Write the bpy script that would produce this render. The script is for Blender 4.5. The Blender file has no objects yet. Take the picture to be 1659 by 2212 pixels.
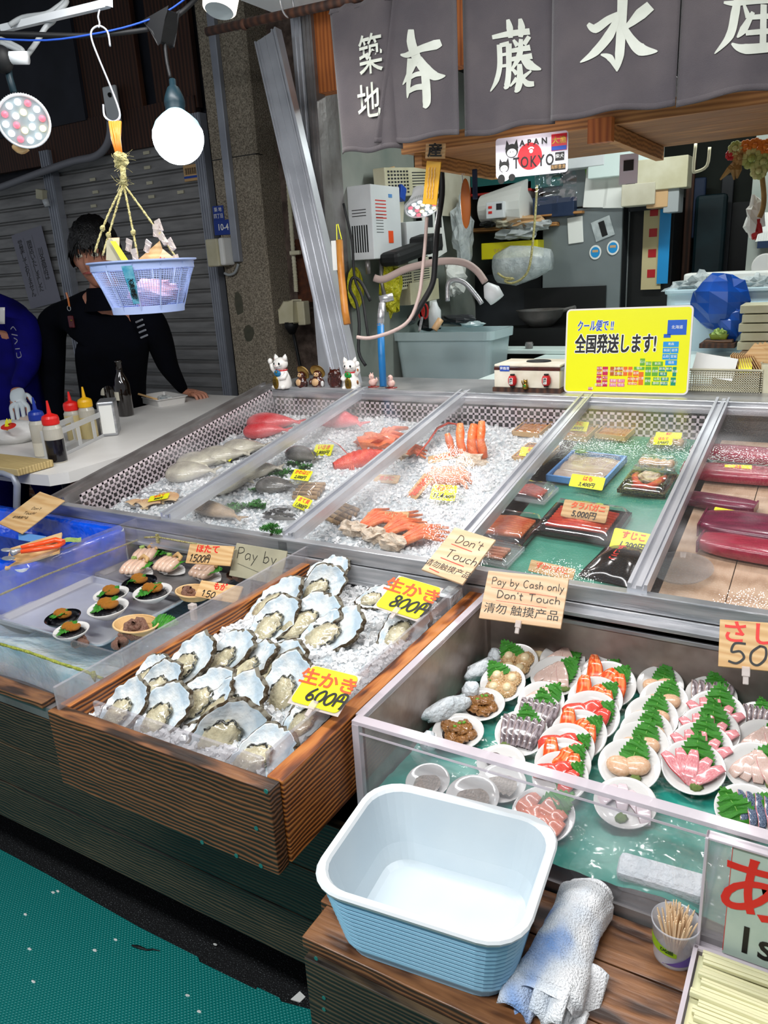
import bpy, bmesh, math, random
from mathutils import Vector, Matrix, noise
from mathutils.geometry import tessellate_polygon
PI=math.pi
C=bpy.context.scene.collection
sc=bpy.context.scene
# ------------------------------------------------------------------ camera model (pixels of the 1659x2212 frame)
FL,CX,CY=1660.,829.5,1106.
CAM=Vector((0,0,1.5))
def nv(*a): return Vector(a).normalized()
_V=nv(1134-CX,6300-CY,FL); _L=nv(-2070-CX,740-CY,FL)
AZ=-_V; AX=-_L; AX=(AX-AZ*AX.dot(AZ)).normalized(); AY=AZ.cross(AX)
def ray(px,py):
    d=Vector((px-CX,py-CY,FL)); return Vector((AX.dot(d),AY.dot(d),AZ.dot(d)))
def P(px,py,x=None,y=None,z=None,d=None):
    r=ray(px,py)
    if d is not None: return CAM+r*(d/FL)
    if x is not None: return CAM+r*((x-CAM.x)/r.x)
    if y is not None: return CAM+r*((y-CAM.y)/r.y)
    return CAM+r*((z-CAM.z)/r.z)
def PP(px,py,pt,n):
    r=ray(px,py); return CAM+r*((pt-CAM).dot(n)/r.dot(n))
cd=bpy.data.cameras.new('camera'); cam=bpy.data.objects.new('camera',cd); C.objects.link(cam); sc.camera=cam
Rw=Matrix((AX,AY,AZ))            # camera-space (x right,y down,z fwd) -> world
rx=Rw@Vector((1,0,0)); ry=Rw@Vector((0,-1,0)); rz=Rw@Vector((0,0,-1))
M4=Matrix((rx,ry,rz)).transposed().to_4x4(); M4.translation=CAM; cam.matrix_world=M4
cd.sensor_fit='VERTICAL'; cd.sensor_height=24; cd.lens=FL/2212*24; cd.clip_start=.02; cd.clip_end=60
# ------------------------------------------------------------------ materials
def lin(h):
    if not isinstance(h,str): return tuple(h)
    h=h.lstrip('#'); o=[]
    for i in (0,2,4):
        v=int(h[i:i+2],16)/255; o.append(v/12.92 if v<=.04045 else ((v+.055)/1.055)**2.4)
    return tuple(o)
MT={}
def _new(name):
    m=bpy.data.materials.new(name); m.use_nodes=True; nt=m.node_tree; b=nt.nodes['Principled BSDF']; MT[name]=m
    return m,nt,b
def N(nt,t,**k):
    n=nt.nodes.new(t)
    for a,v in k.items():
        if a in n.inputs: n.inputs[a].default_value=v
        else: setattr(n,a,v)
    return n
def coords(nt,scale=(1,1,1),kind='Object',rot=(0,0,0)):
    tc=N(nt,'ShaderNodeTexCoord'); mp=N(nt,'ShaderNodeMapping'); mp.inputs['Scale'].default_value=scale; mp.inputs['Rotation'].default_value=rot
    nt.links.new(tc.outputs[kind],mp.inputs[0]); return mp.outputs[0]
def ramp(nt,fac,stops):
    r=N(nt,'ShaderNodeValToRGB'); e=r.color_ramp.elements
    while len(e)<len(stops): e.new(.5)
    for el,(p,c) in zip(e,stops): el.position=p; el.color=(*lin(c),1)
    nt.links.new(fac,r.inputs[0]); return r.outputs[0]
def mat(name,col,rough=.5,metal=0,spec=.5,col2=None,scale=20,lo=.35,hi=.65,bump=0,bscale=60,trans=0,ior=1.45,sss=0,coat=0,vs=(1,1,1),sheen=0,alpha=1,bdist=.01,detail=4):
    m,nt,b=_new(name); L=nt.links
    b.inputs['Base Color'].default_value=(*lin(col),1); b.inputs['Roughness'].default_value=rough; b.inputs['Metallic'].default_value=metal
    b.inputs['Specular IOR Level'].default_value=spec; b.inputs['Transmission Weight'].default_value=trans; b.inputs['IOR'].default_value=ior
    b.inputs['Coat Weight'].default_value=coat; b.inputs['Coat Roughness'].default_value=.08; b.inputs['Sheen Weight'].default_value=sheen; b.inputs['Alpha'].default_value=alpha
    if sss: b.inputs['Subsurface Weight'].default_value=sss; b.inputs['Subsurface Scale'].default_value=.01; b.inputs['Subsurface Radius'].default_value=(1,.6,.4)
    if col2 is not None or bump: co=coords(nt,vs)
    if col2 is not None:
        n=N(nt,'ShaderNodeTexNoise',Scale=scale,Detail=detail); L.new(co,n.inputs['Vector'])
        L.new(ramp(nt,n.outputs['Fac'],[(lo,col),(hi,col2)]),b.inputs['Base Color'])
    if bump:
        n=N(nt,'ShaderNodeTexNoise',Scale=bscale,Detail=3); L.new(co,n.inputs['Vector'])
        bp=N(nt,'ShaderNodeBump',Strength=bump,Distance=bdist); L.new(n.outputs['Fac'],bp.inputs['Height']); L.new(bp.outputs[0],b.inputs['Normal'])
    return m
def wood(name,stops,scale=(1.5,9,9),wscale=4,dist=5,rough=.55,bump=.3,axis='Z',fine=70,seam=None,dscale=.8,lump=.0):
    """long-grained timber: distorted bands stretched along the board; seam=(axis index, pitch) darkens board joints"""
    m,nt,b=_new(name); L=nt.links; co=coords(nt,scale)
    w=N(nt,'ShaderNodeTexWave',Scale=wscale,Distortion=dist,Detail=2.5); w.inputs['Detail Scale'].default_value=dscale; w.bands_direction=axis
    L.new(co,w.inputs['Vector'])
    n=N(nt,'ShaderNodeTexNoise',Scale=fine/10,Detail=6); c3=coords(nt,tuple(q*(1 if q<4 else 3.2) for q in scale)); L.new(c3,n.inputs['Vector'])
    n2=N(nt,'ShaderNodeTexNoise',Scale=1.3,Detail=2); L.new(co,n2.inputs['Vector'])
    mx=N(nt,'ShaderNodeMix'); mx.inputs['Factor'].default_value=.45; L.new(w.outputs['Fac'],mx.inputs[2]); L.new(n.outputs['Fac'],mx.inputs[3])
    mx2=N(nt,'ShaderNodeMix'); mx2.inputs['Factor'].default_value=.30; L.new(mx.outputs[0],mx2.inputs[2]); L.new(n2.outputs['Fac'],mx2.inputs[3])
    fac=mx2.outputs[0]
    L.new(ramp(nt,fac,stops),b.inputs['Base Color'])
    bp=N(nt,'ShaderNodeBump',Strength=bump,Distance=.004); L.new(fac,bp.inputs['Height']); L.new(bp.outputs[0],b.inputs['Normal'])
    b.inputs['Roughness'].default_value=rough
    return m
def emit(name,col,s):
    m,nt,b=_new(name); b.inputs['Base Color'].default_value=(*lin(col),1); b.inputs['Emission Color'].default_value=(*lin(col),1); b.inputs['Emission Strength'].default_value=s; return m
def pane(name,tint=(1,1,1),gl=.0,haze=0,hcol='#ffffff',rough=.02,fog=0,fscale=3,drops=0):
    """thin clear sheet: transparent + fresnel gloss + optional haze, fog patches and water drops (alike for every ray)"""
    m,nt,b=_new(name); L=nt.links; nt.nodes.remove(b); out=nt.nodes['Material Output']
    tr=N(nt,'ShaderNodeBsdfTransparent'); tr.inputs[0].default_value=(*tint,1); g=N(nt,'ShaderNodeBsdfGlossy'); g.inputs['Roughness'].default_value=rough
    lw=N(nt,'ShaderNodeFresnel'); lw.inputs['IOR'].default_value=1.45
    ad=N(nt,'ShaderNodeMath',operation='ADD'); ad.inputs[1].default_value=gl; ad.use_clamp=True
    ge=N(nt,'ShaderNodeNewGeometry'); iv=N(nt,'ShaderNodeMath',operation='SUBTRACT'); iv.inputs[0].default_value=1; L.new(ge.outputs['Backfacing'],iv.inputs[1]); ml=N(nt,'ShaderNodeMath',operation='MULTIPLY'); L.new(lw.outputs[0],ml.inputs[0]); L.new(iv.outputs[0],ml.inputs[1]); L.new(ml.outputs[0],ad.inputs[0])
    mx=N(nt,'ShaderNodeMixShader'); L.new(ad.outputs[0],mx.inputs[0]); L.new(tr.outputs[0],mx.inputs[1]); L.new(g.outputs[0],mx.inputs[2]); cur=mx.outputs[0]
    if haze or fog:
        df=N(nt,'ShaderNodeBsdfDiffuse'); df.inputs[0].default_value=(*lin(hcol),1)
        m2=N(nt,'ShaderNodeMixShader')
        if fog:
            n=N(nt,'ShaderNodeTexNoise',Scale=fscale,Detail=3); co=coords(nt); L.new(co,n.inputs['Vector'])
            mr=N(nt,'ShaderNodeMapRange'); mr.inputs[1].default_value=.48; mr.inputs[2].default_value=.72; mr.inputs[3].default_value=haze; mr.inputs[4].default_value=haze+fog
            L.new(n.outputs['Fac'],mr.inputs[0]); L.new(mr.outputs[0],m2.inputs[0])
        else: m2.inputs[0].default_value=haze
        L.new(cur,m2.inputs[1]); L.new(df.outputs[0],m2.inputs[2]); cur=m2.outputs[0]
    if drops:
        n=N(nt,'ShaderNodeTexVoronoi',Scale=220); co=coords(nt); L.new(co,n.inputs['Vector'])
        bp=N(nt,'ShaderNodeBump',Strength=drops,Distance=.002); L.new(n.outputs['Distance'],bp.inputs['Height']); L.new(bp.outputs[0],g.inputs['Normal'])
    L.new(cur,out.inputs[0]); return m
# ------------------------------------------------------------------ objects
def thing(name,label,cat,loc=(0,0,0),rot=(0,0,0),group=None):
    o=bpy.data.objects.new(name,None); C.objects.link(o); o.empty_display_size=.05
    o.location=loc; o.rotation_euler=rot if not isinstance(rot,(int,float)) else (0,0,rot); o['label']=label; o['category']=cat
    if group: o['group']=group
    return o
def tag(o,label,cat,group=None,kind=None):
    if label: o['label']=label
    if cat: o['category']=cat
    if group: o['group']=group
    if kind: o['kind']=kind
    return o
def wm(o):
    m=o.matrix_basis.copy()
    while o.parent: o=o.parent; m=o.matrix_basis@m
    return m
def frame(o,x,z):
    """orthonormal 4x4 at o with x axis x and z axis close to z"""
    x=Vector(x).normalized(); z=Vector(z); y=z.cross(x).normalized(); z=x.cross(y)
    m=Matrix((x,y,z)).transposed().to_4x4(); m.translation=o; return m
class MB:
    def __init__(s,T=None): s.v=[];s.f=[];s.m=[];s.T=T
    def add(s,vs,fs,m=0,T=None):
        k=len(s.v); T2=T if T is not None else s.T
        for p in vs: s.v.append((T2@Vector(p)) if T2 is not None else Vector(p))
        for f in fs: s.f.append([i+k for i in f]); s.m.append(m)
        return s
    def box(s,a,b,m=0,T=None):
        x0,y0,z0=a;x1,y1,z1=b
        return s.add([(x0,y0,z0),(x1,y0,z0),(x1,y1,z0),(x0,y1,z0),(x0,y0,z1),(x1,y0,z1),(x1,y1,z1),(x0,y1,z1)],[(0,3,2,1),(4,5,6,7),(0,1,5,4),(1,2,6,5),(2,3,7,6),(3,0,4,7)],m,T)
    def cb(s,c,d,m=0,T=None): return s.box([c[i]-d[i]/2 for i in range(3)],[c[i]+d[i]/2 for i in range(3)],m,T)
    def prism(s,pts,z0,z1,m=0,T=None):
        n=len(pts); vs=[(p[0],p[1],z0) for p in pts]+[(p[0],p[1],z1) for p in pts]
        tr=tessellate_polygon([[Vector((p[0],p[1],0)) for p in pts]])
        fs=[tuple(t) for t in tr]+[tuple(i+n for i in reversed(t)) for t in tr]+[(i,(i+1)%n,(i+1)%n+n,i+n) for i in range(n)]
        return s.add(vs,fs,m,T)
    def tube(s,pts,r,n=8,m=0,T=None,closed=False,cap=True):
        pts=[Vector(p) for p in pts]; K=len(pts); R=r if isinstance(r,(list,tuple)) else [r]*K
        vs=[];fs=[];up=None
        for i,p in enumerate(pts):
            a=pts[i-1] if (i>0 or closed) else p; b=pts[(i+1)%K] if (i<K-1 or closed) else p
            t=(b-a).normalized() if (b-a).length>1e-9 else Vector((0,0,1))
            if up is None: up=t.orthogonal().normalized()
            up=(up-t*up.dot(t)); up=up.normalized() if up.length>1e-6 else t.orthogonal().normalized()
            w=t.cross(up)
            for j in range(n):
                q=2*PI*j/n; vs.append(p+(up*math.cos(q)+w*math.sin(q))*R[i])
        for i in range(K if closed else K-1):
            i2=(i+1)%K
            for j in range(n): fs.append((i*n+j,i*n+(j+1)%n,i2*n+(j+1)%n,i2*n+j))
        if cap and not closed: fs.append(tuple(reversed(range(n)))); fs.append(tuple((K-1)*n+j for j in range(n)))
        return s.add(vs,fs,m,T)
    def lathe(s,prof,n=24,m=0,T=None,sx=1,sy=1,ms=None):
        vs=[];fs=[];mm=[]
        for r,z in prof:
            for j in range(n): q=2*PI*j/n; vs.append((r*math.cos(q)*sx,r*math.sin(q)*sy,z))
        k=len(s.m)
        for i in range(len(prof)-1):
            for j in range(n): fs.append((i*n+j,i*n+(j+1)%n,(i+1)*n+(j+1)%n,(i+1)*n+j)); mm.append(ms[i] if ms else m)
        s.add(vs,fs,m,T); s.m[k:]=mm
        return s
    def ball(s,c,r,nu=12,nw=8,m=0,T=None,amp=0,fr=6,seed=0,flat=None):
        rr=r if isinstance(r,(tuple,list)) else (r,r,r); c=Vector(c); vs=[];fs=[]
        def pt(th,ph):
            d=Vector((math.sin(th)*math.cos(ph),math.sin(th)*math.sin(ph),math.cos(th)))
            k=1+(amp*noise.noise(d*fr*.3+Vector((seed,seed*.7,0))) if amp else 0)
            q=Vector((d.x*rr[0],d.y*rr[1],d.z*rr[2]))*k
            if flat is not None and q.z<flat: q.z=flat
            return c+q
        vs.append(pt(0,0))
        for i in range(1,nw):
            for j in range(nu): vs.append(pt(PI*i/nw,2*PI*j/nu))
        vs.append(pt(PI,0)); L=len(vs)-1
        for j in range(nu): fs.append((0,1+j,1+(j+1)%nu)); fs.append((L,L-nu+(j+1)%nu,L-nu+j))
        for i in range(nw-2):
            for j in range(nu): a=1+i*nu; fs.append((a+j,a+nu+j,a+nu+(j+1)%nu,a+(j+1)%nu))
        return s.add(vs,fs,m,T)
    def grid(s,fn,nu,nw,m=0,T=None,mf=None,wrap=False):
        vs=[fn(i/nu,j/nw) for i in range(nu+(0 if wrap else 1)) for j in range(nw+1)]; k=len(s.m); fs=[];mm=[]
        for i in range(nu):
            i2=(i+1)%nu if wrap else i+1
            for j in range(nw): fs.append((i*(nw+1)+j,i2*(nw+1)+j,i2*(nw+1)+j+1,i*(nw+1)+j+1)); mm.append(mf((i+.5)/nu,(j+.5)/nw) if mf else m)
        s.add(vs,fs,m,T); s.m[k:]=mm; return s
    def build(s,name,mats,parent=None,loc=None,smooth=False,bevel=0,label=None,local=False,sol=0,seg=2,sub=0):
        """verts are in world space unless local=True"""
        if not isinstance(mats,(list,tuple)): mats=[mats]
        me=bpy.data.meshes.new(name)
        if local: vs=[tuple(v) for v in s.v]
        elif parent is not None: inv=wm(parent).inverted(); vs=[tuple(inv@v) for v in s.v]
        else:
            if loc is None:
                xs=[v.x for v in s.v];ys=[v.y for v in s.v];zs=[v.z for v in s.v]; loc=((min(xs)+max(xs))/2,(min(ys)+max(ys))/2,min(zs))
            l=Vector(loc); vs=[tuple(v-l) for v in s.v]
        me.from_pydata(vs,[],s.f); 
        for m in mats: me.materials.append(MT[m] if isinstance(m,str) else m)
        if len(mats)>1: me.polygons.foreach_set('material_index',s.m)
        if smooth: me.polygons.foreach_set('use_smooth',[True]*len(me.polygons))
        me.update(); me.validate()
        o=bpy.data.objects.new(name,me); C.objects.link(o)
        if parent is not None: o.parent=parent
        elif loc is not None: o.location=loc
        if sol: md=o.modifiers.new('sol','SOLIDIFY'); md.thickness=sol; md.offset=0
        if bevel: md=o.modifiers.new('bev','BEVEL'); md.width=bevel; md.segments=seg; md.limit_method='ANGLE'; md.angle_limit=.7; md.harden_normals=False
        if sub: md=o.modifiers.new('sub','SUBSURF'); md.levels=sub; md.render_levels=sub
        if label: o['label']=label
        return o
def dup(root,loc=None,rot=None,label=None,group=None,scale=None):
    r=root.copy(); C.objects.link(r)
    if loc is not None: r.location=loc
    if rot is not None: r.rotation_euler=rot
    if scale is not None: r.scale=(scale,)*3 if isinstance(scale,(int,float)) else scale
    if label: r['label']=label
    if group: r['group']=group
    for ch in root.children:
        c=ch.copy(); C.objects.link(c); c.parent=r
        for g in ch.children: d=g.copy(); C.objects.link(d); d.parent=c
    return r
def txt(s,o,U,V,size,m,parent=None,bold=0,name='lettering',shear=0,sx=1,align='CENTER',ext=.0003,sp=1,vert=False,label=None):
    """flat lettering on a surface: o centre, U right, V up (world)"""
    cu=bpy.data.curves.new(name,'FONT'); cu.body=('\n'.join(s) if vert else s); cu.size=size; cu.align_x=align; cu.align_y='CENTER'; cu.offset=bold; cu.extrude=ext; cu.shear=shear; cu.resolution_u=3; cu.space_character=sp
    if vert: cu.space_line=.8
    oc=bpy.data.objects.new('tmp',cu); me=bpy.data.meshes.new_from_object(oc); bpy.data.objects.remove(oc); bpy.data.curves.remove(cu)
    me.materials.clear(); me.materials.append(MT[m]); ob=bpy.data.objects.new(name,me); C.objects.link(ob)
    U=Vector(U).normalized();V=Vector(V); Nn=U.cross(V).normalized(); V=Nn.cross(U)
    M=Matrix((U*sx,V,Nn)).transposed().to_4x4(); M.translation=Vector(o)
    if parent is not None: ob.parent=parent; M=wm(parent).inverted()@M
    ob.matrix_basis=M
    if label: ob['label']=label
    return ob
def stroke(pts,w,n=6):
    """2D brush stroke: Catmull-Rom through pts [(x,y)], widths w (list) -> polygon strips [(quad)]"""
    K=len(pts); out=[]
    if not isinstance(w,(list,tuple)): w=[w]*K
    def cr(a,b,c,d,t): return .5*((2*b)+(-a+c)*t+(2*a-5*b+4*c-d)*t*t+(-a+3*b-3*c+d)*t**3)
    S=[]
    for i in range(K-1):
        p=[pts[max(i-1,0)],pts[i],pts[i+1],pts[min(i+2,K-1)]]
        for k in range(n+(1 if i==K-2 else 0)):
            t=k/n; S.append((cr(*[q[0] for q in p],t),cr(*[q[1] for q in p],t),w[i]*(1-t)+w[i+1]*t))
    Lp=[];Rp=[]
    for i,(x,y,ww) in enumerate(S):
        x0,y0,_=S[max(i-1,0)];x1,y1,_=S[min(i+1,len(S)-1)]; dx,dy=x1-x0,y1-y0; l=math.hypot(dx,dy) or 1
        Lp.append((x-dy/l*ww/2,y+dx/l*ww/2)); Rp.append((x+dy/l*ww/2,y-dx/l*ww/2))
    return [(Lp[i],Lp[i+1],Rp[i+1],Rp[i]) for i in range(len(S)-1)]
def pen(strokes,o,U,V,m,parent,name='lettering',h=.0006,label=None):
    """handwritten strokes [(pts,width)] in (u,v) metres on a surface"""
    U=Vector(U).normalized();V=Vector(V); Nn=U.cross(V).normalized(); V=Nn.cross(U)
    b=MB()
    for k,(pts,w) in enumerate(strokes):
        for q in stroke(pts,w): b.add([Vector(o)+U*x+V*y+Nn*(h+k*.00002) for x,y in q],[(0,1,2,3)])
    return b.build(name,m,parent,label=label)
R=random.Random(7)
def J(a): return R.uniform(-a,a)
def rect(px4,pt,n):
    """planar rectangle in the world from 4 frame pixels (TL,TR,BR,BL) on plane (pt,n): returns centre,U,V,w,h"""
    q=[PP(a,b,Vector(pt),Vector(n)) for a,b in px4]; c=sum(q,Vector())/4
    U=((q[1]-q[0])+(q[2]-q[3]))/2; V=((q[0]-q[3])+(q[1]-q[2]))/2; w=U.length;h=V.length; U.normalize(); V=(V-U*V.dot(U)).normalized()
    return c,U,V,w,h
def camn(tilt,yaw=0):
    """normal of a board leaning back by tilt degrees from vertical, turned by yaw"""
    t=math.radians(tilt);a=math.radians(yaw); return Vector((math.sin(a)*math.cos(t),-math.cos(a)*math.cos(t),math.sin(t)))
def board(name,label,cat,px4,pt,n,m,th=.004,group=None,bevel=.001,parts=True,pname='board',round_=0):
    c,U,V,w,h=rect(px4,pt,n); Nn=U.cross(V)
    if Nn.dot(CAM-c)<0: Nn=-Nn
    t=thing(name,label,cat,c-V*h/2,group=group)
    b=MB(frame(c,U,Nn))
    if round_:
        pts=[]
        for sx_,sy_,a0 in ((1,1,0),(-1,1,90),(-1,-1,180),(1,-1,270)):
            for k in range(5): a=math.radians(a0+k*22.5); pts.append((sx_*(w/2-round_)+round_*math.cos(a),sy_*(h/2-round_)+round_*math.sin(a)))
        b.prism(pts,-th,0)
    else: b.box((-w/2,-h/2,-th),(w/2,h/2,0))
    b.build(pname,m,t,bevel=bevel)
    return t,c,U,V,w,h,Nn
def blight(name,loc,target,W,size=.06,col=(1,1,1),spot=None,blend=.5,typ='AREA'):
    if spot: l=bpy.data.lights.new(name,'SPOT'); l.spot_size=math.radians(spot); l.spot_blend=blend; l.shadow_soft_size=size
    elif typ=='POINT': l=bpy.data.lights.new(name,'POINT'); l.shadow_soft_size=size
    else: l=bpy.data.lights.new(name,'AREA'); l.shape='DISK'; l.size=size
    l.energy=W; l.color=col; o=bpy.data.objects.new(name,l); C.objects.link(o); o.location=loc
    d=Vector(target)-Vector(loc); o.rotation_euler=d.to_track_quat('-Z','Y').to_euler(); return o
# ================================================================== materials used everywhere
mat('steel','#c9c8ca',.3,.6,col2='#9a9da1',scale=6,bump=.08,bscale=30,vs=(1,1,12))
mat('steel_worn','#9a9796',.38,.55,col2='#7c7674',scale=9,bump=.15,bscale=40)
mat('alu','#cfd1d6',.34,.55,col2='#b6b8be',scale=5)
mat('alu_painted','#a9adb6',.42,.35,col2='#8e929c',scale=4)
mat('black','#08090a',.5); mat('black_rubber','#0c0d0f',.6); mat('black_gloss','#08090c',.15,coat=.5)
mat('white_plastic','#e4e7e8',.35,col2='#d3d7da',scale=4); mat('ivory_plastic','#d2cdb4',.4,col2='#bfb898',scale=8)
mat('grey_plastic','#9fa3a4',.4); mat('dark_grey','#2b2e33',.5,col2='#1d2024',scale=6)
mat('paper','#e9e9e4',.8); mat('paper_old','#cfc9b6',.85,col2='#b9b29c',scale=7)
mat('red_ink','#d8261c',.5); mat('black_ink','#15130f',.5); mat('blue_ink','#1446a8',.5); mat('white_ink','#f2f2ee',.6)
mat('tag_yellow','#f6f416',.45,col2='#f0ee10',scale=10,spec=.4); b_=MT['tag_yellow'].node_tree.nodes['Principled BSDF']
mat('clear_sleeve','#f4f6e8',.2,alpha=.35)
mat('orange_ink','#f0521c',.5)
wood('tag_wood',[(.2,'#c1935d'),(.5,'#cfa873'),(.8,'#dab887')],(3,14,14),2,9,bump=.06,rough=.6)
wood('pale_wood',[(.2,'#c7a27a'),(.5,'#d3b08a'),(.8,'#ddbf9c')],(3,14,14),2,9,bump=.08,rough=.55)
wood('burnt_wood',[(.22,'#120b08'),(.38,'#34200f'),(.50,'#573720'),(.62,'#74492a'),(.85,'#95663c')],(2.6,10,10),4.4,7,bump=.5,rough=.42,dscale=.7)
wood('burnt_wood_shaded',[(.2,'#080605'),(.36,'#1b150f'),(.50,'#33291d'),(.65,'#4d3e2b'),(.85,'#6b583f')],(2.4,10,10),4.4,7,bump=.5,rough=.5,dscale=.7)  # shade on the front faces is put into these darker cedar tones
wood('burnt_wood_y_lit',[(.2,'#241006'),(.35,'#5a2c10'),(.47,'#8c4a1c'),(.60,'#b26a2e'),(.85,'#cf8b48')],(10,2.4,10),4.0,7,bump=.5,rough=.4,dscale=.7)  # grain along Y; lamp light on the sides is put into these brighter tones
wood('shelf_wood',[(.15,'#6d4424'),(.45,'#a8733f'),(.7,'#c08a4e'),(.9,'#cf9c60')],(1.6,9,9),3,5,bump=.15,rough=.6)
wood('orange_wood',[(.2,'#8a4317'),(.5,'#b5652a'),(.85,'#cb7a38')],(6,6,1.3),3,4,axis='X',bump=.1)
wood('dark_board',[(.2,'#1d100b'),(.5,'#3c2217'),(.85,'#5c3722')],(5,5,.8),2.5,5,axis='X',bump=.2,rough=.7)
wood('oak_top',[(.2,'#8f7a4c'),(.5,'#b8a06a'),(.85,'#cbb681')],(3,10,10),3,5,axis='Y',bump=.1)
mat('asphalt','#06070a',.75,col2='#6a6f72',scale=330,lo=.62,hi=.72,bump=.5,bscale=300,detail=1)
mat('concrete','#645b4e',.85,col2='#b0a591',scale=170,lo=.35,hi=.68,bump=.6,bscale=140,detail=8)
mat('concrete_dark','#4a3d36',.85,col2='#75645a',scale=22,bump=.5,bscale=120,detail=8)
mat('shutter','#5a5c62',.5,.3,col2='#474950',scale=3,lo=.3,hi=.8)
mat('shutter_low','#7b7a78',.5,.3,col2='#6b6865',scale=3,lo=.3,hi=.8)
mat('rust','#5f3219',.85,col2='#3d2114',scale=30)
mat('wall_white','#9c9f98',.6,col2='#7b867f',scale=3); mat('wall_panel','#2e303a',.7,col2='#22242c',scale=4)
mat('ceiling_dark','#14161b',.8); mat('canvas','#dfe6ea',.7)
mat('teal_mat','#04706c',.5,col2='#03625f',scale=3,spec=.4)
mat('ice','#a3adb3',.12,spec=.8,col2='#eef2f3',scale=60,lo=.3,hi=.7,bump=.8,bscale=130,bdist=.012,trans=0,coat=.6)
mat('ice_chip','#ffffff',.08,trans=.30,ior=1.31,spec=.8)
mat('ice_blue','#b9dcea',.1,col2='#e4f1f5',scale=16,lo=.3,hi=.75,bump=.9,bscale=28,bdist=.02,trans=.1,ior=1.31,coat=.4)
mat('frost','#e9eef0',.5,col2='#d3dce0',scale=30,bump=.6,bscale=90)
mat('plate_white','#d3d0cc',.12,coat=.5,spec=.6); mat('dish_rim','#f4f2ee',.12)
mat('leaf','#2b6e1a',.38,col2='#3c8a24',scale=60,bump=.3,bscale=120,spec=.4,sss=0)
mat('leaf_dark','#1d5413',.4,col2='#2f7a1c',scale=60,bump=.3,bscale=120)
mat('leaf_vein','#7fb04e',.5)
mat('wasabi','#a9c070',.6,col2='#8fab52',scale=90,bump=.8,bscale=160)
mat('navy','#04060f',.9,spec=.12,col2='#03040a',scale=14); mat('royal','#0e0b6a',.85,spec=.15,col2='#0a084f',scale=10)
mat('skin','#b8806a',.5,col2='#a87058',scale=20,spec=.4); mat('hair','#060506',.45,bump=.6,bscale=220,vs=(1,1,.3))
mat('rope','#c9c08a',.85,col2='#a89c62',scale=120,bump=.8,bscale=240); mat('rope_green','#b3b64e',.8,col2='#8f9a3a',scale=120,bump=.8,bscale=240)
pane('glass',(.97,.98,.98),gl=.02,rough=.015)
pane('case_glass',(.95,.955,.96),gl=.06,rough=.018,haze=.015,fog=.22,fscale=3.2,drops=.25,hcol='#e8e6e8')
pane('acrylic',(.93,.93,.94),gl=.05,rough=.08,haze=.22,hcol='#cfc9cc',fog=.1,fscale=9)
pane('acrylic_clear',(.95,.95,.96),gl=.05,rough=.05,haze=.09,hcol='#d5d0d2',fog=.06,fscale=9)
pane('film',(.95,.95,.95),gl=.12,rough=.08)
pane('smoke_plastic',(.8,.82,.84),gl=.08,rough=.1,haze=.2,hcol='#c8ccd0')
mat('acrylic_edge','#d9ced4',.15,alpha=.75,coat=.5)

for k_ in ('ice_blue',):
    q_=MT[k_].node_tree.nodes['Principled BSDF']; q_.inputs['Subsurface Weight'].default_value=1; q_.inputs['Subsurface Scale'].default_value=.09; q_.inputs['Subsurface Radius'].default_value=(.6,.85,1)
# ================================================================== SETTING
def st(b,name,m,**k): o=b.build(name,m,**k); o['kind']='structure'; return o
st(MB().add([(-7,-2,0),(3,-2,0),(3,7,0),(-7,7,0)],[(0,1,2,3)]),'floor','asphalt',loc=(0,0,0))
# green mat with a regular dimple pattern
m,nt,b_=_new('mat_green'); L_=nt.links; co=coords(nt,(1,1,1),rot=(0,0,.785))
w1=N(nt,'ShaderNodeTexWave',Scale=46); w2=N(nt,'ShaderNodeTexWave',Scale=46); w2.bands_direction='Y'; L_.new(co,w1.inputs[0]); L_.new(co,w2.inputs[0])
mu=N(nt,'ShaderNodeMath',operation='MULTIPLY'); L_.new(w1.outputs['Fac'],mu.inputs[0]); L_.new(w2.outputs['Fac'],mu.inputs[1])
L_.new(ramp(nt,mu.outputs[0],[(.0,'#057a76'),(.5,'#068680'),(1,'#0c9a93')]),b_.inputs['Base Color']); b_.inputs['Roughness'].default_value=.45
bp=N(nt,'ShaderNodeBump',Strength=.7,Distance=.003); L_.new(mu.outputs[0],bp.inputs['Height']); L_.new(bp.outputs[0],b_.inputs['Normal'])
edge=[(0,1835),(100,1888),(210,1952),(300,2003),(428,2068),(431,2078),(553,2138),(556,2133),(604,2156),(607,2164),(681,2184),(760,2232)]
ep=[P(a,b,z=.006) for a,b in edge]
b=MB(); b.prism([(-6,-1.6),(.9,-1.6),(.9,.93)]+[(p.x,p.y) for p in reversed(ep)]+[(-6,.96)],0.001,.007)
tag(b.build('floor_mat','mat_green',loc=(-1.5,0,0)),'teal green dimpled rubber mat laid on the ground before the stall','mat')
MT['teal_edge']=mat('teal_edge_','#1a8f92',.35)
for k,(px,py,kind) in enumerate([(115,1928,0),(125,1925,0),(205,2053,0),(64,2050,0),(250,2030,0),(72,2120,0),(430,2185,0),(55,1975,1),(405,2150,1),(465,2040,2)]):
    w=P(px,py,z=.0075)
    b=MB(); b.ball(w,(.006,.003,.0015),8,5,amp=.5,seed=k)
    nm=['rice-like white scrap','tiny white flake','white grain'][kind]
    tag(b.build('scrap','paper'),['pale sliver on the green mat by the far edge','short pale sliver beside another on the green mat','thin curled thread near the dark twig on the mat','pale speck at the mat border on the far left','small pale flake above the dark twig on the mat','rounded pale scrap near the lower left of the mat','white scrap low on the green mat','little pale crumb left of the slivers on the mat','tiny crumb below the dark twig on the mat','white grain on the black ground beyond the mat'][k],'scrap',group=None)
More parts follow.
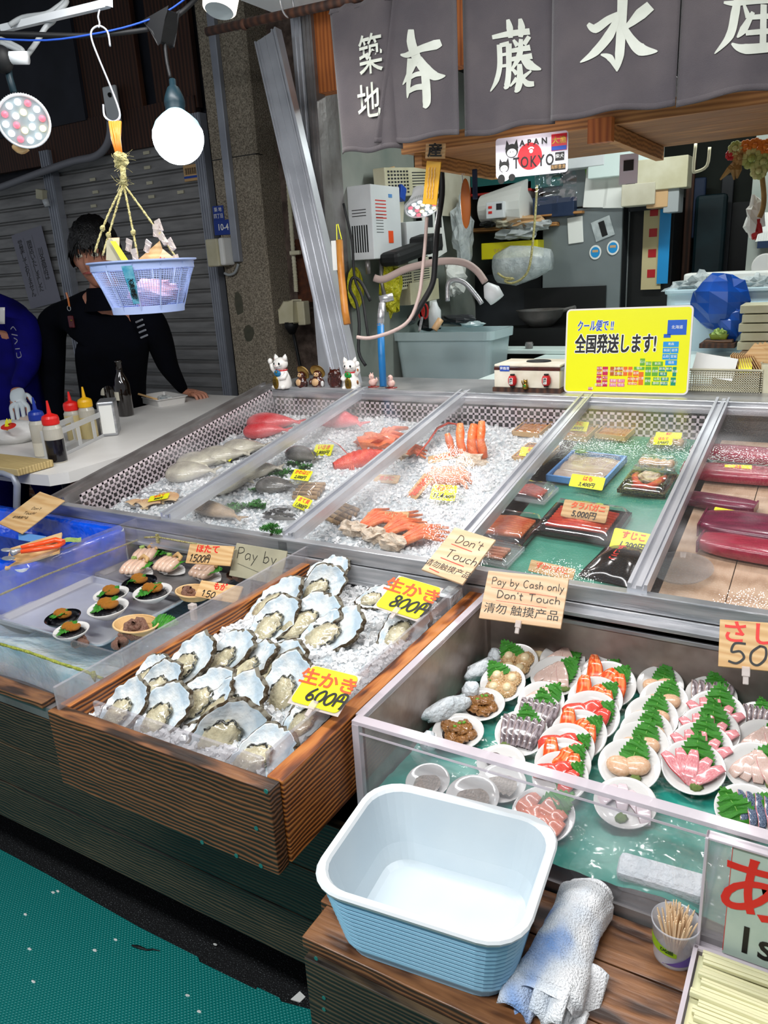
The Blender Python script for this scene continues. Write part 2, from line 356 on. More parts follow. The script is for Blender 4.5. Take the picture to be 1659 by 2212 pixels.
t=[P(285,2042,z=.012),P(300,2046,z=.012),P(318,2052,z=.010),P(330,2050,z=.014),P(345,2054,z=.009)]
tag(MB().tube(t,[.002,.004,.002,.0015,.001],6).build('twig','black'),'short dark twig lying on the green mat','twig')
b=MB(); b.prism([(0,0),(.022,.004),(.025,.02),(.006,.025)],0,.002,T=Matrix.Translation(P(628,2160,z=.002)))
tag(b.build('torn_paper','paper'),'torn white paper scrap on the black ground by the mat edge','paper')
# shuttered shop front across the lane, plane Y=SY
SY=3.35
m,nt,b_=_new('shutter_m'); L_=nt.links; co=coords(nt,(1,1,1)); g=N(nt,'ShaderNodeSeparateXYZ'); L_.new(co,g.inputs[0])
n=N(nt,'ShaderNodeTexNoise',Scale=5,Detail=5); c2=coords(nt,(1,1,6)); L_.new(c2,n.inputs[0])
mr=N(nt,'ShaderNodeMapRange'); mr.inputs[1].default_value=1.05; mr.inputs[2].default_value=.75; L_.new(g.outputs[2],mr.inputs[0])
ad=N(nt,'ShaderNodeMath',operation='MULTIPLY'); L_.new(mr.outputs[0],ad.inputs[0]); L_.new(n.outputs['Fac'],ad.inputs[1])
f=N(nt,'ShaderNodeMapRange'); f.inputs[1].default_value=.42; f.inputs[2].default_value=.5; L_.new(ad.outputs[0],f.inputs[0])
mx=N(nt,'ShaderNodeMix',data_type='RGBA'); L_.new(f.outputs[0],mx.inputs[0]); L_.new(ramp(nt,n.outputs['Fac'],[(.3,'#7c7b7a'),(.7,'#9c9a98')]),mx.inputs[6]); mx.inputs[7].default_value=(*lin('#5f3219'),1)
L_.new(mx.outputs[2],b_.inputs['Base Color']); b_.inputs['Roughness'].default_value=.5; b_.inputs['Metallic'].default_value=.25
def shutter(name,x0,x1,z1):
    b=MB(); z=.03; pr=[]
    while z<z1: pr+=[(0,z),(-.014,z+.004),(-.016,z+.03),(-.014,z+.058),(-.002,z+.066),(.004,z+.07),(.004,z+.076)]; z+=.078
    vs=[(x0,SY+a,c) for a,c in pr]+[(x1,SY+a,c) for a,c in pr]; n=len(pr)
    b.add(vs,[(i,i+n,i+n+1,i+1) for i in range(n-1)]); return st(b,name,'shutter_m',loc=(x0,SY,0))
zt=P(145,352,y=SY).z
xd=P(125,400,y=SY).x; xr=P(452,440,y=SY).x
shutter('door_1',-6.5,xd-.03,zt-.05); shutter('door_2',xd+.02,xr,zt)
def ribpost(name,x,w,y,z0,z1,m='alu_painted'):
    b=MB(); b.box((x-w/2,y,z0),(x+w/2,y+.05,z1))
    for k in range(4): xx=x-w/2+w*(k+.5)/4; b.box((xx-w*.06,y-.006,z0),(xx+w*.06,y,z1))
    return st(b,name,m)
ribpost('trim_1',xd,.085,SY-.06,0,P(125,325,y=SY).z)
xj=P(453,500,y=SY-.05).x; ribpost('trim_2',xj,.065,SY-.06,0,P(425,250,y=SY).z)
st(MB().box((-7,SY+.05,0),(xr+.2,SY+.15,3.2)),'wall_left','wall_panel')
# brown timber boards above the shutter and a grey panel
def vb(name,pxa,pxb,m,yy,zb,lab):
    a=P(*pxa,y=yy);c=P(*pxb,y=yy); b=MB(); b.box((a.x,yy,zb),(c.x,yy+.03,3.1)); return st(b,name,m)
zb_=P(270,240,y=SY-.02).z
vb('trim_3',(175,150),(298,150),'dark_board',SY-.03,zb_,''); vb('trim_4',(328,150),(420,150),'dark_board',SY-.03,P(380,245,y=SY).z,'')
vb('trim_5',(-300,150),(168,150),'wall_panel',SY-.05,P(90,285,y=SY).z,'')
b=MB(); a=P(-300,300,y=SY-.04); c=P(425,262,y=SY-.04); b.box((a.x,SY-.04,zt+.0),(c.x,SY+.0,zb_)); st(b,'trim_6','dark_board')
# concrete pillar and the wall beside it
PY=3.2; pl=P(452,200,y=PY).x-.03; pa=P(553,332,y=PY).x; pb=P(600,340,x=pa).y
st(MB().prism([(pl,PY+.5),(pl,PY),(pa-.015,PY),(pa,PY+.015),(pa,PY+.5)],0,3.2),'pillar','concrete',bevel=.012)
st(MB().box((pa,pb,0),(-1.93,pb+.3,3.2)),'wall_side','concrete_dark')
b=MB(); zc=P(553,332,y=PY).z; b.box((pl-.001,PY-.0015,zc-.002),(pa+.001,PY+.05,zc+.002)); st(b,'trim_7','black')
for (px,py,w,h) in ((515,655,.05,.1),(537,720,.06,.08)):
    q=P(px,py,y=PY-.001); b=MB(); n=9
    b.prism([(w/1.6*math.cos(i*2*PI/n)*(1+J(.2)),h/1.6*math.sin(i*2*PI/n)*(1+J(.2))) for i in range(n)],-.0015,0,T=frame(q,(1,0,0),(0,-1,0)))
    st(b,'trim_8','concrete_patch' if 'concrete_patch' in MT else mat('concrete_patch','#4a4a3e',.9,col2='#565345',scale=30).name)
# vertical square conduit on the pillar face
cx=P(463,100,y=PY-.02).x; z0=P(512,566,y=PY-.02).z
tag(MB().box((cx-.022,PY-.03,z0),(cx+.022,PY,3.1)).build('conduit','alu_painted',bevel=.004),'grey square metal conduit running down the concrete pillar','conduit')
# posts at the stall's left end
YP=2.72
def post(pxl,pxr,py,z0,z1,name,m,d=.06):
    a=P(pxl,py,y=YP).x;c=P(pxr,py,y=YP).x; b=MB(); b.box((a,YP,z0),(c,YP+d,z1)); b.box((a+(c-a)*.3,YP-.004,z0),(a+(c-a)*.38,YP,z1)); b.box((a+(c-a)*.75,YP-.004,z0),(a+(c-a)*.8,YP,z1)); return b,m,name
b,m,nme=post(627,649,43,0,2.6,'post','alu'); tag(b.build('post',m),'flat silver aluminium post beside the concrete pillar','post')
b,m,nme=post(651,671,37,0,2.6,'post','steel_worn'); tag(b.build('post',m),'worn grooved steel post at the stall corner','post')
# kitchen shell
KX=-1.9; KB=4.75
st(MB().box((KX-.05,YP+.02,0),(KX,P(737,336,x=KX).y,2.6)),'wall_stainless','steel_worn')
st(MB().box((KX-.05,P(737,336,x=KX).y,0),(KX,KB+.1,2.6)),'wall_kitchen_left','wall_white')
st(MB().box((KX-.1,KB,0),(1.6,KB+.1,2.7)),'wall_back','wall_dark' if 'wall_dark' in MT else mat('wall_dark','#20261f',.8,col2='#141812',scale=4).name)
st(MB().box((1.2,2.6,0),(1.3,KB+.1,2.7)),'wall_right','wall_white')
st(MB().box((KX-.1,2.75,2.45),(1.6,KB+.1,2.5)),'ceiling_kitchen','ceiling_dark')
st(MB().box((-7,.9,3.2),(1.6,7,3.25)),'ceiling','ceiling_dark')
q=P(622,40,y=2.7)
st(MB().box((q.x,1.75,q.z),(1.0,2.7,q.z+.03)),'ceiling_awning','canvas')
st(MB().box((pl-.2,PY+.4,0),(KX,PY+.45,3.2)),'wall_fill','concrete_dark')
q=P(690,100,y=2.74); q2=P(722,195,y=2.74)
st(MB().box((q.x-.05,2.74,q2.z),(q2.x+.6,2.8,2.6)),'trim_9','orange_wood')
# ================================================================== STALL BASE
FY=.80
def planks(name,label,x0,x1,y,z0,z1,n,m,cat='panel'):
    t=thing(name,label,cat,((x0+x1)/2,y,z0)); h=(z1-z0)/n
    for i in range(n):
        MB().box((x0,y,z0+i*h+.0012),(x1,y+.018,z0+(i+1)*h-.0012)).build('plank',m,t,bevel=.0015)
    return t
t=planks('stall_fascia','dark scorched cedar plank front below the seafood counters',-3.2,-.30,FY,.34,.668,3,'burnt_wood_shaded','stall front')
b=MB(); b.box((-3.2,FY+.03,.36),(.3,1.30,.40)); 
for x in (-3.1,-2.2,-1.3,-.5,.2):
    for y in (1.12,1.28): b.box((x-.03,y-.03,0),(x+.03,y+.03,.36))
b.box((-3.2,FY+.02,.60),(.3,1.33,.64))
tag(b.build('support_frame','black'),'dark framework standing under the counters behind the plank front','frame')
# ================================================================== REFRIGERATED CASE
GX=[-1.886,-1.487,-1.085,-.672,-.283,.12]; GY0,GY1=1.348,2.36; SL=(1.075-.9)/(GY1-GY0)
def gz(y): return .9+SL*(y-GY0)
NG=Vector((0,-SL,1)).normalized(); LCF=math.atan(SL)
CPT=Vector((0,GY0,.822))
def CP(px,py,h=0): return PP(px,py,CPT+NG*h,NG)
case=thing('display_case','long stainless refrigerated seafood case with five sloping glass lids','display case',(-.9,GY0,.3))
b=MB(); x0,x1=-1.955,.16
b.box((x0,GY0-.005,.3),(x1,GY0+.012,.885)); b.box((x0,GY1,.3),(x1,GY1+.02,1.06)); b.box((x0,GY0,.3),(x1,GY1,.74))
b.add([(x0,GY0,.3),(x0,GY1,.3),(x0,GY1,1.05),(x0,GY0,.885),(x0+.02,GY0,.3),(x0+.02,GY1,.3),(x0+.02,GY1,1.05),(x0+.02,GY0,.885)],[(0,3,2,1),(4,5,6,7),(3,7,6,2),(0,4,7,3)])
b.build('body','steel_worn',case)
def rail(x,w,h=.018,m='alu',name='rail',ya=GY0,yb=GY1):
    b=MB(); 
    for (dx0,dx1,hz) in ((-w/2,-w*.30,h),(-w*.30,-w*.05,h*.45),(-w*.05,w*.22,h*.8),(w*.22,w*.34,h*.3),(w*.34,w/2,h)):
        vs=[]
        for y in (ya,yb):
            for xx in (x+dx0,x+dx1):
                for z in (gz(y)-.012,gz(y)+hz): vs.append((xx,y,z))
        b.add(vs,[(0,1,3,2),(4,6,7,5),(0,4,5,1),(2,3,7,6),(1,5,7,3),(0,2,6,4)])
    return b.build(name,m,case)
for x in GX[1:5]: rail(x,.036)
rail(-1.92,.06,.02,name='side_rail',m='steel_worn'); rail(.13,.04)
b=MB(); b.box((x0,GY0-.012,.868),(x1,GY0+.012,.902)); b.box((x0,GY0-.016,.83),(x1,GY0-.008,.866)); b.box((x0,GY0-.02,.822),(x1,GY0-.006,.832)); b.build('front_sill','steel',case,bevel=.002)
b=MB(); b.box((x0,GY1-.03,1.055),(x1,GY1+.0,1.086)); b.box((x0,GY1-.045,1.05),(x1,GY1-.03,1.075)); b.build('back_frame','steel',case,bevel=.002)
for i in range(5):
    xa,xb=GX[i]+.014,GX[i+1]-.014
    b=MB(); b.add([(xa,GY0+.01,gz(GY0+.01)),(xb,GY0+.01,gz(GY0+.01)),(xb,GY1-.02,gz(GY1-.02)),(xa,GY1-.02,gz(GY1-.02))],[(0,1,2,3)])
    o=b.build('glass_lid','case_glass',case); o['label']='sloping misted glass lid panel'
# perforated pale liner along the left and back walls of the case
def lattice(b,o,U,V,nu,nw,pitch,bar):
    U=Vector(U);V=Vector(V);T=frame(o,U,U.cross(V))
    for i in range(nu+1): b.box((i*pitch-bar/2,-bar/2,0),(i*pitch+bar/2,nw*pitch+bar/2,.003),T=T)
    for j in range(nw+1): b.box((-bar/2,j*pitch-bar/2,0),(nu*pitch+bar/2,j*pitch+bar/2,.003),T=T)
mat('liner','#cdbfc3',.45)
b=MB(); lattice(b,Vector((-1.865,GY0+.05,.835)),(0,1,SL),(0,0,1),44,4,.021,.007); lattice(b,Vector((-1.85,GY1-.055,.98)),(1,0,0),(0,0,1),74,3,.021,.007)
b.build('perforated_liner','liner',case)
# counter top behind the case
tag(MB().box((-1.96,GY1,1.04),(.5,2.66,1.08)).build('counter_top','steel',bevel=.003),'stainless steel counter ledge along the back of the glass case','counter')
# ice bed in the three left bays
def icebed(name,x0,x1,y0,y1,zf,amp,label,nu=90,nw=80,m='ice',chips=0,chip=.006,cl=0):
    b=MB()
    def f(u,v):
        x=x0+(x1-x0)*u;y=y0+(y1-y0)*v; p=Vector((x*9,y*9,0)); q=Vector((x*70,y*70,3))
        return (x,y,zf(x,y)+amp*noise.noise(p)+amp*.35*noise.noise(q))
    b.grid(f,nu,nw)
    o=b.build(name,m,smooth=False,loc=(x0,y0,zf(x0,y0)-.03)); tag(o,label,'ice',kind='stuff')
    if chips:
        b=MB()
        for k in range(chips):
            u,v=R.random(),R.random(); p=Vector(f(u,v)); s=chip*R.uniform(.5,1.3); T=Matrix.Translation(p+Vector((0,0,s*.25)))@Matrix.Rotation(R.random()*6,4,Vector((J(1),J(1),J(1)+.01)))@Matrix.Diagonal((s*R.uniform(.6,1.3),s,s*R.uniform(.5,1),1))
            b.add([(-.5,-.5,-.4),(.5,-.45,-.5),(.4,.5,-.4),(-.45,.4,-.5),(-.3,-.4,.5),(.45,-.3,.4),(.3,.4,.5),(-.4,.35,.35)],[(0,3,2,1),(4,5,6,7),(0,1,5,4),(1,2,6,5),(2,3,7,6),(3,0,4,7)],T=T)
        o=b.build(name+'_chips','ice_chip',loc=(x0,y0,zf(x0,y0))); tag(o,'loose clear chips scattered over the '+label,'ice',kind='stuff')
    return f
def zcase(x,y): return CPT.z+SL*(y-GY0)-.004
icebed('ice_bed',-1.86,-.70,GY0+.02,GY1-.06,lambda x,y:zcase(x,y)+.012*max(0,math.sin((y-1.35)*3)),.014,'crushed ice filling the left bays of the glass case',120,100,chips=6500,chip=.009)
mat('green_sheet','#2f7a66',.35,col2='#4a927c',scale=7,bump=.4,bscale=14)
b=MB(); b.grid(lambda u,v:(GX[3]+.01+(GX[4]-GX[3]-.02)*u,GY0+.02+(GY1-GY0-.08)*v,zcase(0,GY0+.02+(GY1-GY0-.08)*v)-.004+.006*noise.noise(Vector((u*5,v*9,1)))),24,40)
tag(b.build('green_sheet','green_sheet',smooth=True,loc=(-.48,GY0+.02,.81)),'wet sea green sheet lining the bay of boxed seafood','sheet')
wood('tray_board',[(.2,'#a8876c'),(.5,'#c4a58a'),(.85,'#d3b79e')],(10,1.6,10),3,4,rough=.35,bump=.1)
b=MB(); 
for i in range(3):
    xa=GX[4]+.012+i*.125
    b.add([(xa,GY0+.02,zcase(0,GY0+.02)-.006),(xa+.123,GY0+.02,zcase(0,GY0+.02)-.006),(xa+.123,GY1-.06,zcase(0,GY1-.06)-.006),(xa,GY1-.06,zcase(0,GY1-.06)-.006)],[(0,1,2,3)])
tag(b.build('board_floor','tray_board',sol=.01),'pale plank board under the tuna blocks','board')
# ================================================================== CASE CONTENTS
def axes(n,yaw=0):
    """U,V on a surface of normal n, U along +X turned by yaw degrees"""
    n=Vector(n).normalized(); U=Vector((1,0,0)); U=(U-n*U.dot(n)).normalized(); V=n.cross(U); a=math.radians(yaw)
    return (U*math.cos(a)+V*math.sin(a)),(V*math.cos(a)-U*math.sin(a))
def ptag(label,c,w,h,tilt,roll,lines,m='tag_yellow',name='price_tag',group=None,cat='price tag',sheet=.0012,yaw=0):
    """small lettered card; tilt = lean back from upright; lines = [(text,mat,u,v,size,bold,shear)] in card fractions"""
    n=camn(tilt,yaw); U,V=axes(n,roll); t=thing(name,label,cat,Vector(c)-V*h/2,group=group)
    b=MB(frame(c,U,n)); r=min(w,h)*.08
    pts=[]
    for sx_,sy_,a0 in ((1,1,0),(-1,1,90),(-1,-1,180),(1,-1,270)):
        for k in range(4): a=math.radians(a0+k*30); pts.append((sx_*(w/2-r)+r*math.cos(a),sy_*(h/2-r)+r*math.sin(a)))
    b.prism(pts,-sheet,0); b.build('card',m,t)
    for (s,mm,u,v,sz,bo,sh) in lines:
        txt(s,c+U*(u*w)+V*(v*h)+n*.0006,U,V,sz*h,mm,t,bold=bo*h,shear=sh,sx=.9)
    return t
RED='orange_ink';BK='black_ink'
def L2(a,b,s1=.42,s2=.40): return [(a,RED,0,.22,s1,.012,.1),(b,BK,0,-.25,s2,.008,.25)]
S=.78
for (lab,px,py,w,h,ti,ro,a,b2) in [
 ('yellow price tag on the red fish at the back left bay',580,927,.058,.026,60,3,'金目','4,500円'),
 ('yellow price tag lying on the grey bream in the left bay',489,984,.060,.036,50,-8,'めいち','2,200円'),
 ('yellow price tag stuck upright over the scallop shells',343,1074,.062,.030,72,28,'ほたて','800円'),
 ('yellow price tag on the ice in front of the red rockfish',698,972,.068,.042,45,4,'いさき','1,800円'),
 ('yellow price tag on the green seaweed by the pale fish',651,1026,.068,.036,50,-2,'かわはぎ','2,000円'),
 ('yellow price tag on the packed razor clams',653,1087,.054,.036,45,-12,'まて貝','1,000円'),
 ('yellow 1,200 price tag on the dark pouch',1366,1169,.090,.048,42,-4,'すじこ','1,200円'),
 ('yellow tag priced over the rear uni box of the fourth bay',1245,920,.070,.034,45,-2,'生うに','14,800円'),
 ('yellow tag on the nearer uni box beside the rail',1150,977,.074,.030,45,-2,'生うに','6,800円'),
 ('rear yellow tag standing on the scallop packs',1444,941,.070,.022,45,2,'貝柱','')
 ,('front yellow tag leaning on the scallop packs',1432,952,.050,.025,40,2,'ほたて','2,000円'),
 ('yellow tag on the blue rimmed tray of pike conger',1268,1041,.088,.036,42,-3,'はも','3,400円'),
 ('yellow tag between the two rear tuna blocks',1594,1013,.062,.022,35,3,'赤身','3,800円'),
 ('yellow tag before the large tuna block',1575,1113,.068,.030,48,-6,'赤身','1,800円')]:
    ptag(lab,CP(px,py,.028),w,h,ti,ro,L2(a,b2))
ptag('large yellow tag over the hairy crab in the middle bay',CP(958,1064,.035),.072,.044,40,2,[('毛がに',RED,0,.24,.38,.012,0),('11.4',BK,-.2,-.24,.46,.02,.2),('000円',BK,.25,-.26,.28,.008,.2)])
def wsign(label,px,py,w,h,ti,ro,lines,hh=.03,yaw=0): return ptag(label,CP(px,py,hh),w,h,ti,ro,lines,'tag_wood','wooden_sign',cat='sign',sheet=.004,yaw=yaw)
wsign('wooden snow crab sign priced 2,500 yen above the orange legs',836,1118,.118,.032,38,7,[('ずわいがに',RED,-.05,.2,.5,.01,.1),('2,500円',BK,0,-.26,.5,.01,.2)])
wsign('wooden king crab sign priced 5,000 yen on the black tray',1263,1104,.108,.044,38,-3,[('タラバガニ',RED,.05,.22,.42,.012,.1),('5,000円',BK,0,-.24,.46,.008,.1)],hh=.04)
wsign('wooden sign low at the front edge of the green bay',1191,1231,.098,.026,38,-4,[('ずわいがに',RED,0,.1,.62,.012,.1)])
t=wsign('upright wooden sign with red vertical writing in the ice',906,1052,.034,.082,45,-24,[],hh=.03)
c=CP(906,1052,.031);n=camn(45);U,V=axes(n,-24); txt('北海道産',c+n*.001,U,V,.022,'orange_ink',t,bold=.0004,vert=True)
wsign('wooden sign with faint red writing left of the upright one',835,1034,.078,.030,55,3,[('毛がに',RED,0,0,.6,.01,.1)],hh=.012)
wsign('long wooden sign lying slanted before the king crab',962,985,.105,.032,62,26,[('たらばがに',RED,0,0,.5,.01,.1)],hh=.02)
# --- fish
for nme,a,c2 in (('fish_grey','#a39c90','#d9d2bd'),('fish_red','#d3202c','#ee6a6c'),('fish_brown','#7c6a55','#b39a7c'),('fish_dark','#3b3a3a','#77736c')):
    mat(nme,a,.25,col2=c2,scale=14,coat=.5,bump=.2,bscale=160)
mat('eye_black','#05060a',.08); mat('eye_ring','#d9d4c0',.2)
def fish(label,p,L,H,W,yaw,m,group=None,roll=70,cat='fish',name='fish'):
    """a whole fish lying on its side; local x = head to tail"""
    L*=1.18;H*=1.3;W*=1.15;p=p+NG*.008; t=thing(name,label,cat,p,group=group); U,V=axes(NG,yaw); T=frame(p,U,NG)
    b=MB(T)
    def prof(u): return (math.sin(PI*min(1,u*1.02)**.62)**.8)*(1-.0*u) if u<.98 else .12
    def f(u,v):
        a=2*PI*v; k=max(.10,prof(u)*(1 if u<.8 else 1)); return (L*(u-.5)*.86,H/2*k*math.cos(a)+H*.03*math.sin(3*u),W/2*k*math.sin(a)+W*.35)
    b.grid(f,18,14); b.build('body',m,t,smooth=True)
    b=MB(T); b.prism([(L*.36,-H*.05),(L*.52,-H*.26),(L*.47,0),(L*.52,H*.26),(L*.36,H*.05)],W*.3,W*.36); b.build('tail_fin',m,t)
    b=MB(T); b.prism([(-L*.22,H*.42),(-L*.05,H*.62),(L*.2,H*.46),(L*.3,H*.2),(0,H*.3)],W*.3,W*.34); b.build('dorsal_fin',m,t)
    b=MB(T); b.ball((-L*.35,H*.08,W*.62),(L*.028,L*.028,L*.014),8,5); b.build('eye','eye_black',t)
    return t
fish('round bodied grey bream nearest the scallop tray',CP(415,1036,.0),.16,.085,.05,20,'fish_grey')
fish('grey bream second from the scallop tray',CP(437,1013,.0),.16,.085,.05,24,'fish_grey')
fish('grey bream under the yellow tag in the left bay',CP(484,1000,.0),.17,.085,.05,24,'fish_grey')
fish('grey bream behind the tagged one, against the left rail',CP(530,984,.0),.15,.08,.05,28,'fish_grey')
fish('bright red fish under the tag at the back of the left bay',CP(592,930,.0),.20,.07,.06,12,'fish_red')
fish('second red fish lying just before the tagged red one',CP(575,946,.0),.16,.06,.05,16,'fish_red')
fish('red rockfish at the back of the second bay',CP(737,925,.0),.20,.075,.06,-12,'fish_red')
fish('pale pearly fish on green seaweed in the second bay',CP(498,1062,.0),.13,.08,.045,35,'fish_grey')
fish('pale spotted fish near the green seaweed middle',CP(562,1032,.0),.13,.075,.045,30,'fish_grey')
fish('silver fish on the ice right of the green seaweed',CP(600,1065,.0),.13,.06,.04,10,'fish_dark')
fish('brown fish lying along the front of the second bay',CP(470,1118,.0),.2,.045,.035,-10,'fish_brown')
fish('dark grey fish on ice by the middle of the second bay',CP(655,998,.0),.14,.06,.04,-20,'fish_dark')
# --- green garnish (stuff)
def sprigs(name,label,spots,n,m='leaf_dark',rad=.03):
    b=MB()
    for k in range(n):
        px,py,r=R.choice(spots); c=CP(px,py,.008)+Vector((J(rad*r),J(rad*r),J(.004))); a=R.random()*6.28; d=Vector((math.cos(a),math.sin(a),R.uniform(-.1,.6))).normalized()*.015
        q=c+d; s=d.cross(Vector((0,0,1))).normalized()*.0024; b.add([c-s*.3,c+d*.5-s,q,c+d*.5+s],[(0,1,2,3)])
    return tag(b.build(name,m),label,'seaweed',kind='stuff')
sprigs('seaweed','green branching seaweed spread between the fish',[(611,1021,1),(577,1055,1.2),(560,1090,1),(640,1000,.7),(505,1098,1),(660,1010,.5),(545,1015,.6)],2600)
# --- scallop shells on a steel tray
def steel_tray(name,label,c,w,d,h,yaw,n=(0,0,1),m='alu',th=.0015,cat='tray',r=.012):
    U,V=axes(n,yaw); T=frame(c,U,n); t=thing(name,label,cat,c)
    def rr(w,d,r,k=5):
        o=[]
        for sx_,sy_,a0 in ((1,1,0),(-1,1,90),(-1,-1,180),(1,-1,270)):
            for i in range(k): a=math.radians(a0+i*90/(k-1)); o.append((sx_*(w/2-r)+r*math.cos(a),sy_*(d/2-r)+r*math.sin(a)))
        return o
    loops=[(rr(w-.004,d-.004,r),.0),(rr(w+.012,d+.012,r),h),(rr(w+.024,d+.024,r*1.3),h),(rr(w+.024,d+.024,r*1.3),h-.004)]
    ins=[(rr(w+.008,d+.008,r),h-.001),(rr(w-.008,d-.008,r*.8),.002)]
    b=MB(T); L=loops[::-1][:0]
    seq=[(loops[3]),(loops[2]),(loops[1]),(loops[0])]
    vs=[];fs=[];n_=len(seq[0][0])
    order=[loops[0],loops[1]]; 
    allp=[ins[1],ins[0],loops[1],loops[2],loops[3],(rr(w+.008,d+.008,r),h-.006),(rr(w-.004,d-.004,r),0)]
    for pts,z in allp: vs+=[(x,y,z) for x,y in pts]
    for i in range(len(allp)-1):
        for j in range(n_): fs.append((i*n_+j,i*n_+(j+1)%n_,(i+1)*n_+(j+1)%n_,(i+1)*n_+j))
    fs.append(tuple(range(n_))); fs.append(tuple(reversed([(len(allp)-1)*n_+j for j in range(n_)])))
    b.add(vs,fs); b.build('pan',m,t,smooth=False); return t,T
def ptray(*a,**k): return steel_tray(*a,**k)
steel_tray('tray','shallow steel tray holding two scallop shells in the glass case',CP(338,1084,-.005),.11,.085,.014,24,NG,'steel')
mat('scallop_shell','#c79566',.45,col2='#e8cfa6',scale=9); mat('scallop_ridge','#9a6a3e',.5)
def fan_shell(label,c,r,yaw,n,m='scallop_shell',th=.012,ribs=11,up=1):
    U,V=axes(n,yaw); T=frame(c,U,n); t=thing('scallop_shell',label,'shell',c)
    b=MB(T)
    def f(u,v):
        a=math.radians(-62+124*v)+PI/2; rr=r*(.02+.98*u)*(1+.05*math.cos(4*(v-.5))); k=abs(math.sin(PI*ribs*v)); return (rr*math.cos(a)*1.05,rr*math.sin(a)-r*.5,up*(th*math.sin(PI*min(1,u*.62+.1))+.0018*k*u))
    b.grid(f,8,ribs*6); b.build('shell',m,t,smooth=False,sol=.0015)
    MB(T).prism([(-r*.28,-r*.5),(r*.28,-r*.5),(r*.2,-r*.36),(-r*.2,-r*.36)],0,.004).build('hinge_ear',m,t); return t
fan_shell('ribbed tan scallop shell under the yellow tag in the steel tray',CP(364,1080,.008),.056,-15,NG)
fan_shell('ribbed scallop shell at the front of the steel tray',CP(322,1092,.008),.05,10,NG)
fan_shell('pale scallop shell against the steel tray front corner',CP(290,1090,.003),.03,25,NG)
# --- crabs and lobster
mat('crab_orange','#e2602c',.3,col2='#f08a55',scale=40,bump=.3,bscale=200,coat=.3); mat('crab_red','#cf2a1c',.3,col2='#e8542f',scale=40,bump=.3,bscale=200,coat=.3)
mat('crab_meat','#e3d3bf',.45,col2='#c3ab90',scale=60,bump=.6,bscale=120); mat('crab_pale','#e7a98a',.4,col2='#d98562',scale=50,bump=.3,bscale=150)
def leg(b,p0,p1,r0,r1,bend=.0,T=None):
    p0=Vector(p0);p1=Vector(p1); m=(p0+p1)/2+Vector((0,0,bend)); b.tube([p0,p0.lerp(m,.5),m*1.0,m.lerp(p1,.5),p1],[r0*.8,r0,r0*.72,r1*1.2,r1*.6],7,T=T)
def crabcluster(name,label,c,n,L,spread,yaw0,r,m,meat=True,h=.02,mats='crab_meat',lift=.0,cat='crab'):
    t=thing(name,label,cat,c); U,V=axes(NG,0)
    if meat: MB().ball(c+NG*.014,(r*4.5,r*3.2,r*2.4),14,9,amp=.6,fr=9,seed=n).build('body_meat',mats,t)
    for k in range(n):
        a=math.radians(yaw0+spread*(k-(n-1)/2)); d=U*math.cos(a)+V*math.sin(a); e=c+d*L*R.uniform(.88,1.05)+NG*(h*.4+lift); s=c+d*r*2+NG*(h*.5)+V.cross(NG)*0+(U*J(.006))
        b=MB(); m1=s.lerp(e,.5)+NG*(h+lift*.5)
        b.tube([s,s.lerp(m1,.3),m1,m1.lerp(e,.08),e],[r*.9,r,r*.75,r*.85,r*.35],7)
        b.build('leg',m,t,smooth=True)
    return t
crabcluster('snow_crab','left snow crab leg bundle under the priced wooden sign',CP(766,1152,.01),6,.135,10,52,.008,'crab_orange')
crabcluster('snow_crab','second snow crab leg bundle beside the left one',CP(812,1166,.01),7,.15,9,48,.008,'crab_orange')
crabcluster('snow_crab','third snow crab leg bundle nearest the front glass',CP(850,1183,.008),5,.15,10,40,.008,'crab_orange')
# king crab legs: standing thick legs
t=thing('king_crab','king crab body with thick orange legs standing up from the ice','crab',CP(1015,1003,0))
c=CP(1018,1001,.012); MB().ball(c,(.05,.035,.028),16,10,amp=.5,fr=9).build('body_meat','crab_meat',t)
for (ax,ay,bx,by,r,hh) in ((985,985,966,938,.010,.05),(1003,992,994,915,.011,.07),(1022,990,1024,916,.012,.08),(1032,992,1014,950,.010,.06),(1046,990,1041,910,.011,.09)):
    p0=CP(ax,ay,.02); p1=PP(bx,by,p0,Vector((0,-1,.25)).normalized()); m1=p0.lerp(p1,.5)+Vector((J(.008),-.008,0))
    MB().tube([p0,p0.lerp(m1,.5),m1,m1.lerp(p1,.5),p1],[r*1.0,r*1.3,r*1.1,r*1.25,r*.85],9).build('leg','crab_orange',t,smooth=True)
p=[CP(x,y,.03+.02*math.sin(i*.8)) for i,(x,y) in enumerate([(900,985),(925,955),(945,925),(968,914),(985,916),(992,930)])]
MB().tube(p,[.002,.003,.004,.004,.003,.003],6).build('walking_leg','crab_red',t,smooth=True)
crabcluster('crab','half king crab with pale meat beside the slanted wooden sign',CP(862,992,.005),5,.09,18,40,.008,'crab_orange')
# hairy crab
t=thing('hairy_crab','hairy crab with pale shell behind the big yellow tag','crab',CP(985,1030,0)); c=CP(968,1030,.02)
MB().ball(c,(.06,.05,.028),16,10,amp=.3,fr=12).build('shell','crab_pale',t,smooth=True)
for k,(ex,ey) in enumerate(((1006,1018),(1016,1030),(1020,1044),(1010,1056),(930,1018),(925,1034),(932,1050))):
    e=CP(ex,ey,.012); s=c.lerp(e,.45); m1=s.lerp(e,.6)+NG*.014
    MB().tube([s,m1,e],[.007,.0075,.005],7).build('leg','crab_pale',t,smooth=True)
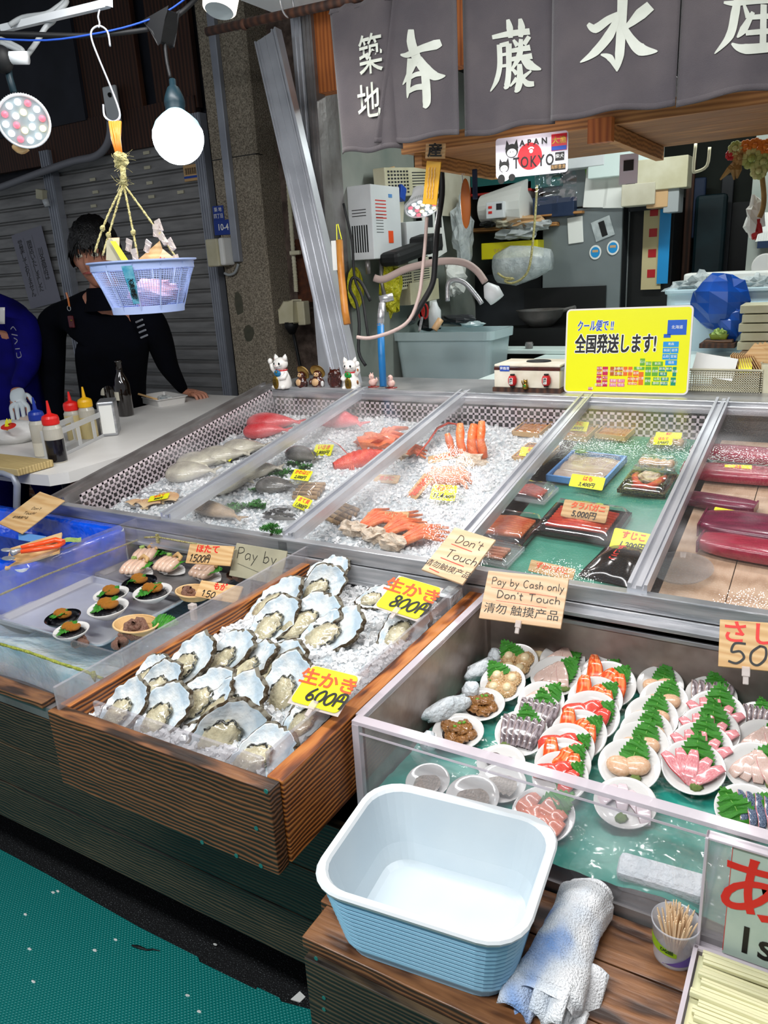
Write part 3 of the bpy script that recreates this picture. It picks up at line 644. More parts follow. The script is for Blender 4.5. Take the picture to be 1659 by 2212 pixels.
# orange crab and red spiny lobster in bay two
t=thing('crab','orange red crab lying behind the spiny lobster','crab',CP(820,958,0)); c=CP(818,955,.018)
MB().ball(c,(.075,.055,.03),16,10,amp=.5,fr=14,seed=4).build('shell','crab_orange',t)
for (ex,ey) in ((862,928),(880,925),(872,940),(790,965),(845,930)):
    e=CP(ex,ey,.02); m1=c.lerp(e,.55)+NG*.02; MB().tube([c,m1,e],[.009,.010,.006],7).build('leg','crab_orange',t,smooth=True)
t=thing('spiny_lobster','bright red spiny lobster with long antennae on the ice','lobster',CP(770,1000,0)); c=CP(778,992,.02); U,V=axes(NG,48)
b=MB(frame(c,U,NG)); b.grid(lambda u,v:((u-.5)*.17,.036*math.sin(PI*min(1,.12+u*.8))*math.cos(2*PI*v),.028*math.sin(PI*min(1,.12+u*.8))*math.sin(2*PI*v)*(1+.06*math.cos(u*60))),40,14); b.build('body','crab_red',t,smooth=True)
for k in range(6):
    s=c-U*.02+V*(.01*(k-2.5)); e=CP(736+k*6,1012+k*5-abs(k-2)*4,.0); m1=s.lerp(e,.5)+NG*.02; MB().tube([s,m1,e],[.004,.004,.002],6).build('leg','crab_red',t,smooth=True)
for (ex,ey) in ((708,948),(745,985)):
    s=CP(760,990,.03); e=CP(ex,ey,.03); MB().tube([s,s.lerp(e,.5)+NG*.012,e],[.0018,.0013,.0006],5).build('antenna','crab_red',t)
# --- razor clams and packs
mat('razor','#8a6a45',.4,col2='#b08e60',scale=30,vs=(1,6,6)); mat('pack_clear','#dfe6e6',.08,alpha=.22,coat=.6)
def bundle(label,px,py,n,L,r,yaw,m='razor',cat='clam bundle',name='razor_clams'):
    t=thing(name,label,cat,CP(px,py)); c=CP(px,py,.012); U,V=axes(NG,yaw)
    for k in range(n):
        row=k%2; o=c+V*((k-(n-1)/2)*r*1.5)+NG*(row*r*1.3); b=MB(); b.tube([o-U*L/2,o+U*L/2],r,8); b.build('shell',m,t,smooth=True)
    b=MB()
    for s in (-.25,.25): 
        o=c+U*L*s; pts=[o+V*(n*r*.85*math.cos(a))+NG*(r*.6+r*2.0*math.sin(a)) for a in [i*PI/6 for i in range(12)]]; b.tube(pts,.0009,4,closed=True)
    b.build('band','tag_wood',t); return t
bundle('bundle of razor clams behind the yellow tag in the second bay',668,1063,8,.075,.0065,12)
bundle('wrapped bundle of brown razor clams by the snow crab',738,1113,8,.060,.0065,-20)
def pack(label,px,py,w,d,h,yaw,cat='pack',name='clear_pack',base=None,hh=0,film=True):
    c=CP(px,py,hh); t=thing(name,label,cat,c); U,V=axes(NG,yaw); T=frame(c,U,NG)
    if base:
        b=MB(T); b.box((-w/2,-d/2,0),(w/2,d/2,.003)); b.box((-w/2,-d/2,.003),(-w/2+.003,d/2,.01)); b.box((w/2-.003,-d/2,.003),(w/2,d/2,.01)); b.box((-w/2,-d/2,.003),(w/2,-d/2+.003,.01)); b.box((-w/2,d/2-.003,.003),(w/2,d/2,.01)); b.build('tray_base',base,t)
    if film:
        b=MB(T); b.grid(lambda u,v:((u-.5)*w*.98,(v-.5)*d*.98,h*(1 if (.04<u<.96 and .04<v<.96) else .3)+.0025*noise.noise(Vector((u*7,v*7,px)))),12,12); b.build('film','film',t,smooth=True)
    return t,T,U,V
t,T,U,V=pack('clear pack of small grey fish at the front of the second bay',618,1118,.13,.075,.022,14,base='pack_clear')
for k in range(6): MB(T).ball((J(.04),-.028+k*.011,.010),(.035,.005,.006),10,6).build('small_fish','fish_dark',t,smooth=True)
t,T,U,V=pack('clear tray under the razor clam bundle',650,1072,.11,.07,.03,12,base='pack_clear')
# --- uni boxes
mat('uni','#d07a22',.3,col2='#e8a040',scale=90,bump=.8,bscale=160); mat('box_wood','#c9a26c',.6)
def unibox(label,px,py,w=.092,d=.105,yaw=-6):
    t,T,U,V=pack(label,px,py,w,d,.018,yaw,cat='uni box',name='uni_box')
    b=MB(T); b.box((-w/2,-d/2,0),(w/2,d/2,.002)); b.box((-w/2,-d/2,0),(w/2,-d/2+.003,.016)); b.box((-w/2,d/2-.003,0),(w/2,d/2,.016)); b.box((-w/2,-d/2,0),(-w/2+.003,d/2,.016)); b.box((w/2-.003,-d/2,0),(w/2,d/2,.016)); b.build('wooden_box','box_wood',t)
    b=MB(T); b.grid(lambda u,v:((u-.5)*(w-.01),(v-.5)*(d-.01),.010+.0035*abs(math.sin(u*24))*abs(math.sin(v*9))),50,16); b.build('uni_roe','uni',t,smooth=True); return t
unibox('box of orange sea urchin behind the third rail, rear one',1151,931); unibox('box of orange sea urchin left of the rail with a tag on it',1158,985,.10,.11)
unibox('box of sea urchin under the 14,800 yen tag',1250,938); unibox('untagged box of sea urchin with white writing on its lid',1333,936,.095,.11,-8)
# --- scallop packs
mat('scallop','#cfa07c',.3,col2='#dcb898',scale=18,coat=.4,sss=.1)
for lab,px,py,n in (('pack of raw scallops at the back under the yellow tags',1440,962,5),('pack of raw scallops before the rear pack',1418,1008,5)):
    t,T,U,V=pack(lab,px,py,.10,.05,.026,-2,base='pack_clear')
    for k in range(n): MB(T).ball((-.036+k*.018,0,.012),(.011,.018,.011),12,8).build('scallop','scallop',t,smooth=True)
t,T,U,V=pack('blue rimmed tray of white pike conger fillets',1268,1018,.15,.17,.024,-6,cat='fish tray',name='fish_tray')
mat('tray_blue','#5d93d0',.35); mat('conger','#d6c3b6',.35,col2='#c2aa9a',scale=16,coat=.4)
b=MB(T); w,d=.158,.18; b.box((-w/2,-d/2,0),(w/2,d/2,.003)); 
for q in (((-w/2,-d/2,0),(w/2,-d/2+.006,.018)),((-w/2,d/2-.006,0),(w/2,d/2,.018)),((-w/2,-d/2,0),(-w/2+.006,d/2,.018)),((w/2-.006,-d/2,0),(w/2,d/2,.018))): b.box(*q)
b.build('tray_base','tray_blue',t)
for k in range(3): MB(T).grid(lambda u,v:(-.068+.136*u,-.075+.05*k+.055*v,.008+.006*math.sin(PI*v)+.002*math.sin(u*9+k)+.003*k*0),14,6).build('fillet','conger',t,smooth=True)
b=MB(T); b.lathe([(0,.020),(.016,.020),(.016,.0195)],16,T=T@Matrix.Translation((-.045,.065,.008))); b.T=None; b.build('round_sticker','leaf_dark',t)
# --- crab trays with black bases
def crabtray(label,px,py,w,d,yaw,nl,m='crab_red',meat=True):
    t,T,U,V=pack(label,px,py,w,d,.03,yaw,cat='crab tray',name='crab_tray',base='black_gloss')
    if meat: MB(T).ball((0,d*.18,.014),(w*.2,d*.16,.012),12,8,amp=.6,fr=10).build('crab_meat','crab_meat',t)
    for k in range(nl):
        a=-.5+k/(max(1,nl-1)); MB(T).tube([(-w*.38,a*d*.6,.012),(0,a*d*.62-.006*abs(a),.018),(w*.38,a*d*.6+.004,.012)],[.006,.0075,.005],7).build('leg',m,t,smooth=True)
    return t
crabtray('black tray of king crab pieces under the wooden 5,000 yen sign',1258,1133,.19,.15,-4,8,meat=False)
t,T,U,V=pack('black tray with crab leg pieces curled round pale meat',1400,1048,.12,.125,.03,-4,cat='crab tray',name='crab_tray',base='black_gloss')
MB(T).ball((0,.012,.016),(.03,.024,.014),12,8,amp=.6,fr=10).build('crab_meat','crab_meat',t)
for s in (-1,1): MB(T).tube([(s*.006,-.032,.012),(s*.024,-.022,.016),(s*.034,.0,.02),(s*.036,.026,.016)],[.006,.009,.0085,.006],8).build('leg','crab_red',t,smooth=True)
MB(T).tube([(-.03,-.034,.01),(0,-.038,.014),(.03,-.034,.01)],[.005,.008,.005],8).build('leg','crab_red',t,smooth=True)
crabtray('pack of orange crab sticks by the rail at the left of the green bay',1100,1148,.13,.13,-4,9,'crab_orange',False)
t,T,U,V=pack('pack of red shrimp left on the green sheet',1142,1068,.13,.09,.024,-6,base='pack_clear')
for k in range(4): MB(T).tube([(-.045,-.02+k*.012,.008),(0,-.016+k*.012,.015),(.045,-.022+k*.012,.009)],[.004,.008,.005],7).build('shrimp','crab_red',t,smooth=True)
t,T,U,V=pack('clear pack of crab legs at the front left of the green bay',1068,1200,.11,.09,.02,-6,base='pack_clear')
for k in range(4): MB(T).tube([(-.03,-.02+k*.013,.008),(.03,-.018+k*.013,.009)],[.004,.005],7).build('leg','crab_pale',t,smooth=True)
# dark pouch
c=CP(1342,1215,.0); t=thing('dark_pouch','glossy dark pouch with red writing in the fourth bay','pouch',c); U,V=axes(NG,-8); T=frame(c,U,NG)
MB(T).grid(lambda u,v:((u-.5)*.125*(1-.1*v),(v-.5)*.17,.026*math.sin(PI*u)**.6*math.sin(PI*v)**.6+.002*noise.noise(Vector((u*6,v*6,2)))),16,18).build('pouch','black_gloss',t,smooth=True)
for k,s in enumerate('すじこ'): txt(s,c+NG*.0255+V*(.018-.022*k)-U*.008,U,V,.022,'red_ink',t,bold=.0004)
# --- tuna
mat('tuna','#8e1330',.25,col2='#a82241',scale=30,bump=.1,bscale=90,coat=.5,vs=(1,5,1)); mat('tuna_dark','#5b1030',.3,col2='#7c1c40',scale=20,coat=.5,vs=(1,5,1))
def tuna(label,px,py,L,W,H,yaw,m='tuna'):
    c=CP(px,py,0); U,V=axes(NG,yaw); T=frame(c,U,NG); t=thing('tuna_block',label,'tuna block',c)
    MB(T).grid(lambda u,v:((u-.5)*L,W/2*math.copysign(abs(math.cos(2*PI*v))**.55,math.cos(2*PI*v))*(1-.35*abs(2*u-1)**4)+.012*(u-.5)**2,H/2+H/2*math.copysign(abs(math.sin(2*PI*v))**.5,math.sin(2*PI*v))*(1-.3*abs(2*u-1)**4)),18,20).build('flesh',m,t,smooth=True)
    b=MB(T); b.prism([(-L/2,-.4*W),(-L/2,.4*W),(-L/2+.004,.4*W),(-L/2+.004,-.4*W)],H*.1,H*.9); b.prism([(L/2-.004,-.4*W),(L/2-.004,.4*W),(L/2,.4*W),(L/2,-.4*W)],H*.1,H*.9); b.build('cut_end','tuna_dark',t); return t
tuna('rearmost slab of tuna on the pale boards',1606,992,.26,.075,.028,-4); tuna('long tuna slab just before the rear yellow tag',1600,1036,.28,.075,.030,0)
tuna('narrow purplish tuna slab in the middle of the right bay',1545,1094,.18,.055,.024,-8,'tuna_dark'); tuna('large dark tuna block behind the front yellow tag',1640,1160,.24,.11,.038,-4,'tuna_dark'); tuna('front red tuna block with a pale edge',1640,1205,.24,.07,.034,-6)
b=MB(); b.lathe([(.001,.004),(.055,.004),(.062,.012),(.064,.013)],32); T=frame(CP(1470,1236,.0),axes(NG)[0],NG); b.v=[T@v for v in b.v]; tag(b.build('plastic_dish','smoke_plastic'),'round clear plastic dish lid at the front of the tuna bay','lid')
# ================================================================== hand-drawn lettering
GL={'D':[[(0,0),(0,1)],[(0,1),(.35,.95),(.62,.55),(.4,.1),(0,0)]],'o':[[(.3,.55),(.05,.42),(.08,.08),(.35,.0),(.55,.25),(.45,.5),(.28,.55)]],'n':[[(0,.55),(0,0)],[(0,.38),(.22,.55),(.42,.45),(.44,0)]],
"'":[[(.05,1),(.02,.78)]],'t':[[(.2,.9),(.18,.1),(.36,.02)],[(0,.58),(.42,.6)]],'T':[[(.35,.95),(.33,0)],[(0,.93),(.7,1)]],'u':[[(0,.55),(.04,.1),(.25,0),(.45,.2)],[(.46,.55),(.46,0)]],'c':[[(.45,.48),(.2,.55),(.02,.3),(.15,.03),(.45,.06)]],
'h':[[(0,1),(0,0)],[(0,.35),(.22,.54),(.42,.42),(.42,0)]],'P':[[(0,1),(.03,0)],[(0,.97),(.4,1),(.55,.72),(.3,.5),(.02,.48)]],'a':[[(.45,.5),(.2,.56),(.02,.3),(.15,.02),(.42,.2)],[(.46,.55),(.5,0)]],'y':[[(0,.55),(.2,.12)],[(.45,.55),(.05,-.42)]],
'b':[[(0,1),(.02,0)],[(.02,.4),(.28,.55),(.48,.3),(.28,.02),(.02,.06)]],'C':[[(.62,.85),(.35,1),(.05,.7),(.08,.25),(.35,0),(.65,.15)]],'s':[[(.4,.5),(.15,.55),(.08,.38),(.36,.22),(.3,.03),(.02,.05)]],'l':[[(.05,1),(.08,0)]],'!':[[(.05,1),(.05,.3)],[(.05,.08),(.05,0)]],
'1':[[(0,.75),(.22,1),(.18,0)]],'5':[[(.5,1),(.12,.97),(.06,.55),(.35,.6),(.52,.3),(.3,0),(0,.08)]],'0':[[(.28,.95),(.03,.6),(.06,.15),(.3,0),(.52,.35),(.48,.85),(.26,.95)]],'.':[[(.04,.08),(.06,0)]],'e':[[(.03,.28),(.45,.32),(.3,.55),(.05,.35),(.15,.03),(.46,.1)]],
'6':[[(.42,1),(.12,.6),(.05,.2),(.3,0),(.5,.22),(.3,.45),(.08,.3)]],'8':[[(.45,.9),(.15,.98),(.1,.7),(.4,.45),(.45,.1),(.15,.0),(.08,.3),(.4,.6),(.45,.9)]],
'円':[[(.05,.0),(.1,.95),(.6,.98),(.62,.05),(.52,.0)],[(.35,.95),(.35,.5)],[(.08,.5),(.62,.52)]]}
def hand(s,u,v,h,w,sx=1,sp=.2,slant=.0):
    """strokes for a handwritten line starting at (u,v), cap height h, pen width w"""
    o=[];x=0
    for ch in s:
        if ch==' ': x+=.45; continue
        g=GL[ch]; mx=max(p[0] for st_ in g for p in st_)
        for st_ in g: o.append(([(u+(x+a+b*slant)*h*sx,v+b*h) for a,b in st_],w))
        x+=mx+sp
    return o
# ================================================================== OYSTER BOX
ox0,ox1,oy0,oy1,oz0,oz1=-1.042,-.590,.640,1.378,.714,.852
t=thing('oyster_box','brown scorched cedar box full of ice and opened oysters','wooden box',((ox0+ox1)/2,oy0,oz0))
MB().box((ox0,oy0,oz0),(ox1-.0,oy0+.024,oz1)).build('front_panel','burnt_wood',t,bevel=.002)
MB().box((ox1-.024,oy0+.0245,oz0+.004),(ox1+.004,oy1,oz1+.001)).build('side_panel','burnt_wood_y_lit',t,bevel=.002)
MB().box((ox0,oy0+.0245,oz0),(ox0+.024,oy1,oz1)).build('side_panel','burnt_wood_y_lit',t,bevel=.002)
MB().box((ox0+.0245,oy1-.022,oz0),(ox1-.0245,oy1,oz1)).build('back_panel','burnt_wood',t,bevel=.002)
MB().box((ox0+.01,oy0+.01,oz0+.002),(ox1-.01,oy1-.01,oz0+.02)).build('bottom','black',t)
mat('brass_green','#3f8f86',.4,.6)
for (px,py) in ((583,1725),(562,1805),(572,1886),(445,1835),(519,1864)):
    w_=P(px-8,py-16,y=oy0-.0005); b=MB(); b.lathe([(0,0),(.0035,0),(.0035,.001),(0,.001)],10,T=frame(w_,(1,0,0),(0,-1,0))); b.build('screw','brass_green',t)
def guard(label,pts,th=.004,m='acrylic'):
    (x0,y0,z0),(x1,y1,z1)=pts; t=MB(); t.box((x0,y0,z0),(x1,y1,z1)); return tag(t.build('acrylic_guard',m,bevel=.0008),label,'guard')
guard('tall frosted acrylic guard along the left side of the oyster box',((ox0+.012,oy0+.01,.80),(ox0+.018,oy1-.01,.893)))
guard('low acrylic guard across the front of the oyster box',((-.965,oy0+.030,.81),(-.625,oy0+.036,.872)))
guard('low acrylic guard along the right side of the oyster box',((ox1-.036,oy0+.04,.80),(ox1-.030,oy1-.04,.876)))
fo=icebed('oyster_ice',ox0+.026,ox1-.027,oy0+.027,oy1-.024,lambda x,y:.812+.012*math.sin((y-.6)*4),.016,'crushed ice under the oysters in the cedar box',110,170,chips=4200,chip=.0085)
# oysters
mat('nacre','#e3e4e0',.18,col2='#b4c6d1',scale=3.5,lo=.40,hi=.66,bump=.25,bscale=10,coat=.7,spec=.6); mat('oyster_edge','#cfc6b0',.6,col2='#5f4a2c',scale=9,lo=.40,hi=.52,bump=1,bscale=180); mat('oyster_back','#6b5638',.75,col2='#b39a6a',scale=9,bump=1,bscale=120)
mat('oyster_meat','#cdc3a2',.12,col2='#9c9276',scale=7,lo=.35,hi=.7,bump=.5,bscale=12,coat=.9,spec=.7,sss=.1); mat('mantle','#141513',.18,col2='#6a6a5c',scale=12,lo=.45,hi=.65,coat=.8,bump=.4,bscale=20)
def oyster_parts(seed):
    rr=random.Random(seed); L,W=.5,.31
    def outl(a):
        c,s=math.cos(a),math.sin(a); w=W*(1+.28*c-.10*c*c); q=1+.16*noise.noise(Vector((c*1.8+seed*3,s*1.8,seed)))+.08*noise.noise(Vector((c*7,s*7,seed*2.)))+.045*noise.noise(Vector((c*19,s*19,seed)))
        return (L*c*q,w*s*q)
    b=MB(); nu=48
    rings=[(0,-.055,0),(.25,-.052,0),(.5,-.042,0),(.72,-.022,0),(.88,.004,0),(.96,.02,0),(1.0,.026,1),(1.05,.016,1),(1.10,-.008,1),(1.04,-.05,2),(.8,-.10,2),(.45,-.14,2),(0,-.15,2)]
    vs=[];
    for k,(u,z,m_) in enumerate(rings):
        for j in range(nu):
            a=2*PI*j/nu; x,y=outl(a); ruf=.05*noise.noise(Vector((math.cos(a)*5,math.sin(a)*5,seed*1.7)))*max(0,u-.5)*2; fr=.02*noise.noise(Vector((math.cos(a)*16,math.sin(a)*16,k+seed)))*(1 if 6<=k<=9 else .15)
            vs.append((x*u*(1+fr*2),y*u*(1+fr*2),z+ruf+fr+.03*(x/L)*u))
    fs=[];mm=[]
    for k in range(len(rings)-1):
        for j in range(nu): fs.append((k*nu+j,k*nu+(j+1)%nu,(k+1)*nu+(j+1)%nu,(k+1)*nu+j)); mm.append(max(rings[k][2],0) if k>=6 else 0)
    b.add(vs,fs); b.m=mm
    mt=MB(); off=-.10; 
    mt.ball((off,.0,-.004),(.27,.175,.058),24,12,amp=.28,fr=9,seed=seed); mt.ball((off-.08,.03,.012),(.12,.08,.04),14,8,amp=.3,fr=8,seed=seed+2); mt.ball((off+.10,-.02,.005),(.07,.06,.05),12,8)
    mb=MB(); pts=[]
    for i in range(40):
        a=-1.7+3.5*i/39; q=1+.09*math.sin(a*9+seed); pts.append((off+.27*q*math.cos(a),.175*q*math.sin(a),.012+.014*math.sin(a*13+seed)))
    mb.tube(pts,[.007+.012*abs(math.sin(i*1.3+seed)) for i in range(40)],6)
    return b,mt,mb
OYV=[]
for s_ in range(5):
    b,mt,mb=oyster_parts(s_+1); OYV.append((b,mt,mb))
OYM={}
def oyster(label,a,b_,v,z=.842,tilt=32,roll=0,group='opened oysters on ice',scale=1.0,w=1.0):
    n=Vector((0,-math.sin(math.radians(tilt)),math.cos(math.radians(tilt))))
    c0=P((a[0]+b_[0])/2,(a[1]+b_[1])/2,z=z); pa_=PP(*a,c0,n); pb_=PP(*b_,c0,n); L=(pb_-pa_).length*1.2*scale; ax=(pb_-pa_).normalized()
    T=frame(c0,ax,n)@Matrix.Rotation(math.radians(roll),4,'X')
    t=thing('oyster',label,'oyster',c0,group=None); t.rotation_euler=T.to_euler(); t.scale=(L,L*w,L)
    if v not in OYM:
        sh,mt,mb=OYV[v]
        o1=sh.build('shell',['nacre','oyster_edge','oyster_back'],t,local=True,smooth=True); o2=mt.build('meat','oyster_meat',t,local=True,smooth=True); o3=mb.build('mantle','mantle',t,local=True,smooth=True); OYM[v]=(o1,o2,o3)
    else:
        for o in OYM[v]: c=o.copy(); C.objects.link(c); c.parent=t
    return t
OY=[('small upended oyster at the back wall of the cedar box',(672,1238),(742,1222),0,.86,30,0,1.1),
('pearly oyster standing highest in the rear group',(655,1302),(728,1238),1,.865,40,20,1.05),
('flat little oyster tucked beside the left guard, rear group',(628,1272),(668,1256),3,.85,25,0,1),
('rough edged oyster leftmost of the rear group',(543,1332),(640,1268),2,.85,35,-8,1.05),
('oyster lowest left of the rear group with a pale plump meat',(550,1382),(628,1306),3,.845,38,5,1.1),
('broad blue tinged oyster in the middle of the rear group',(598,1376),(722,1308),1,.85,35,0,1.0),
('oyster with a ruffled golden rim lowest right of the rear group',(652,1392),(766,1342),4,.845,30,0,1.08),
('single oyster shell lying behind the 800 yen tag',(776,1300),(846,1284),2,.84,12,25,1.0),
('oyster half hidden below the 800 yen tag',(832,1402),(905,1322),0,.84,30,10,1.0),
('big flat yellowish oyster at the top left of the front group',(362,1470),(444,1396),4,.85,38,0,1.15),
('bluish oyster next to the yellowish one',(437,1462),(536,1378),1,.85,36,-8,1.0),
('narrow oyster with a brown pointed lip in the front group',(478,1478),(590,1400),3,.848,34,-15,.95),
('long oyster with a purple fringed lip',(530,1490),(640,1408),0,.848,34,-5,1.05),
('upright oyster with pinkish meat beside the 600 yen tag',(588,1545),(640,1430),2,.85,40,0,1.12),
('pale blue ruffled oyster at the left guard',(290,1490),(352,1428),1,.848,38,0,1.1),
('steep narrow oyster left of the big yellowish one',(305,1525),(378,1440),3,.842,40,15,1.0),
('oyster nearest the left end of the front guard',(222,1572),(302,1492),4,.842,40,5,1.12),
('tall white oyster behind the front guard, second from its left end',(305,1590),(388,1498),0,.842,42,8,1.08),
('wide oyster lying across the two tall front ones',(378,1548),(488,1474),2,.852,34,0,1.1),
('oyster with the darkest mantle in the middle front',(428,1572),(552,1488),4,.85,34,4,1.08),
('oyster seen edge on with a tawny rough back near the front guard',(428,1628),(552,1546),3,.832,48,38,1.05),
('lowest oyster by the front right corner of the cedar box',(496,1668),(622,1602),1,.834,30,8,1.05),
('oyster showing below the 600 yen tag',(622,1592),(700,1512),0,.84,34,0,1.05)]
for (lab,a,b_,v,z,ti,ro,sc_) in OY: oyster(lab,a,b_,v,z,ti,ro,scale=sc_)
# price cards of the oysters
def card(name,label,px4,pt,n,m,th=.0015,cat='price tag',round_=.008): return board(name,label,cat,px4,pt,n,m,th,round_=round_,pname='card',bevel=0)
def sleeve_clip(t,c,U,V,N,s=.012):
    b=MB(frame(c,U,N)); b.box((-s/2,-s,-.003),(s/2,s*.3,.004)); b.box((-s*.35,-s*2.0,-.002),(s*.35,-s,.003)); b.build('clip','clip_clear',t,bevel=.001)
mat('clip_clear','#e6d9d2',.1,alpha=.55,coat=.8)
K=[]
for lab,px4,num in (('bright yellow card priced 600 yen clipped to the oyster box',((685,1443),(787,1464),(717,1539),(617,1507)),'600'),('bright yellow card priced 800 yen at the back right of the oyster box',((853,1243),(945,1268),(911,1341),(820,1309)),'800')):
    pt=P((px4[0][0]+px4[2][0])/2,(px4[0][1]+px4[2][1])/2,z=.888); t,c,U,V,w,h,n=card('price_card',lab,px4,pt,camn(68),'tag_yellow')
    o=c+n*.0006; txt('生かき',o+V*h*.17+U*w*.02,U,V,h*.43,'orange_ink',t,bold=h*.012,shear=-.15,sx=1.15)
    pen(hand(num+'円',-w*.25,-h*.38,h*.33,h*.055,1.05,.16,.1),o,U,V,'black_ink',t); 
    b=MB(frame(c,U,n)); b.box((-w/2-.003,-h/2-.004,-.0022),(w/2+.003,h/2+.002,-.0016)); b.build('sleeve','clip_clear',t); sleeve_clip(t,c-V*h*.42,U,V,n)
# wooden message boards
wp=P(990,1200,z=.935)
t,c,U,V,w,h,n=board('wooden_sign','wooden board saying Don\'t Touch beside the ice at the oyster box','sign',((979,1136),(1067,1166),(1003,1262),(914,1232)),wp,camn(62),'pale_wood',.005)
S_=hand("Don't",-w*.25,h*.20,h*.17,.0016)+hand('Touch',-w*.25,-h*.12,h*.17,.0016); pen(S_,c,U,V,'black_ink',t)
txt('请勿触摸产品',c-V*h*.33,U,V,h*.145,'black_ink',t); pen([([(-w*.3,h*.15),(w*.22,h*.13)],.0016),([(-w*.3,-h*.17),(w*.28,-h*.19)],.0018),([(-w*.36,-h*.43),(-w*.1,-h*.45)],.0018)],c,U,V,'red_ink',t,'underline')
wp=P(1128,1295,z=.888)
t,c,U,V,w,h,n=board('wooden_sign','wooden board saying Pay by Cash only, clipped behind the sashimi dishes','sign',((1058,1233),(1229,1249),(1211,1359),(1031,1334)),wp,camn(40),'pale_wood',.005)
pen(hand('Pay by Cash only',-w*.42,h*.22,h*.15,.0013,1.0)+hand("Don't Touch",-w*.32,-.04*h,h*.15,.0014,1.2),c,U,V,'black_ink',t); txt('清勿 触摸产品',c-V*h*.28,U,V,h*.22,'black_ink',t,sx=1.1)
pen([([(-w*.42,h*.16),(w*.40,h*.10)],.0006),([(-w*.33,-h*.10),(w*.3,-h*.13)],.0006)],c,U,V,'red_ink',t,'underline'); sleeve_clip(t,c-V*h*.48,U,V,n,.011)
# frosted foam slab standing at the back right of the oyster box
b=MB(); q=P(975,1290,z=.87); b.prism([(-.006,0),(.05,.0),(.058,.06),(.05,.075),(.03,.05),(.0,.045)],0,.03,T=frame(q,(0,1,0),(-1,0,0))); tag(b.build('ice_slab','frost'),'white frosted slab leaning on the rear right side of the oyster box','ice slab')
# ================================================================== SASHIMI TANK
sx0,sx1,sy0,sy1,sz0,sz1=-.572,.30,.822,1.338,.690,.852
t=thing('sashimi_case','open acrylic and steel tank filled with plates of sashimi','display tank',((sx0+sx1)/2,sy0,sz0-.02))
MB().box((sx0,sy0,.668),(sx1,sy1,.690)).build('base','steel_worn',t)
b=MB(); b.box((sx0,sy0+.02,.69),(sx0+.004,sy1,sz1-.004)); b.box((sx0,sy1-.006,.69),(sx1,sy1,sz1+.0)); b.build('steel_liner','steel_reflect_tint' if 'steel_reflect_tint' in MT else mat('steel_reflect_tint','#b3a299',.3,.3,col2='#7d6c64',scale=9,bump=.3,bscale=18).name,t)  # brownish pink reflections are put into the liner's base colour
MB().box((sx0,sy1-.03,sz1-.002),(sx1,sy1+.006,sz1+.006)).build('back_ledge','steel',t,bevel=.001)
b=MB(); b.box((sx0,sy0,.692),(sx1,sy0+.006,sz1-.001)); b.build('front_pane','acrylic_clear',t)
b=MB(); b.box((sx0-.004,sy0-.002,sz1-.0005),(sx1,sy0+.016,sz1+.006)); b.box((sx0-.004,sy0-.003,.70),(sx0+.008,sy0+.008,sz1)); b.box((sx0-.008,sy0+.016,sz1-.004),(sx0+.006,sy1,sz1+.006)); b.box((sx0,sy0-.0015,sz1-.016),(sx1,sy0-.0005,sz1-.012)); b.build('acrylic_rim','acrylic_edge',t,bevel=.001)
mat('teal_film','#2c8f80',.14,col2='#8cc3b2',scale=9,lo=.45,hi=.75,bump=.7,bscale=16,bdist=.02,coat=.8,detail=6)
b=MB(); b.grid(lambda u,v:(sx0+.008+(sx1-sx0-.016)*u,sy0+.01+(sy1-sy0-.02)*v,.712+.010*noise.noise(Vector((u*9,v*6,4)))+.004*noise.noise(Vector((u*30,v*20,1)))),90,60)
tag(b.build('teal_sheet','teal_film',smooth=True,loc=(-.1,sy0,.70)),'wet teal plastic sheet over ice under the sashimi plates','sheet')
b=MB()
for k,(px,py,L,a) in enumerate(((1040,1445,.085,70),(965,1530,.11,62),(1018,1490,.03,30),(925,1600,.03,0),(1070,1420,.03,50))):
    q=P(px,py,z=.745); b=MB(); b.ball((0,0,0),(L/2,.016,.018),14,9,amp=.35,fr=6,seed=k,T=Matrix.Translation(q)@Matrix.Rotation(math.radians(a),4,'Z')); tag(b.build('ice_lump','frost',smooth=True),['long frosted ice lump behind the boiled scallop plates','long smooth ice lump left of the brown clam plates','small ice crumbs between the two long lumps','ice crumbs by the front brown clam plate','ice crumbs at the back corner of the sashimi tank'][k],'ice lump')
# dish, leaf and sashimi kit (all local, plate radius 1 unit = R)
PRF=[(0,-.02),(.42,-.02),(.5,.0),(.80,.10),(1.0,.20),(1.0,.215),(.97,.222),(.78,.145),(.52,.055),(.3,.03),(0,.028)]
def leafmesh(b,T,L=1.0,W=.72,teeth=11,curl=.12,m=0,seed=0):
    """serrated shiso leaf: x from stalk to tip"""
    n=teeth*2; mid=[];lf=[];rt=[]
    for i in range(n+1):
        u=i/n; hw=W/2*math.sin(PI*u**.75)**.8 if 0<u<1 else .0; k=1.0 if i%2 else .80; z=curl*math.sin(PI*u)+.03*math.sin(i*1.7+seed); x=(u-.5)*L
        mid.append((x,0,z-.02)); tw=.04*math.sin(u*9+seed)
        lf.append((x-(.05 if i%2==0 else -.02)*L,hw*k,z*.5+tw)); rt.append((x-(.05 if i%2==0 else -.02)*L,-hw*k,z*.5-tw))
    mid=[(x,y,z*L) for x,y,z in mid]; lf=[(x,y,z*L) for x,y,z in lf]; rt=[(x,y,z*L) for x,y,z in rt]; vs=mid+lf+rt; K=n+1; fs=[(i,i+1,K+i+1,K+i) for i in range(n)]+[(i+1,i,2*K+i,2*K+i+1) for i in range(n)]
    b.add(vs,fs,m,T)
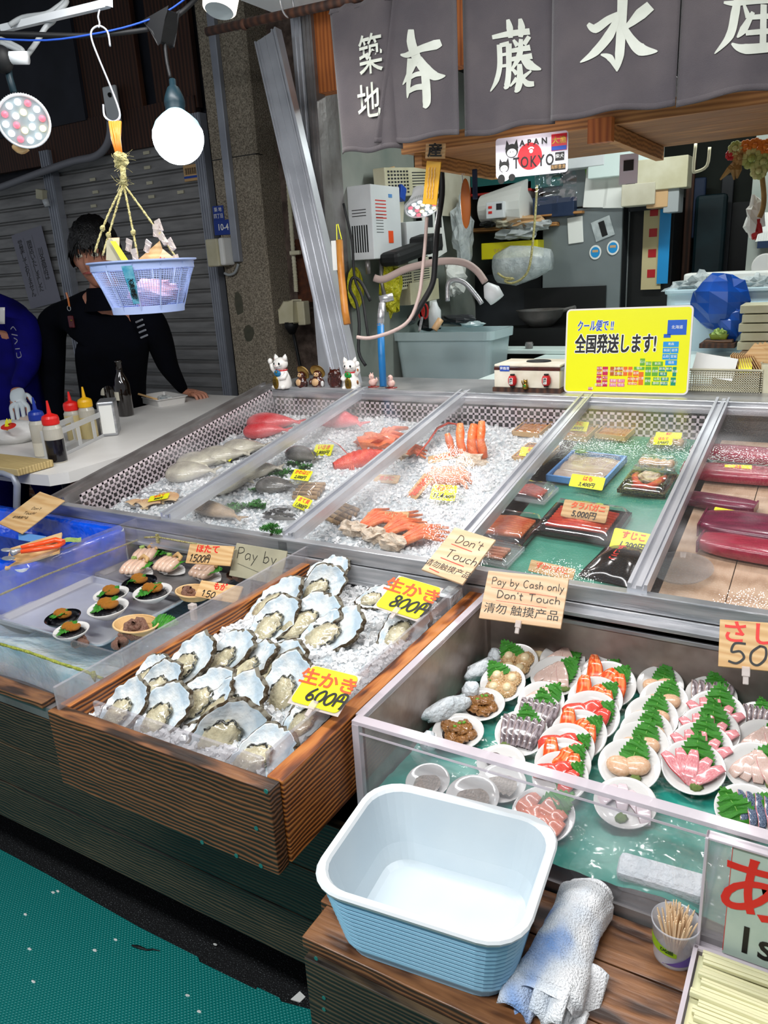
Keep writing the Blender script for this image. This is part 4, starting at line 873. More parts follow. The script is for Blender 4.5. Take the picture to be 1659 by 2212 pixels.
mat('salmon','#dd4a12',.22,col2='#ee8a50',scale=4,vs=(1,6,1),lo=.5,hi=.62,coat=.6,detail=1); mat('salmon_pale','#dc7050',.25,col2='#e89a80',scale=12,vs=(1,5,1),coat=.6)
mat('tuna_red','#c92f28',.22,col2='#dd5a48',scale=20,vs=(1,5,1),coat=.6); mat('white_fish','#c9a597',.22,col2='#d8bfb4',scale=18,vs=(1,5,1),coat=.6,sss=.1); mat('pink_fish','#cf6f78',.22,col2='#dfa5a4',scale=12,vs=(1,5,1),coat=.6)
mat('blood','#cf2430',.25,coat=.5); mat('silver_skin','#54484a',.18,col2='#a3979a',scale=4,lo=.40,hi=.66,vs=(1,4,1),coat=.8,detail=2); mat('octopus','#d9c6ca',.2,coat=.6); mat('octo_skin','#6b2a38',.3)
mat('boiled_scallop','#d8b98c',.35,col2='#b98c58',scale=22,bump=.4,bscale=60,coat=.4); mat('scallop_eye','#e6cfa4',.3,coat=.5)
mat('clam_brown','#8a5526',.22,col2='#b9803f',scale=40,bump=.6,bscale=80,coat=.8); mat('clam_dark','#2e1712',.1,col2='#4e2a1e',scale=20,coat=.9); mat('scallion','#5f9a2c',.4); mat('shell_grey','#b9aca0',.35,col2='#8f8378',scale=14,bump=.5,bscale=40,coat=.3)
mat('saba_skin','#2b3a55',.15,col2='#7f8ca0',scale=40,coat=.9); mat('soy','#1f0d06',.05)
LEAFM=None
SH={}
def shared(key,fn,name,mats,t,T=Matrix(),smooth=True,sol=0):
    """one mesh datum per kind, a separate object per part"""
    if key not in SH:
        b=fn(); o=b.build(name,mats,t,local=True,smooth=smooth); SH[key]=o.data
    else: o=bpy.data.objects.new(name,SH[key]); C.objects.link(o); o.parent=t
    o.matrix_basis=T; return o
def f_plate(): b=MB(); b.lathe(PRF,40); return b
def f_leaf(s):
    def g(): b=MB(); leafmesh(b,None,seed=s); b.tube([(-.62,0,-.02),(-.5,0,-.015),(0,0,.105),(.45,0,.0)],[.012,.012,.008,.003],4,m=1); return b
    return g
def slab(L,W,H,s=0,bend=.1,ms=None):
    def g():
        b=MB(); ed=ms is not None
        b.grid(lambda u,v:((u-.5)*L,W/2*math.copysign(abs(math.cos(2*PI*v))**.6,math.cos(2*PI*v))*(.35+.65*math.sin(PI*(.15+.75*u)))+.0,H/2*math.copysign(abs(math.sin(2*PI*v))**.6,math.sin(2*PI*v))+bend*math.sin(PI*u)+.03*math.sin(9*u+s)),12,14,mf=(lambda u,v:1 if (v<.10 or v>.90) else 0) if ed else None)
        # close ends
        return b
    return g
def f_wasabi(): b=MB(); b.ball((0,0,.05),(.15,.13,.11),16,10,amp=.5,fr=14,seed=3); return b
def f_bscal():
    b=MB(); b.ball((0,0,.05),(.27,.25,.10),20,10,amp=.25,fr=10,seed=2); b.ball((.03,0,.12),(.15,.14,.10),14,8,m=1)
    for i in range(26): a=i*2*PI/26; b.ball((.27*math.cos(a),.25*math.sin(a),.05+.015*math.sin(i*2)),(.04,.035,.035),6,4)
    return b
def f_clam(s):
    def g(): b=MB(); b.ball((0,0,.05),(.24,.19,.09),16,10,amp=.5,fr=9,seed=s); b.tube([(.24*math.cos(a),.19*math.sin(a),.05+.05*math.sin(a*5+s)) for a in [i*2*PI/20 for i in range(20)]],.035,6,closed=True); return b
    return g
DK=0
def dish(label,px,py,kind,rpx=65,tilt=22,z=.748,yaw=None,cat='sashimi dish',pl=True):
    global DK; DK+=1
    c=P(px,py,z=z); dep=(c-CAM).dot(rz*-1); Rr=rpx/FL*dep*1.0
    tl=math.radians(tilt); n=Vector((J(.05),-math.sin(tl),math.cos(tl))); T=frame(c,(1,J(.06),0),n)
    t=thing('sashimi_dish',label,cat,c,group=None); t.rotation_euler=T.to_euler(); t.scale=(Rr,)*3
    shared('plate',f_plate,'plate','plate_white',t)
    Tm=lambda x,y,z,rz_=0,ry_=0,rx_=0,s=1: Matrix.Translation((x*1.22,y*1.22,z))@Matrix.Rotation(math.radians(rz_),4,'Z')@Matrix.Rotation(math.radians(ry_),4,'Y')@Matrix.Rotation(math.radians(rx_),4,'X')@Matrix.Scale(s*1.27,4)
    rr=random.Random(DK*13)
    def leaf(x,y,z,a,s=1.0,tip=-20): shared(('leaf',DK%3),f_leaf(DK%3),'shiso_leaf',['leaf','leaf_vein'],t,Tm(x,y,z,a,tip,0,s),smooth=False)
    def was(x,y): shared('wasabi',f_wasabi,'wasabi','wasabi',t,Tm(x,y,.10,rr.uniform(0,90)))
    def sl(key,ms,x,y,z,a,L=.75,W=.34,H=.09,ry=0,rx=0,ml=None,nm='fish_slice'):
        shared((key,L,W,H),slab(L,W,H,ms=ml),nm,ms,t,Tm(x,y,z,a,ry,rx))
    if kind=='salmon':
        leaf(.25,.26,.18,60,1.05,-12); m_='salmon'
        for k,(x,y,a) in enumerate(((-.38,.25,100),(-.02,.05,60),(.36,-.12,95),(.12,-.3,20))[:3+DK%2]): sl('sal',m_,x,y,.26+.03*k,a,.80,.46,.13,ry=-14,rx=rr.uniform(-14,14))
    elif kind=='tuna':
        leaf(.3,.12,.2,60,1.05,-12)
        for k,(x,y,a) in enumerate(((-.42,.0,20),(-.05,.12,40),(.32,-.16,70))): sl('tun','tuna_red',x,y,.24+.03*k,a,.74,.44,.15,ry=-8)
    elif kind=='scallop':
        leaf(.08,.36,.2,85,1.15,-16); 
        for x,y in ((-.22,-.12),(.2,.02)): shared('rawscal',lambda:MB().ball((0,0,.05),(.33,.26,.14),20,12,amp=.05),'scallop','scallop',t,Tm(x,y,.16,20 if x>0 else -10,0,0,1.08))
        was(.25,-.38)
    elif kind=='white':
        leaf(.25,.3,.18,70,1.2,-14)
        for k in range(4): a=50+k*22; sl('whi',['white_fish','pink_fish'],-.30+.18*k,-.02+.05*math.sin(k),.22+.02*k,a,.9,.36,.07,ry=-10,ml=1)
        was(.42,-.38)
    elif kind=='pink':
        leaf(.05,.42,.2,95,1.25,-18)
        for k in range(5): a=140-k*25; sl('pin',['pink_fish','blood'],-.42+.2*k,-.12+.10*math.sin(k*1.1),.21+.02*(k%3),a,.92,.34,.08,ry=-8,ml=1)
        was(.15,-.55)
    elif kind=='silver':
        leaf(.1,.42,.24,110,1.15,-24)
        for k in range(6): a=100-k*4; sl('sil',['silver_skin','white_fish'],-.52+.2*k,-.04*math.cos(k),.22+.02*(k%2),a,1.0,.27,.10,ry=-6,rx=20,ml=1)
        if DK%2==0 or rpx>60: was(-.36,-.52)
    elif kind=='saba':
        leaf(-.3,-.1,.24,130,1.3,-14); leaf(.3,.3,.18,40,1.0,-14)
        for k in range(4): sl('sab',['saba_skin','pink_fish'],-.15+.22*k,.08,.14+.03*k,105,.95,.26,.08,rx=20,ml=1)
    elif kind=='boiled':
        leaf(-.3,.35,.2,140,1.2,-14)
        for x,y in ((-.3,.2),(.28,.22),(-.2,-.25),(.25,-.2)): shared('bsc',f_bscal,'boiled_scallop',['boiled_scallop','scallop_eye'],t,Tm(x,y,.12,rr.uniform(0,360),rr.uniform(-18,18),0,1.15))
        was(.12,-.62)
    elif kind=='clam':
        shared('soy',lambda:MB().lathe([(0,.09),(.62,.09),(.62,.085)],24),'sauce','soy',t)
        for x,y,z_ in ((-.38,.1,.12),(.1,.3,.14),(.36,0,.12),(-.1,-.25,.12),(.25,-.3,.14),(-.05,.05,.26),(.2,.1,.24)): shared(('clam',int(x*10)%3),f_clam(int(x*10)%3),'clam_meat','clam_brown',t,Tm(x,y,z_,rr.uniform(0,360),rr.uniform(-25,25)))
        for x,y in ((0,.18),(.12,.26),(-.08,.0)): shared('scal',lambda:MB().tube([(-.05,0,.03),(.05,.0,.05)],.045,8),'scallion','scallion',t,Tm(x,y,.36,rr.uniform(0,360)))
    elif kind=='octopus':
        for k,(x,y,a) in enumerate(((-.45,.1,60),(-.1,.15,100),(.25,.05,130),(.5,-.15,110))): sl('oct',['octopus','octo_skin'],x,y,.15+.02*k,a,.7,.36,.07,ry=-12,ml=1)
        was(.0,-.5)
    elif kind=='salmonpale':
        leaf(.25,.35,.16,50,1.2,-10)
        for k,(x,y,a) in enumerate(((-.45,.2,60),(-.2,-.05,40),(.1,.2,70),(.3,-.1,50),(-.05,-.35,30),(.35,-.4,60))): sl('sap','salmon_pale',x,y,.13+.02*k,a,.7,.42,.08)
    elif kind=='dark':
        for x in (-.25,.25): shared('dk',lambda:MB().ball((0,0,.1),(.27,.30,.2),16,10),'cherry_clam','clam_dark',t,Tm(x,0,.08))
    elif kind=='shells':
        for k in range(5): shared('shg',lambda:MB().grid(lambda u,v:((.1+.9*u)*.62*math.cos(-.9+1.8*v)-.25,(.1+.9*u)*.5*math.sin(-.9+1.8*v),.05*math.sin(PI*u*.7)),10,24),'shell','shell_grey',t,Tm(-.30+.13*k,-.04*k,.12+.03*k,-30+12*k,-10))
    return t
b_=MT['scallop'].node_tree.nodes['Principled BSDF']
def sp(x,y): return (900+x/2.186,1300+y/2.186)
DS=[('rearmost boiled scallop dish half hidden at the steel corner',560,245,'boiled',50,25,.748),
('boiled scallop dish behind the front one, on the left',470,300,'boiled',51,28,.752),('boiled scallop dish just behind the brown clams',410,395,'boiled',51,26,.752),
('simmered brown clam dish, the rear of the two',302,500,'clam',55,10,.738),('simmered brown clam dish nearest the left steel wall',197,630,'clam',58,10,.735),
('white fish dish at the back beside the boiled scallops',690,290,'white',50,26,.752),('translucent white fish dish with wasabi and a big leaf',660,365,'white',56,24,.752),
('striped silver skinned fish dish, rear of the column',590,480,'white',52,26,.75),('silver skinned fish dish in the middle of its column',575,545,'silver',54,26,.752),('large silver skinned fish dish at the front with wasabi',497,632,'silver',59,24,.75),
('salmon dish at the very back of the salmon column',880,345,'salmon',46,28,.752),('salmon dish second from the back with thick orange cuts',900,405,'salmon',63,26,.752),('salmon dish third from the back',845,475,'salmon',60,28,.754),
('red and orange fish dish in the middle of the salmon column',822,552,'tuna',64,28,.752),('salmon and tuna dish below the column middle',768,638,'salmon',62,28,.752),('red tuna dish in the lower salmon column',708,705,'tuna',63,28,.752),('second to last dish of the salmon column',692,775,'salmon',62,28,.75),('front dish of the salmon column touching the front glass',680,838,'tuna',62,26,.748),
('raw scallop dish at the back of the scallop column',1150,405,'scallop',50,28,.752),('raw scallop dish second from the back',1168,480,'scallop',52,28,.754),('raw scallop dish third from the back',1110,560,'scallop',57,28,.754),('raw scallop dish fourth from the back',1085,632,'scallop',57,28,.752),('raw scallop dish just behind the front scallop dish',1060,690,'scallop',60,28,.75),('front raw scallop dish with two whole scallops and wasabi',1005,785,'scallop',67,24,.75),
('purple tinged fish dish by the back steel wall',1390,460,'silver',54,26,.752),('pink fish dish at the rear of the pink column',1412,545,'pink',62,27,.754),('pink fish dish second from the rear',1380,625,'pink',64,27,.754),('pink fish dish just behind the front pink one',1345,705,'pink',66,26,.752),('front dish of fanned pink and red amberjack slices',1305,795,'pink',68,24,.75),
('dark purple fish dish near the right edge, rear',1615,560,'silver',44,24,.752),('pale fish dish behind the squid dish at the right',1640,680,'white',60,26,.752),('fanned white squid dish at the right edge',1600,800,'white',66,24,.75),
('mackerel dish with blue skin at the lower right',1560,1000,'saba',68,20,.742),('white octopus dish crossed by the front rim',985,965,'octopus',68,16,.738),('pale salmon dish seen through the front glass',600,1020,'salmonpale',70,20,.738),
('dish with two dark shining cherry clams behind the rim',400,775,'dark',54,12,.735),('dish of grey shell slices seen through the glass at the left',55,860,'shells',50,14,.735),('dish of grey shell slices behind the blue tubs',265,935,'shells',60,12,.732),('dish of grey shell slices beside the dark clams',400,870,'shells',56,12,.733)]
for (lab,x,y,kd,rp,ti,z) in DS: dish(lab,*sp(x,y),kd,rp*.97,ti,z-.012)
c=P(1428,1915,y=.866); tag(MB().box((-.055,-.018,-.032),(.055,.018,.032),T=Matrix.Translation(c)@Matrix.Rotation(.06,4,'Z')@Matrix.Rotation(.3,4,'X')).build('foam_block','frost',bevel=.008),'white foam block behind the front glass above the toothpick cup','block')
# price board of the sashimi, right edge
wp=P(1610,1395,z=.90)
t,c,U,V,w,h,n=board('wooden_sign','wooden sign with red characters and a black 50 over the sashimi at the right edge','sign',((1553,1337),(1720,1350),(1720,1455),(1553,1440)),wp,camn(35),'tag_wood',.005)
txt('さし',c-U*w*.10+V*h*.22,U,V,h*.5,'red_ink',t,bold=h*.01,sx=1.1); pen(hand('500',-w*.37,-h*.4,h*.42,.0035,1.3,.2,.1),c,U,V,'black_ink',t); sleeve_clip(t,c-V*h*.5-U*w*.13,U,V,n,.012)
# ================================================================== FRONT SHELF, TUBS, TOWEL
SZ=.676
wood('shelf_dark',[(.18,'#140c08'),(.38,'#3c2517'),(.55,'#6a4429'),(.8,'#93643f')],(2.4,9,9),4.4,7,bump=.5,rough=.38)
t=thing('front_shelf','dark scorched wood shelf holding the blue tubs and the towel','shelf',(-.1,.60,.3))
yb=[.600,.660,.742,.8195]
for i in range(3): MB().box((-.528-.012*(i>0)-.01*(i>1),yb[i]+.0008,SZ-.02),(.34,yb[i+1]-.0008,SZ)).build('plank','shelf_dark',t,bevel=.0015)
for i in range(3): MB().box((-.520,.592,SZ-.022-.108*(i+1)+.0012),(.34,.607,SZ-.022-.108*i)).build('front_board','burnt_wood_shaded',t,bevel=.001)
b=MB()
for x in (-.48,.3): b.box((x-.02,.62,0),(x+.02,.66,SZ-.022)); b.box((x-.02,.78,0),(x+.02,.795,SZ-.022))
b.build('leg','black',t)
for k,(px,py) in enumerate(((683,2070),(700,2155),(700,2180))):
    w_=P(px,py,y=.5915); b=MB(); b.lathe([(0,0),(.003,0),(.003,.0008),(0,.0008)],10,T=frame(w_,(1,0,0),(0,-1,0))); b.build('screw','brass_green',t)
def rrect(w,d,r,k=7):
    o=[]
    for sx_,sy_,a0 in ((1,1,0),(-1,1,90),(-1,-1,180),(1,-1,270)):
        for i in range(k): a=math.radians(a0+i*90/(k-1)); o.append((sx_*(w/2-r)+r*math.cos(a),sy_*(d/2-r)+r*math.sin(a)))
    return o
def shell_loops(b,loops,T=None,m=0,cap0=True,cap1=True):
    n=len(loops[0][0]); vs=[]; fs=[]
    for pts,z in loops: vs+=[(x,y,z) for x,y in pts]
    for i in range(len(loops)-1):
        for j in range(n): fs.append((i*n+j,i*n+(j+1)%n,(i+1)*n+(j+1)%n,(i+1)*n+j))
    if cap0: fs.append(tuple(range(n)))
    if cap1: fs.append(tuple(reversed([(len(loops)-1)*n+j for j in range(n)])))
    return b.add(vs,fs,m,T)
mat('tub_blue','#8fc4e2',.35,spec=.4,col2='#9fcde6',scale=3); mat('tub_in','#c3cfd6',.4,col2='#d0d8db',scale=5)
q=[P(*a,z=.796) for a in ((668,1915),(806,1668),(1216,1776),(1136,2048))]
cen=sum(q,Vector())/4-Vector((0,.004,0)); w_=((q[2]-q[1]).length+(q[3]-q[0]).length)/2; d_=((q[1]-q[0]).length+(q[2]-q[3]).length)/2; u_=((q[3]-q[0])+(q[2]-q[1])); yw=math.atan2(u_.y,u_.x); print('TUB',cen,w_,d_,yw)
w_,d_=w_*.985,d_*.99
t=thing('plastic_tub','large pale blue plastic tub with ribbed sides, empty and open','tub',(cen.x,cen.y,SZ),yw)
HT=.796-SZ; tp_=.05
def rs(z,o=0): k=tp_*(1-z/HT)+o; return rrect(w_-k,d_-k,.05-k*.25)
lp=[(rs(0,.014),0),(rs(.002,.008),.001),(rs(.016,.008),.016),(rs(.017,-.001),.0175)]
for k in range(12):
    z=.0175+k*(HT-.026)/12; lp+=[(rs(z,-.002),z+.0022),(rs(z,-.002),z+.0062),(rs(z,.003),z+.0080)]
lp+=[(rs(HT-.010,-.001),HT-.010)]
b=MB(); shell_loops(b,lp,cap1=False); b.build('ribbed_wall','tub_blue',t,local=True)
b=MB(); shell_loops(b,[(rs(HT-.010,-.0015),HT-.010),(rs(HT-.008,-.005),HT-.0085),(rs(HT,-.006),HT-.003),(rs(HT,-.002),HT),(rs(HT,.014),HT),(rs(HT,.020),HT-.004)],cap0=False,cap1=False); b.build('rim','tub_rim' if 'tub_rim' in MT else mat('tub_rim','#dde1e2',.35).name,t,local=True,label='whitish rounded rim')
b=MB(); shell_loops(b,[(rs(HT,.020),HT-.004),(rs(.04,.016),.045),(rs(.02,.024),.022),(rs(.02,.040),.018)],cap0=False); b.build('inner_wall','tub_in',t,local=True)
# towel
m,nt,b_=_new('towel'); L_=nt.links; co=coords(nt,(1,1,1)); n=N(nt,'ShaderNodeTexNoise',Scale=11,Detail=2); L_.new(co,n.inputs[0]); L_.new(ramp(nt,n.outputs['Fac'],[(.36,'#7fa6e0'),(.47,'#dfe6ee'),(.55,'#f4f4f4')]),b_.inputs['Base Color'])
n2=N(nt,'ShaderNodeTexNoise',Scale=420,Detail=2); L_.new(co,n2.inputs[0]); bp=N(nt,'ShaderNodeBump',Strength=1,Distance=.004); L_.new(n2.outputs['Fac'],bp.inputs['Height']); L_.new(bp.outputs[0],b_.inputs['Normal']); b_.inputs['Roughness'].default_value=.95; b_.inputs['Sheen Weight'].default_value=.4
a=P(1278,1935,z=.705); e=P(1172,2155,z=.700); t=thing('towel','rolled white and pale blue terry towel hanging over the shelf edge','towel',(a+e)/2-Vector((0,0,.035)))
ax=(e-a).normalized(); sd=ax.cross(Vector((0,0,1))).normalized(); up=sd.cross(ax)
def tw(u,v):
    s=u*1.06-.03; c=a.lerp(e,s)+sd*(.005*math.sin(4*u))-Vector((0,0,.02*max(0,u-.6))); r=.036*(1 if .06<u<.94 else .80)*(1+.10*math.sin(3+5*u)); an=2*PI*v
    k=1+.10*math.cos(3*an+5*u)+.07*noise.noise(Vector((math.cos(an)*2,math.sin(an)*2,u*6)))+.02*noise.noise(Vector((math.cos(an)*20,math.sin(an)*20,u*70)))
    p=c+(sd*math.cos(an)+up*math.sin(an)*.85)*r*k; p.z=max(p.z,SZ+.002) if p.y>.60 else p.z; return p
b=MB(); b.grid(tw,60,48); b.build('rolled_cloth','towel',t,smooth=True)
b=MB()
for kk in range(4):
    c0=e+ax*.004+sd*(-.03+.02*kk)-up*.008*(kk%2)
    pts=[c0+sd*(.016*math.sin(q*.9+kk))+up*(.020*math.cos(q*.8+kk))-ax*.02 for q in range(7)]
    b.grid(lambda u,v,c0=c0,kk=kk:(c0+sd*(.020*math.sin(4.2*v+kk))+up*(.020*math.cos(4.2*v+kk))+ax*(.036*u-.02)-Vector((0,0,.02*u*u))),8,14)
b.build('folded_end','towel',t,smooth=True,sol=.005)
b=MB(); f0=P(1240,2075,z=.69); b.grid(lambda u,v:f0+sd*(-.012-.03*v)+ax*(.062*u)-Vector((0,0,.018*u))+up*(.008*math.sin(3*v+2*u)),12,8); b.build('loose_flap','towel',t,smooth=True,sol=.006)
# toothpick cup
cb_=P(1455,2062,z=SZ+.001); cb_=Vector((cb_.x,cb_.y,SZ)); t=thing('toothpick_cup','clear plastic cup with green and purple print, full of toothpicks','cup',cb_)
T=Matrix.Translation(cb_); CR=.0285
b=MB(T); b.lathe([(0,.001),(CR*.82,.001),(CR*.84,.004),(CR*.97,.052),(CR,.053),(CR,.055),(CR*.95,.055),(CR*.80,.004)],40); b.build('cup_wall','cup_clear' if 'cup_clear' in MT else mat('cup_clear','#e9ecf4',.12,alpha=.35,coat=.6).name,t,smooth=True)
mat('print_green','#8fb81c',.4); mat('print_purple','#6a57a8',.4)
for (a0,a1,za,zb,mm) in ((200,285,.022,.040,'print_green'),(250,330,.008,.026,'print_purple')):
    b=MB(T); b.grid(lambda u,v:(CR*(.845+.13*(za+(zb-za)*v*(1-.0*u))/.052+.012)*math.cos(math.radians(a0+(a1-a0)*u)),CR*(.845+.13*(za+(zb-za)*v)/.052+.012)*math.sin(math.radians(a0+(a1-a0)*u)),za+(zb-za)*v*(u if mm=='print_purple' else 1-.6*u)+.0),14,4); b.build('print',mm,t,smooth=True)
for k_,ch in enumerate('ひな棚'):
    a_=math.radians(248+11*k_); txt(ch,cb_+Vector((CR*.955*math.cos(a_),CR*.955*math.sin(a_),.029)),(-math.sin(a_),math.cos(a_),0),(math.cos(a_)*.12,math.sin(a_)*.12,1),.0065,'print_dark' if 'print_dark' in MT else mat('print_dark','#24401a',.5).name,t)
mat('toothpick','#eccfa8',.7)
tp=None
for k in range(70):
    a_=R.random()*2*PI; r_=CR*.70*math.sqrt(R.random()); lean=Vector((math.cos(a_),math.sin(a_),0))*r_; base=cb_+Vector((lean.x*.35,lean.y*.35,.006)); topp=cb_+Vector((lean.x*1.12,lean.y*1.12,.056+R.uniform(-.004,.008)+(.010 if (k%9==0) else 0)))
    d=topp-base; ro=d.to_track_quat('Z','Y').to_euler()
    if tp is None:
        tp=MB().tube([(0,0,0),(0,0,.056),(0,0,.060)],[.0011,.0011,.0006],6).build('toothpick','toothpick',None,local=True); tp.location=base; tp.rotation_euler=ro; tag(tp,'thin wooden toothpick standing in the printed clear cup','toothpick','toothpicks in the cup')
    else: c=tp.copy(); C.objects.link(c); c.location=base; c.rotation_euler=ro
# acrylic stand with sign and chopstick box
p0=P(1527,1797,y=.795); p1=P(1506,2040,y=.795)
t=thing('acrylic_stand','upright pinkish acrylic sign holder at the lower right edge','sign holder',(p0.x+.1,.795,p1.z))
b=MB(); b.box((p0.x,.793,p1.z),(.16,.797,p0.z)); b.build('pane','acrylic',t)
b=MB(); b.box((p0.x,.784,p1.z),(p0.x+.0035,.800,p0.z)); b.box((p0.x,.786,p0.z-.003),(.16,.800,p0.z)); b.box((p0.x,.786,p1.z),(.16,.800,p1.z+.003)); b.build('edge','acrylic_edge',t,bevel=.0006)
mat('card_green','#b7c7b9',.6,col2='#a9bcae',scale=20)
s0=P(1583,1826,y=.7915); s1=P(1561,2050,y=.7915); s2=P(1583,1826,y=.7915)
t=thing('sign_card','pale green sign card with a red character and black 1se in an acrylic holder','sign',(s0.x+.06,.7915,s1.z)); b=MB(); b.box((s0.x,.7905,s1.z-.004),(.15,.7915,s0.z)); b.build('card','card_green',t)
hh=s0.z-s1.z; g=Vector((s0.x,.790,s1.z))
txt('あ',g+Vector((.030,0,hh*.62)),(1,0,0),(0,0,1),hh*.62,'red_ink',t,bold=.001); txt('1set',g+Vector((.052,0,hh*.16)),(1,0,0),(0,0,1),hh*.36,'black_ink',t,bold=.0006,sx=.9)
b=MB(); b.box((s0.x,.7901,s0.z-.0012),(.15,.7903,s0.z-.0006)); b.box((s0.x,.7901,s1.z),(s0.x+.0006,.7903,s0.z)); b.build('red_line','red_ink',t)
e0=P(1500,2050,z=.712); e1=P(1462,2205,z=.712)
t=thing('chopstick_box','frosted acrylic box of disposable chopsticks at the bottom right','box',(e0.x+.1,.70,SZ))
b=MB(); x0=(e0.x+e1.x)/2; b.box((x0,.60,SZ+.001),(.2,.78,SZ+.004)); b.box((x0,.60,SZ+.001),(x0+.003,.78,.712)); b.box((x0,.777,SZ+.001),(.2,.78,.712)); b.box((x0,.600,SZ+.001),(.2,.603,.712)); b.build('box','acrylic',t)
b=MB(); b.box((x0-.001,.60,.710),(x0+.004,.78,.7135)); b.box((x0,.776,.710),(.2,.781,.7135)); b.build('edge','acrylic_edge',t)
mat('chopstick','#e3dcb0',.6,col2='#cfd0a8',scale=8)
cs=None
for k in range(16):
    yy=.772-.0098*k; zz=SZ+.036+ .002*math.sin(k*2.3); 
    lab='pale disposable chopsticks lying in the acrylic box at the lower right'
    if cs is None: cs=MB().box((0,-.0042,-.003),(.19,-.0004,.003)).box((0,.0004,-.003),(.19,.0042,.003)).build('chopsticks','chopstick',None,local=True,bevel=.0006); cs.location=(x0+.010,yy,zz); tag(cs,lab,'chopsticks','chopsticks in the acrylic box')
    else: c=cs.copy(); C.objects.link(c); c.location=(x0+.010+J(.006),yy,zz); c.rotation_euler=(J(.2),J(.01),J(.02))
b=MB(); b.box((x0+.006,.61,SZ+.005),(.195,.774,SZ+.030)); o=b.build('chopstick_pile','chopstick',None); tag(o,'layers of chopsticks under the top row in the acrylic box','chopsticks',kind='stuff')
# ================================================================== LEFT TANK (sea urchin, scallops, turban shells)
tx0,tx1,ty0,ty1=-2.25,-1.083,.828,1.340
guard('clear acrylic panel along the front of the left ice tank',((tx0,ty0,.70),(tx1,ty0+.005,.850)),m='acrylic_clear')
guard('clear acrylic panel on the right side of the left ice tank',((tx1-.005,ty0+.006,.70),(tx1,ty1-.006,.852)),m='acrylic_clear')
guard('clear acrylic panel standing behind the scallop tray',((-1.585,ty1-.004,.72),(tx1,ty1,.896)),m='acrylic_clear')
guard('clear acrylic panel on the left of the scallop tray by the blue box',((-1.589,ty0+.03,.72),(-1.585,ty1,.896)),m='acrylic_clear')
tag(MB().box((tx0,ty0-.03,.672),(tx1+.02,ty1-.004,.699)).build('tank_base','steel_worn'),'dull steel base strip under the left ice tank','base')
q0=P(100,1545,y=.795); tag(MB().box((tx0,.790,.700),(q0.x+.0,.826,.712)).build('wooden_ledge','shelf_dark',bevel=.001),'short dark wooden ledge strip below the left ice tank front','ledge')
b=MB()
def ib(u,v):
    x=-2.2+1.10*u; 
    if v<.35: y=ty0+.007+.004*math.sin(u*20); z=.702+.10*(v/.35)*(.75+.3*noise.noise(Vector((u*5,0,2)))); 
    else: y=ty0+.012+(v-.35)/.65*.49; z=.702+.10*(.75+.3*noise.noise(Vector((u*5,0,2))))*(1-.0*(v-.35))-.05*min(1,(v-.35)*6)
    y=min(y,.975) if x<-1.60 else y; d=.012*noise.noise(Vector((x*14,y*14,z*20))); return (x,y+(d if v>=.02 and v<.35 else 0)*.5+.004,z+(d if v>.3 else 0))
b.grid(ib,90,40); tag(b.build('ice_block','ice_blue',smooth=True,loc=(-1.6,ty0,.70)),'bluish melting ice behind the front panel of the left tank','ice',kind='stuff')
# rope on the tank
def rope(name,label,pts,r=.0032,m='rope'): 
    K=[]; 
    for i in range(len(pts)-1):
        for k in range(6): K.append(Vector(pts[i]).lerp(Vector(pts[i+1]),k/6))
    K.append(Vector(pts[-1])); b=MB(); b.tube(K,[r*(1+.15*math.sin(i*2.4)) for i in range(len(K))],8); return tag(b.build(name,m,smooth=True),label,'rope')
rope('rope','yellow green cord strung across the front of the left ice tank',[P(0,1391,y=ty0-.006),P(60,1408,y=ty0-.006),P(130,1433,y=ty0-.006),P(185,1450,y=ty0-.005),P(205,1460,y=ty0-.006),P(222,1466,y=ty0-.005)],.003,'rope_green')
b=MB(); q=P(203,1458,y=ty0-.008); b.tube([q+Vector((0,0,.008)),q+Vector((.004,-.004,0)),q+Vector((0,0,-.014))],[.004,.005,.002],7); tag(b.build('knot','rope_green',smooth=True),'knotted end of the cord on the left tank front','knot')
rope('rope','pale cord along the acrylic beside the blue lined box',[P(0,1285,x=-1.592),P(100,1242,x=-1.592),P(200,1203,x=-1.592),P(312,1161,x=-1.592)],.0026)
rope('rope','pale cord along the rear acrylic panel above the scallops',[P(312,1161,y=ty1-.008),P(340,1160,y=ty1-.008),P(440,1178,y=ty1-.008),P(560,1196,y=ty1-.008)],.0024)
b=MB(); q=P(340,1160,y=ty1-.01); b.cb(q+Vector((0,0,-.004)),(.008,.006,.024)); tag(b.build('cord_peg','rope'),'cord knot peg on the rear acrylic panel','peg')
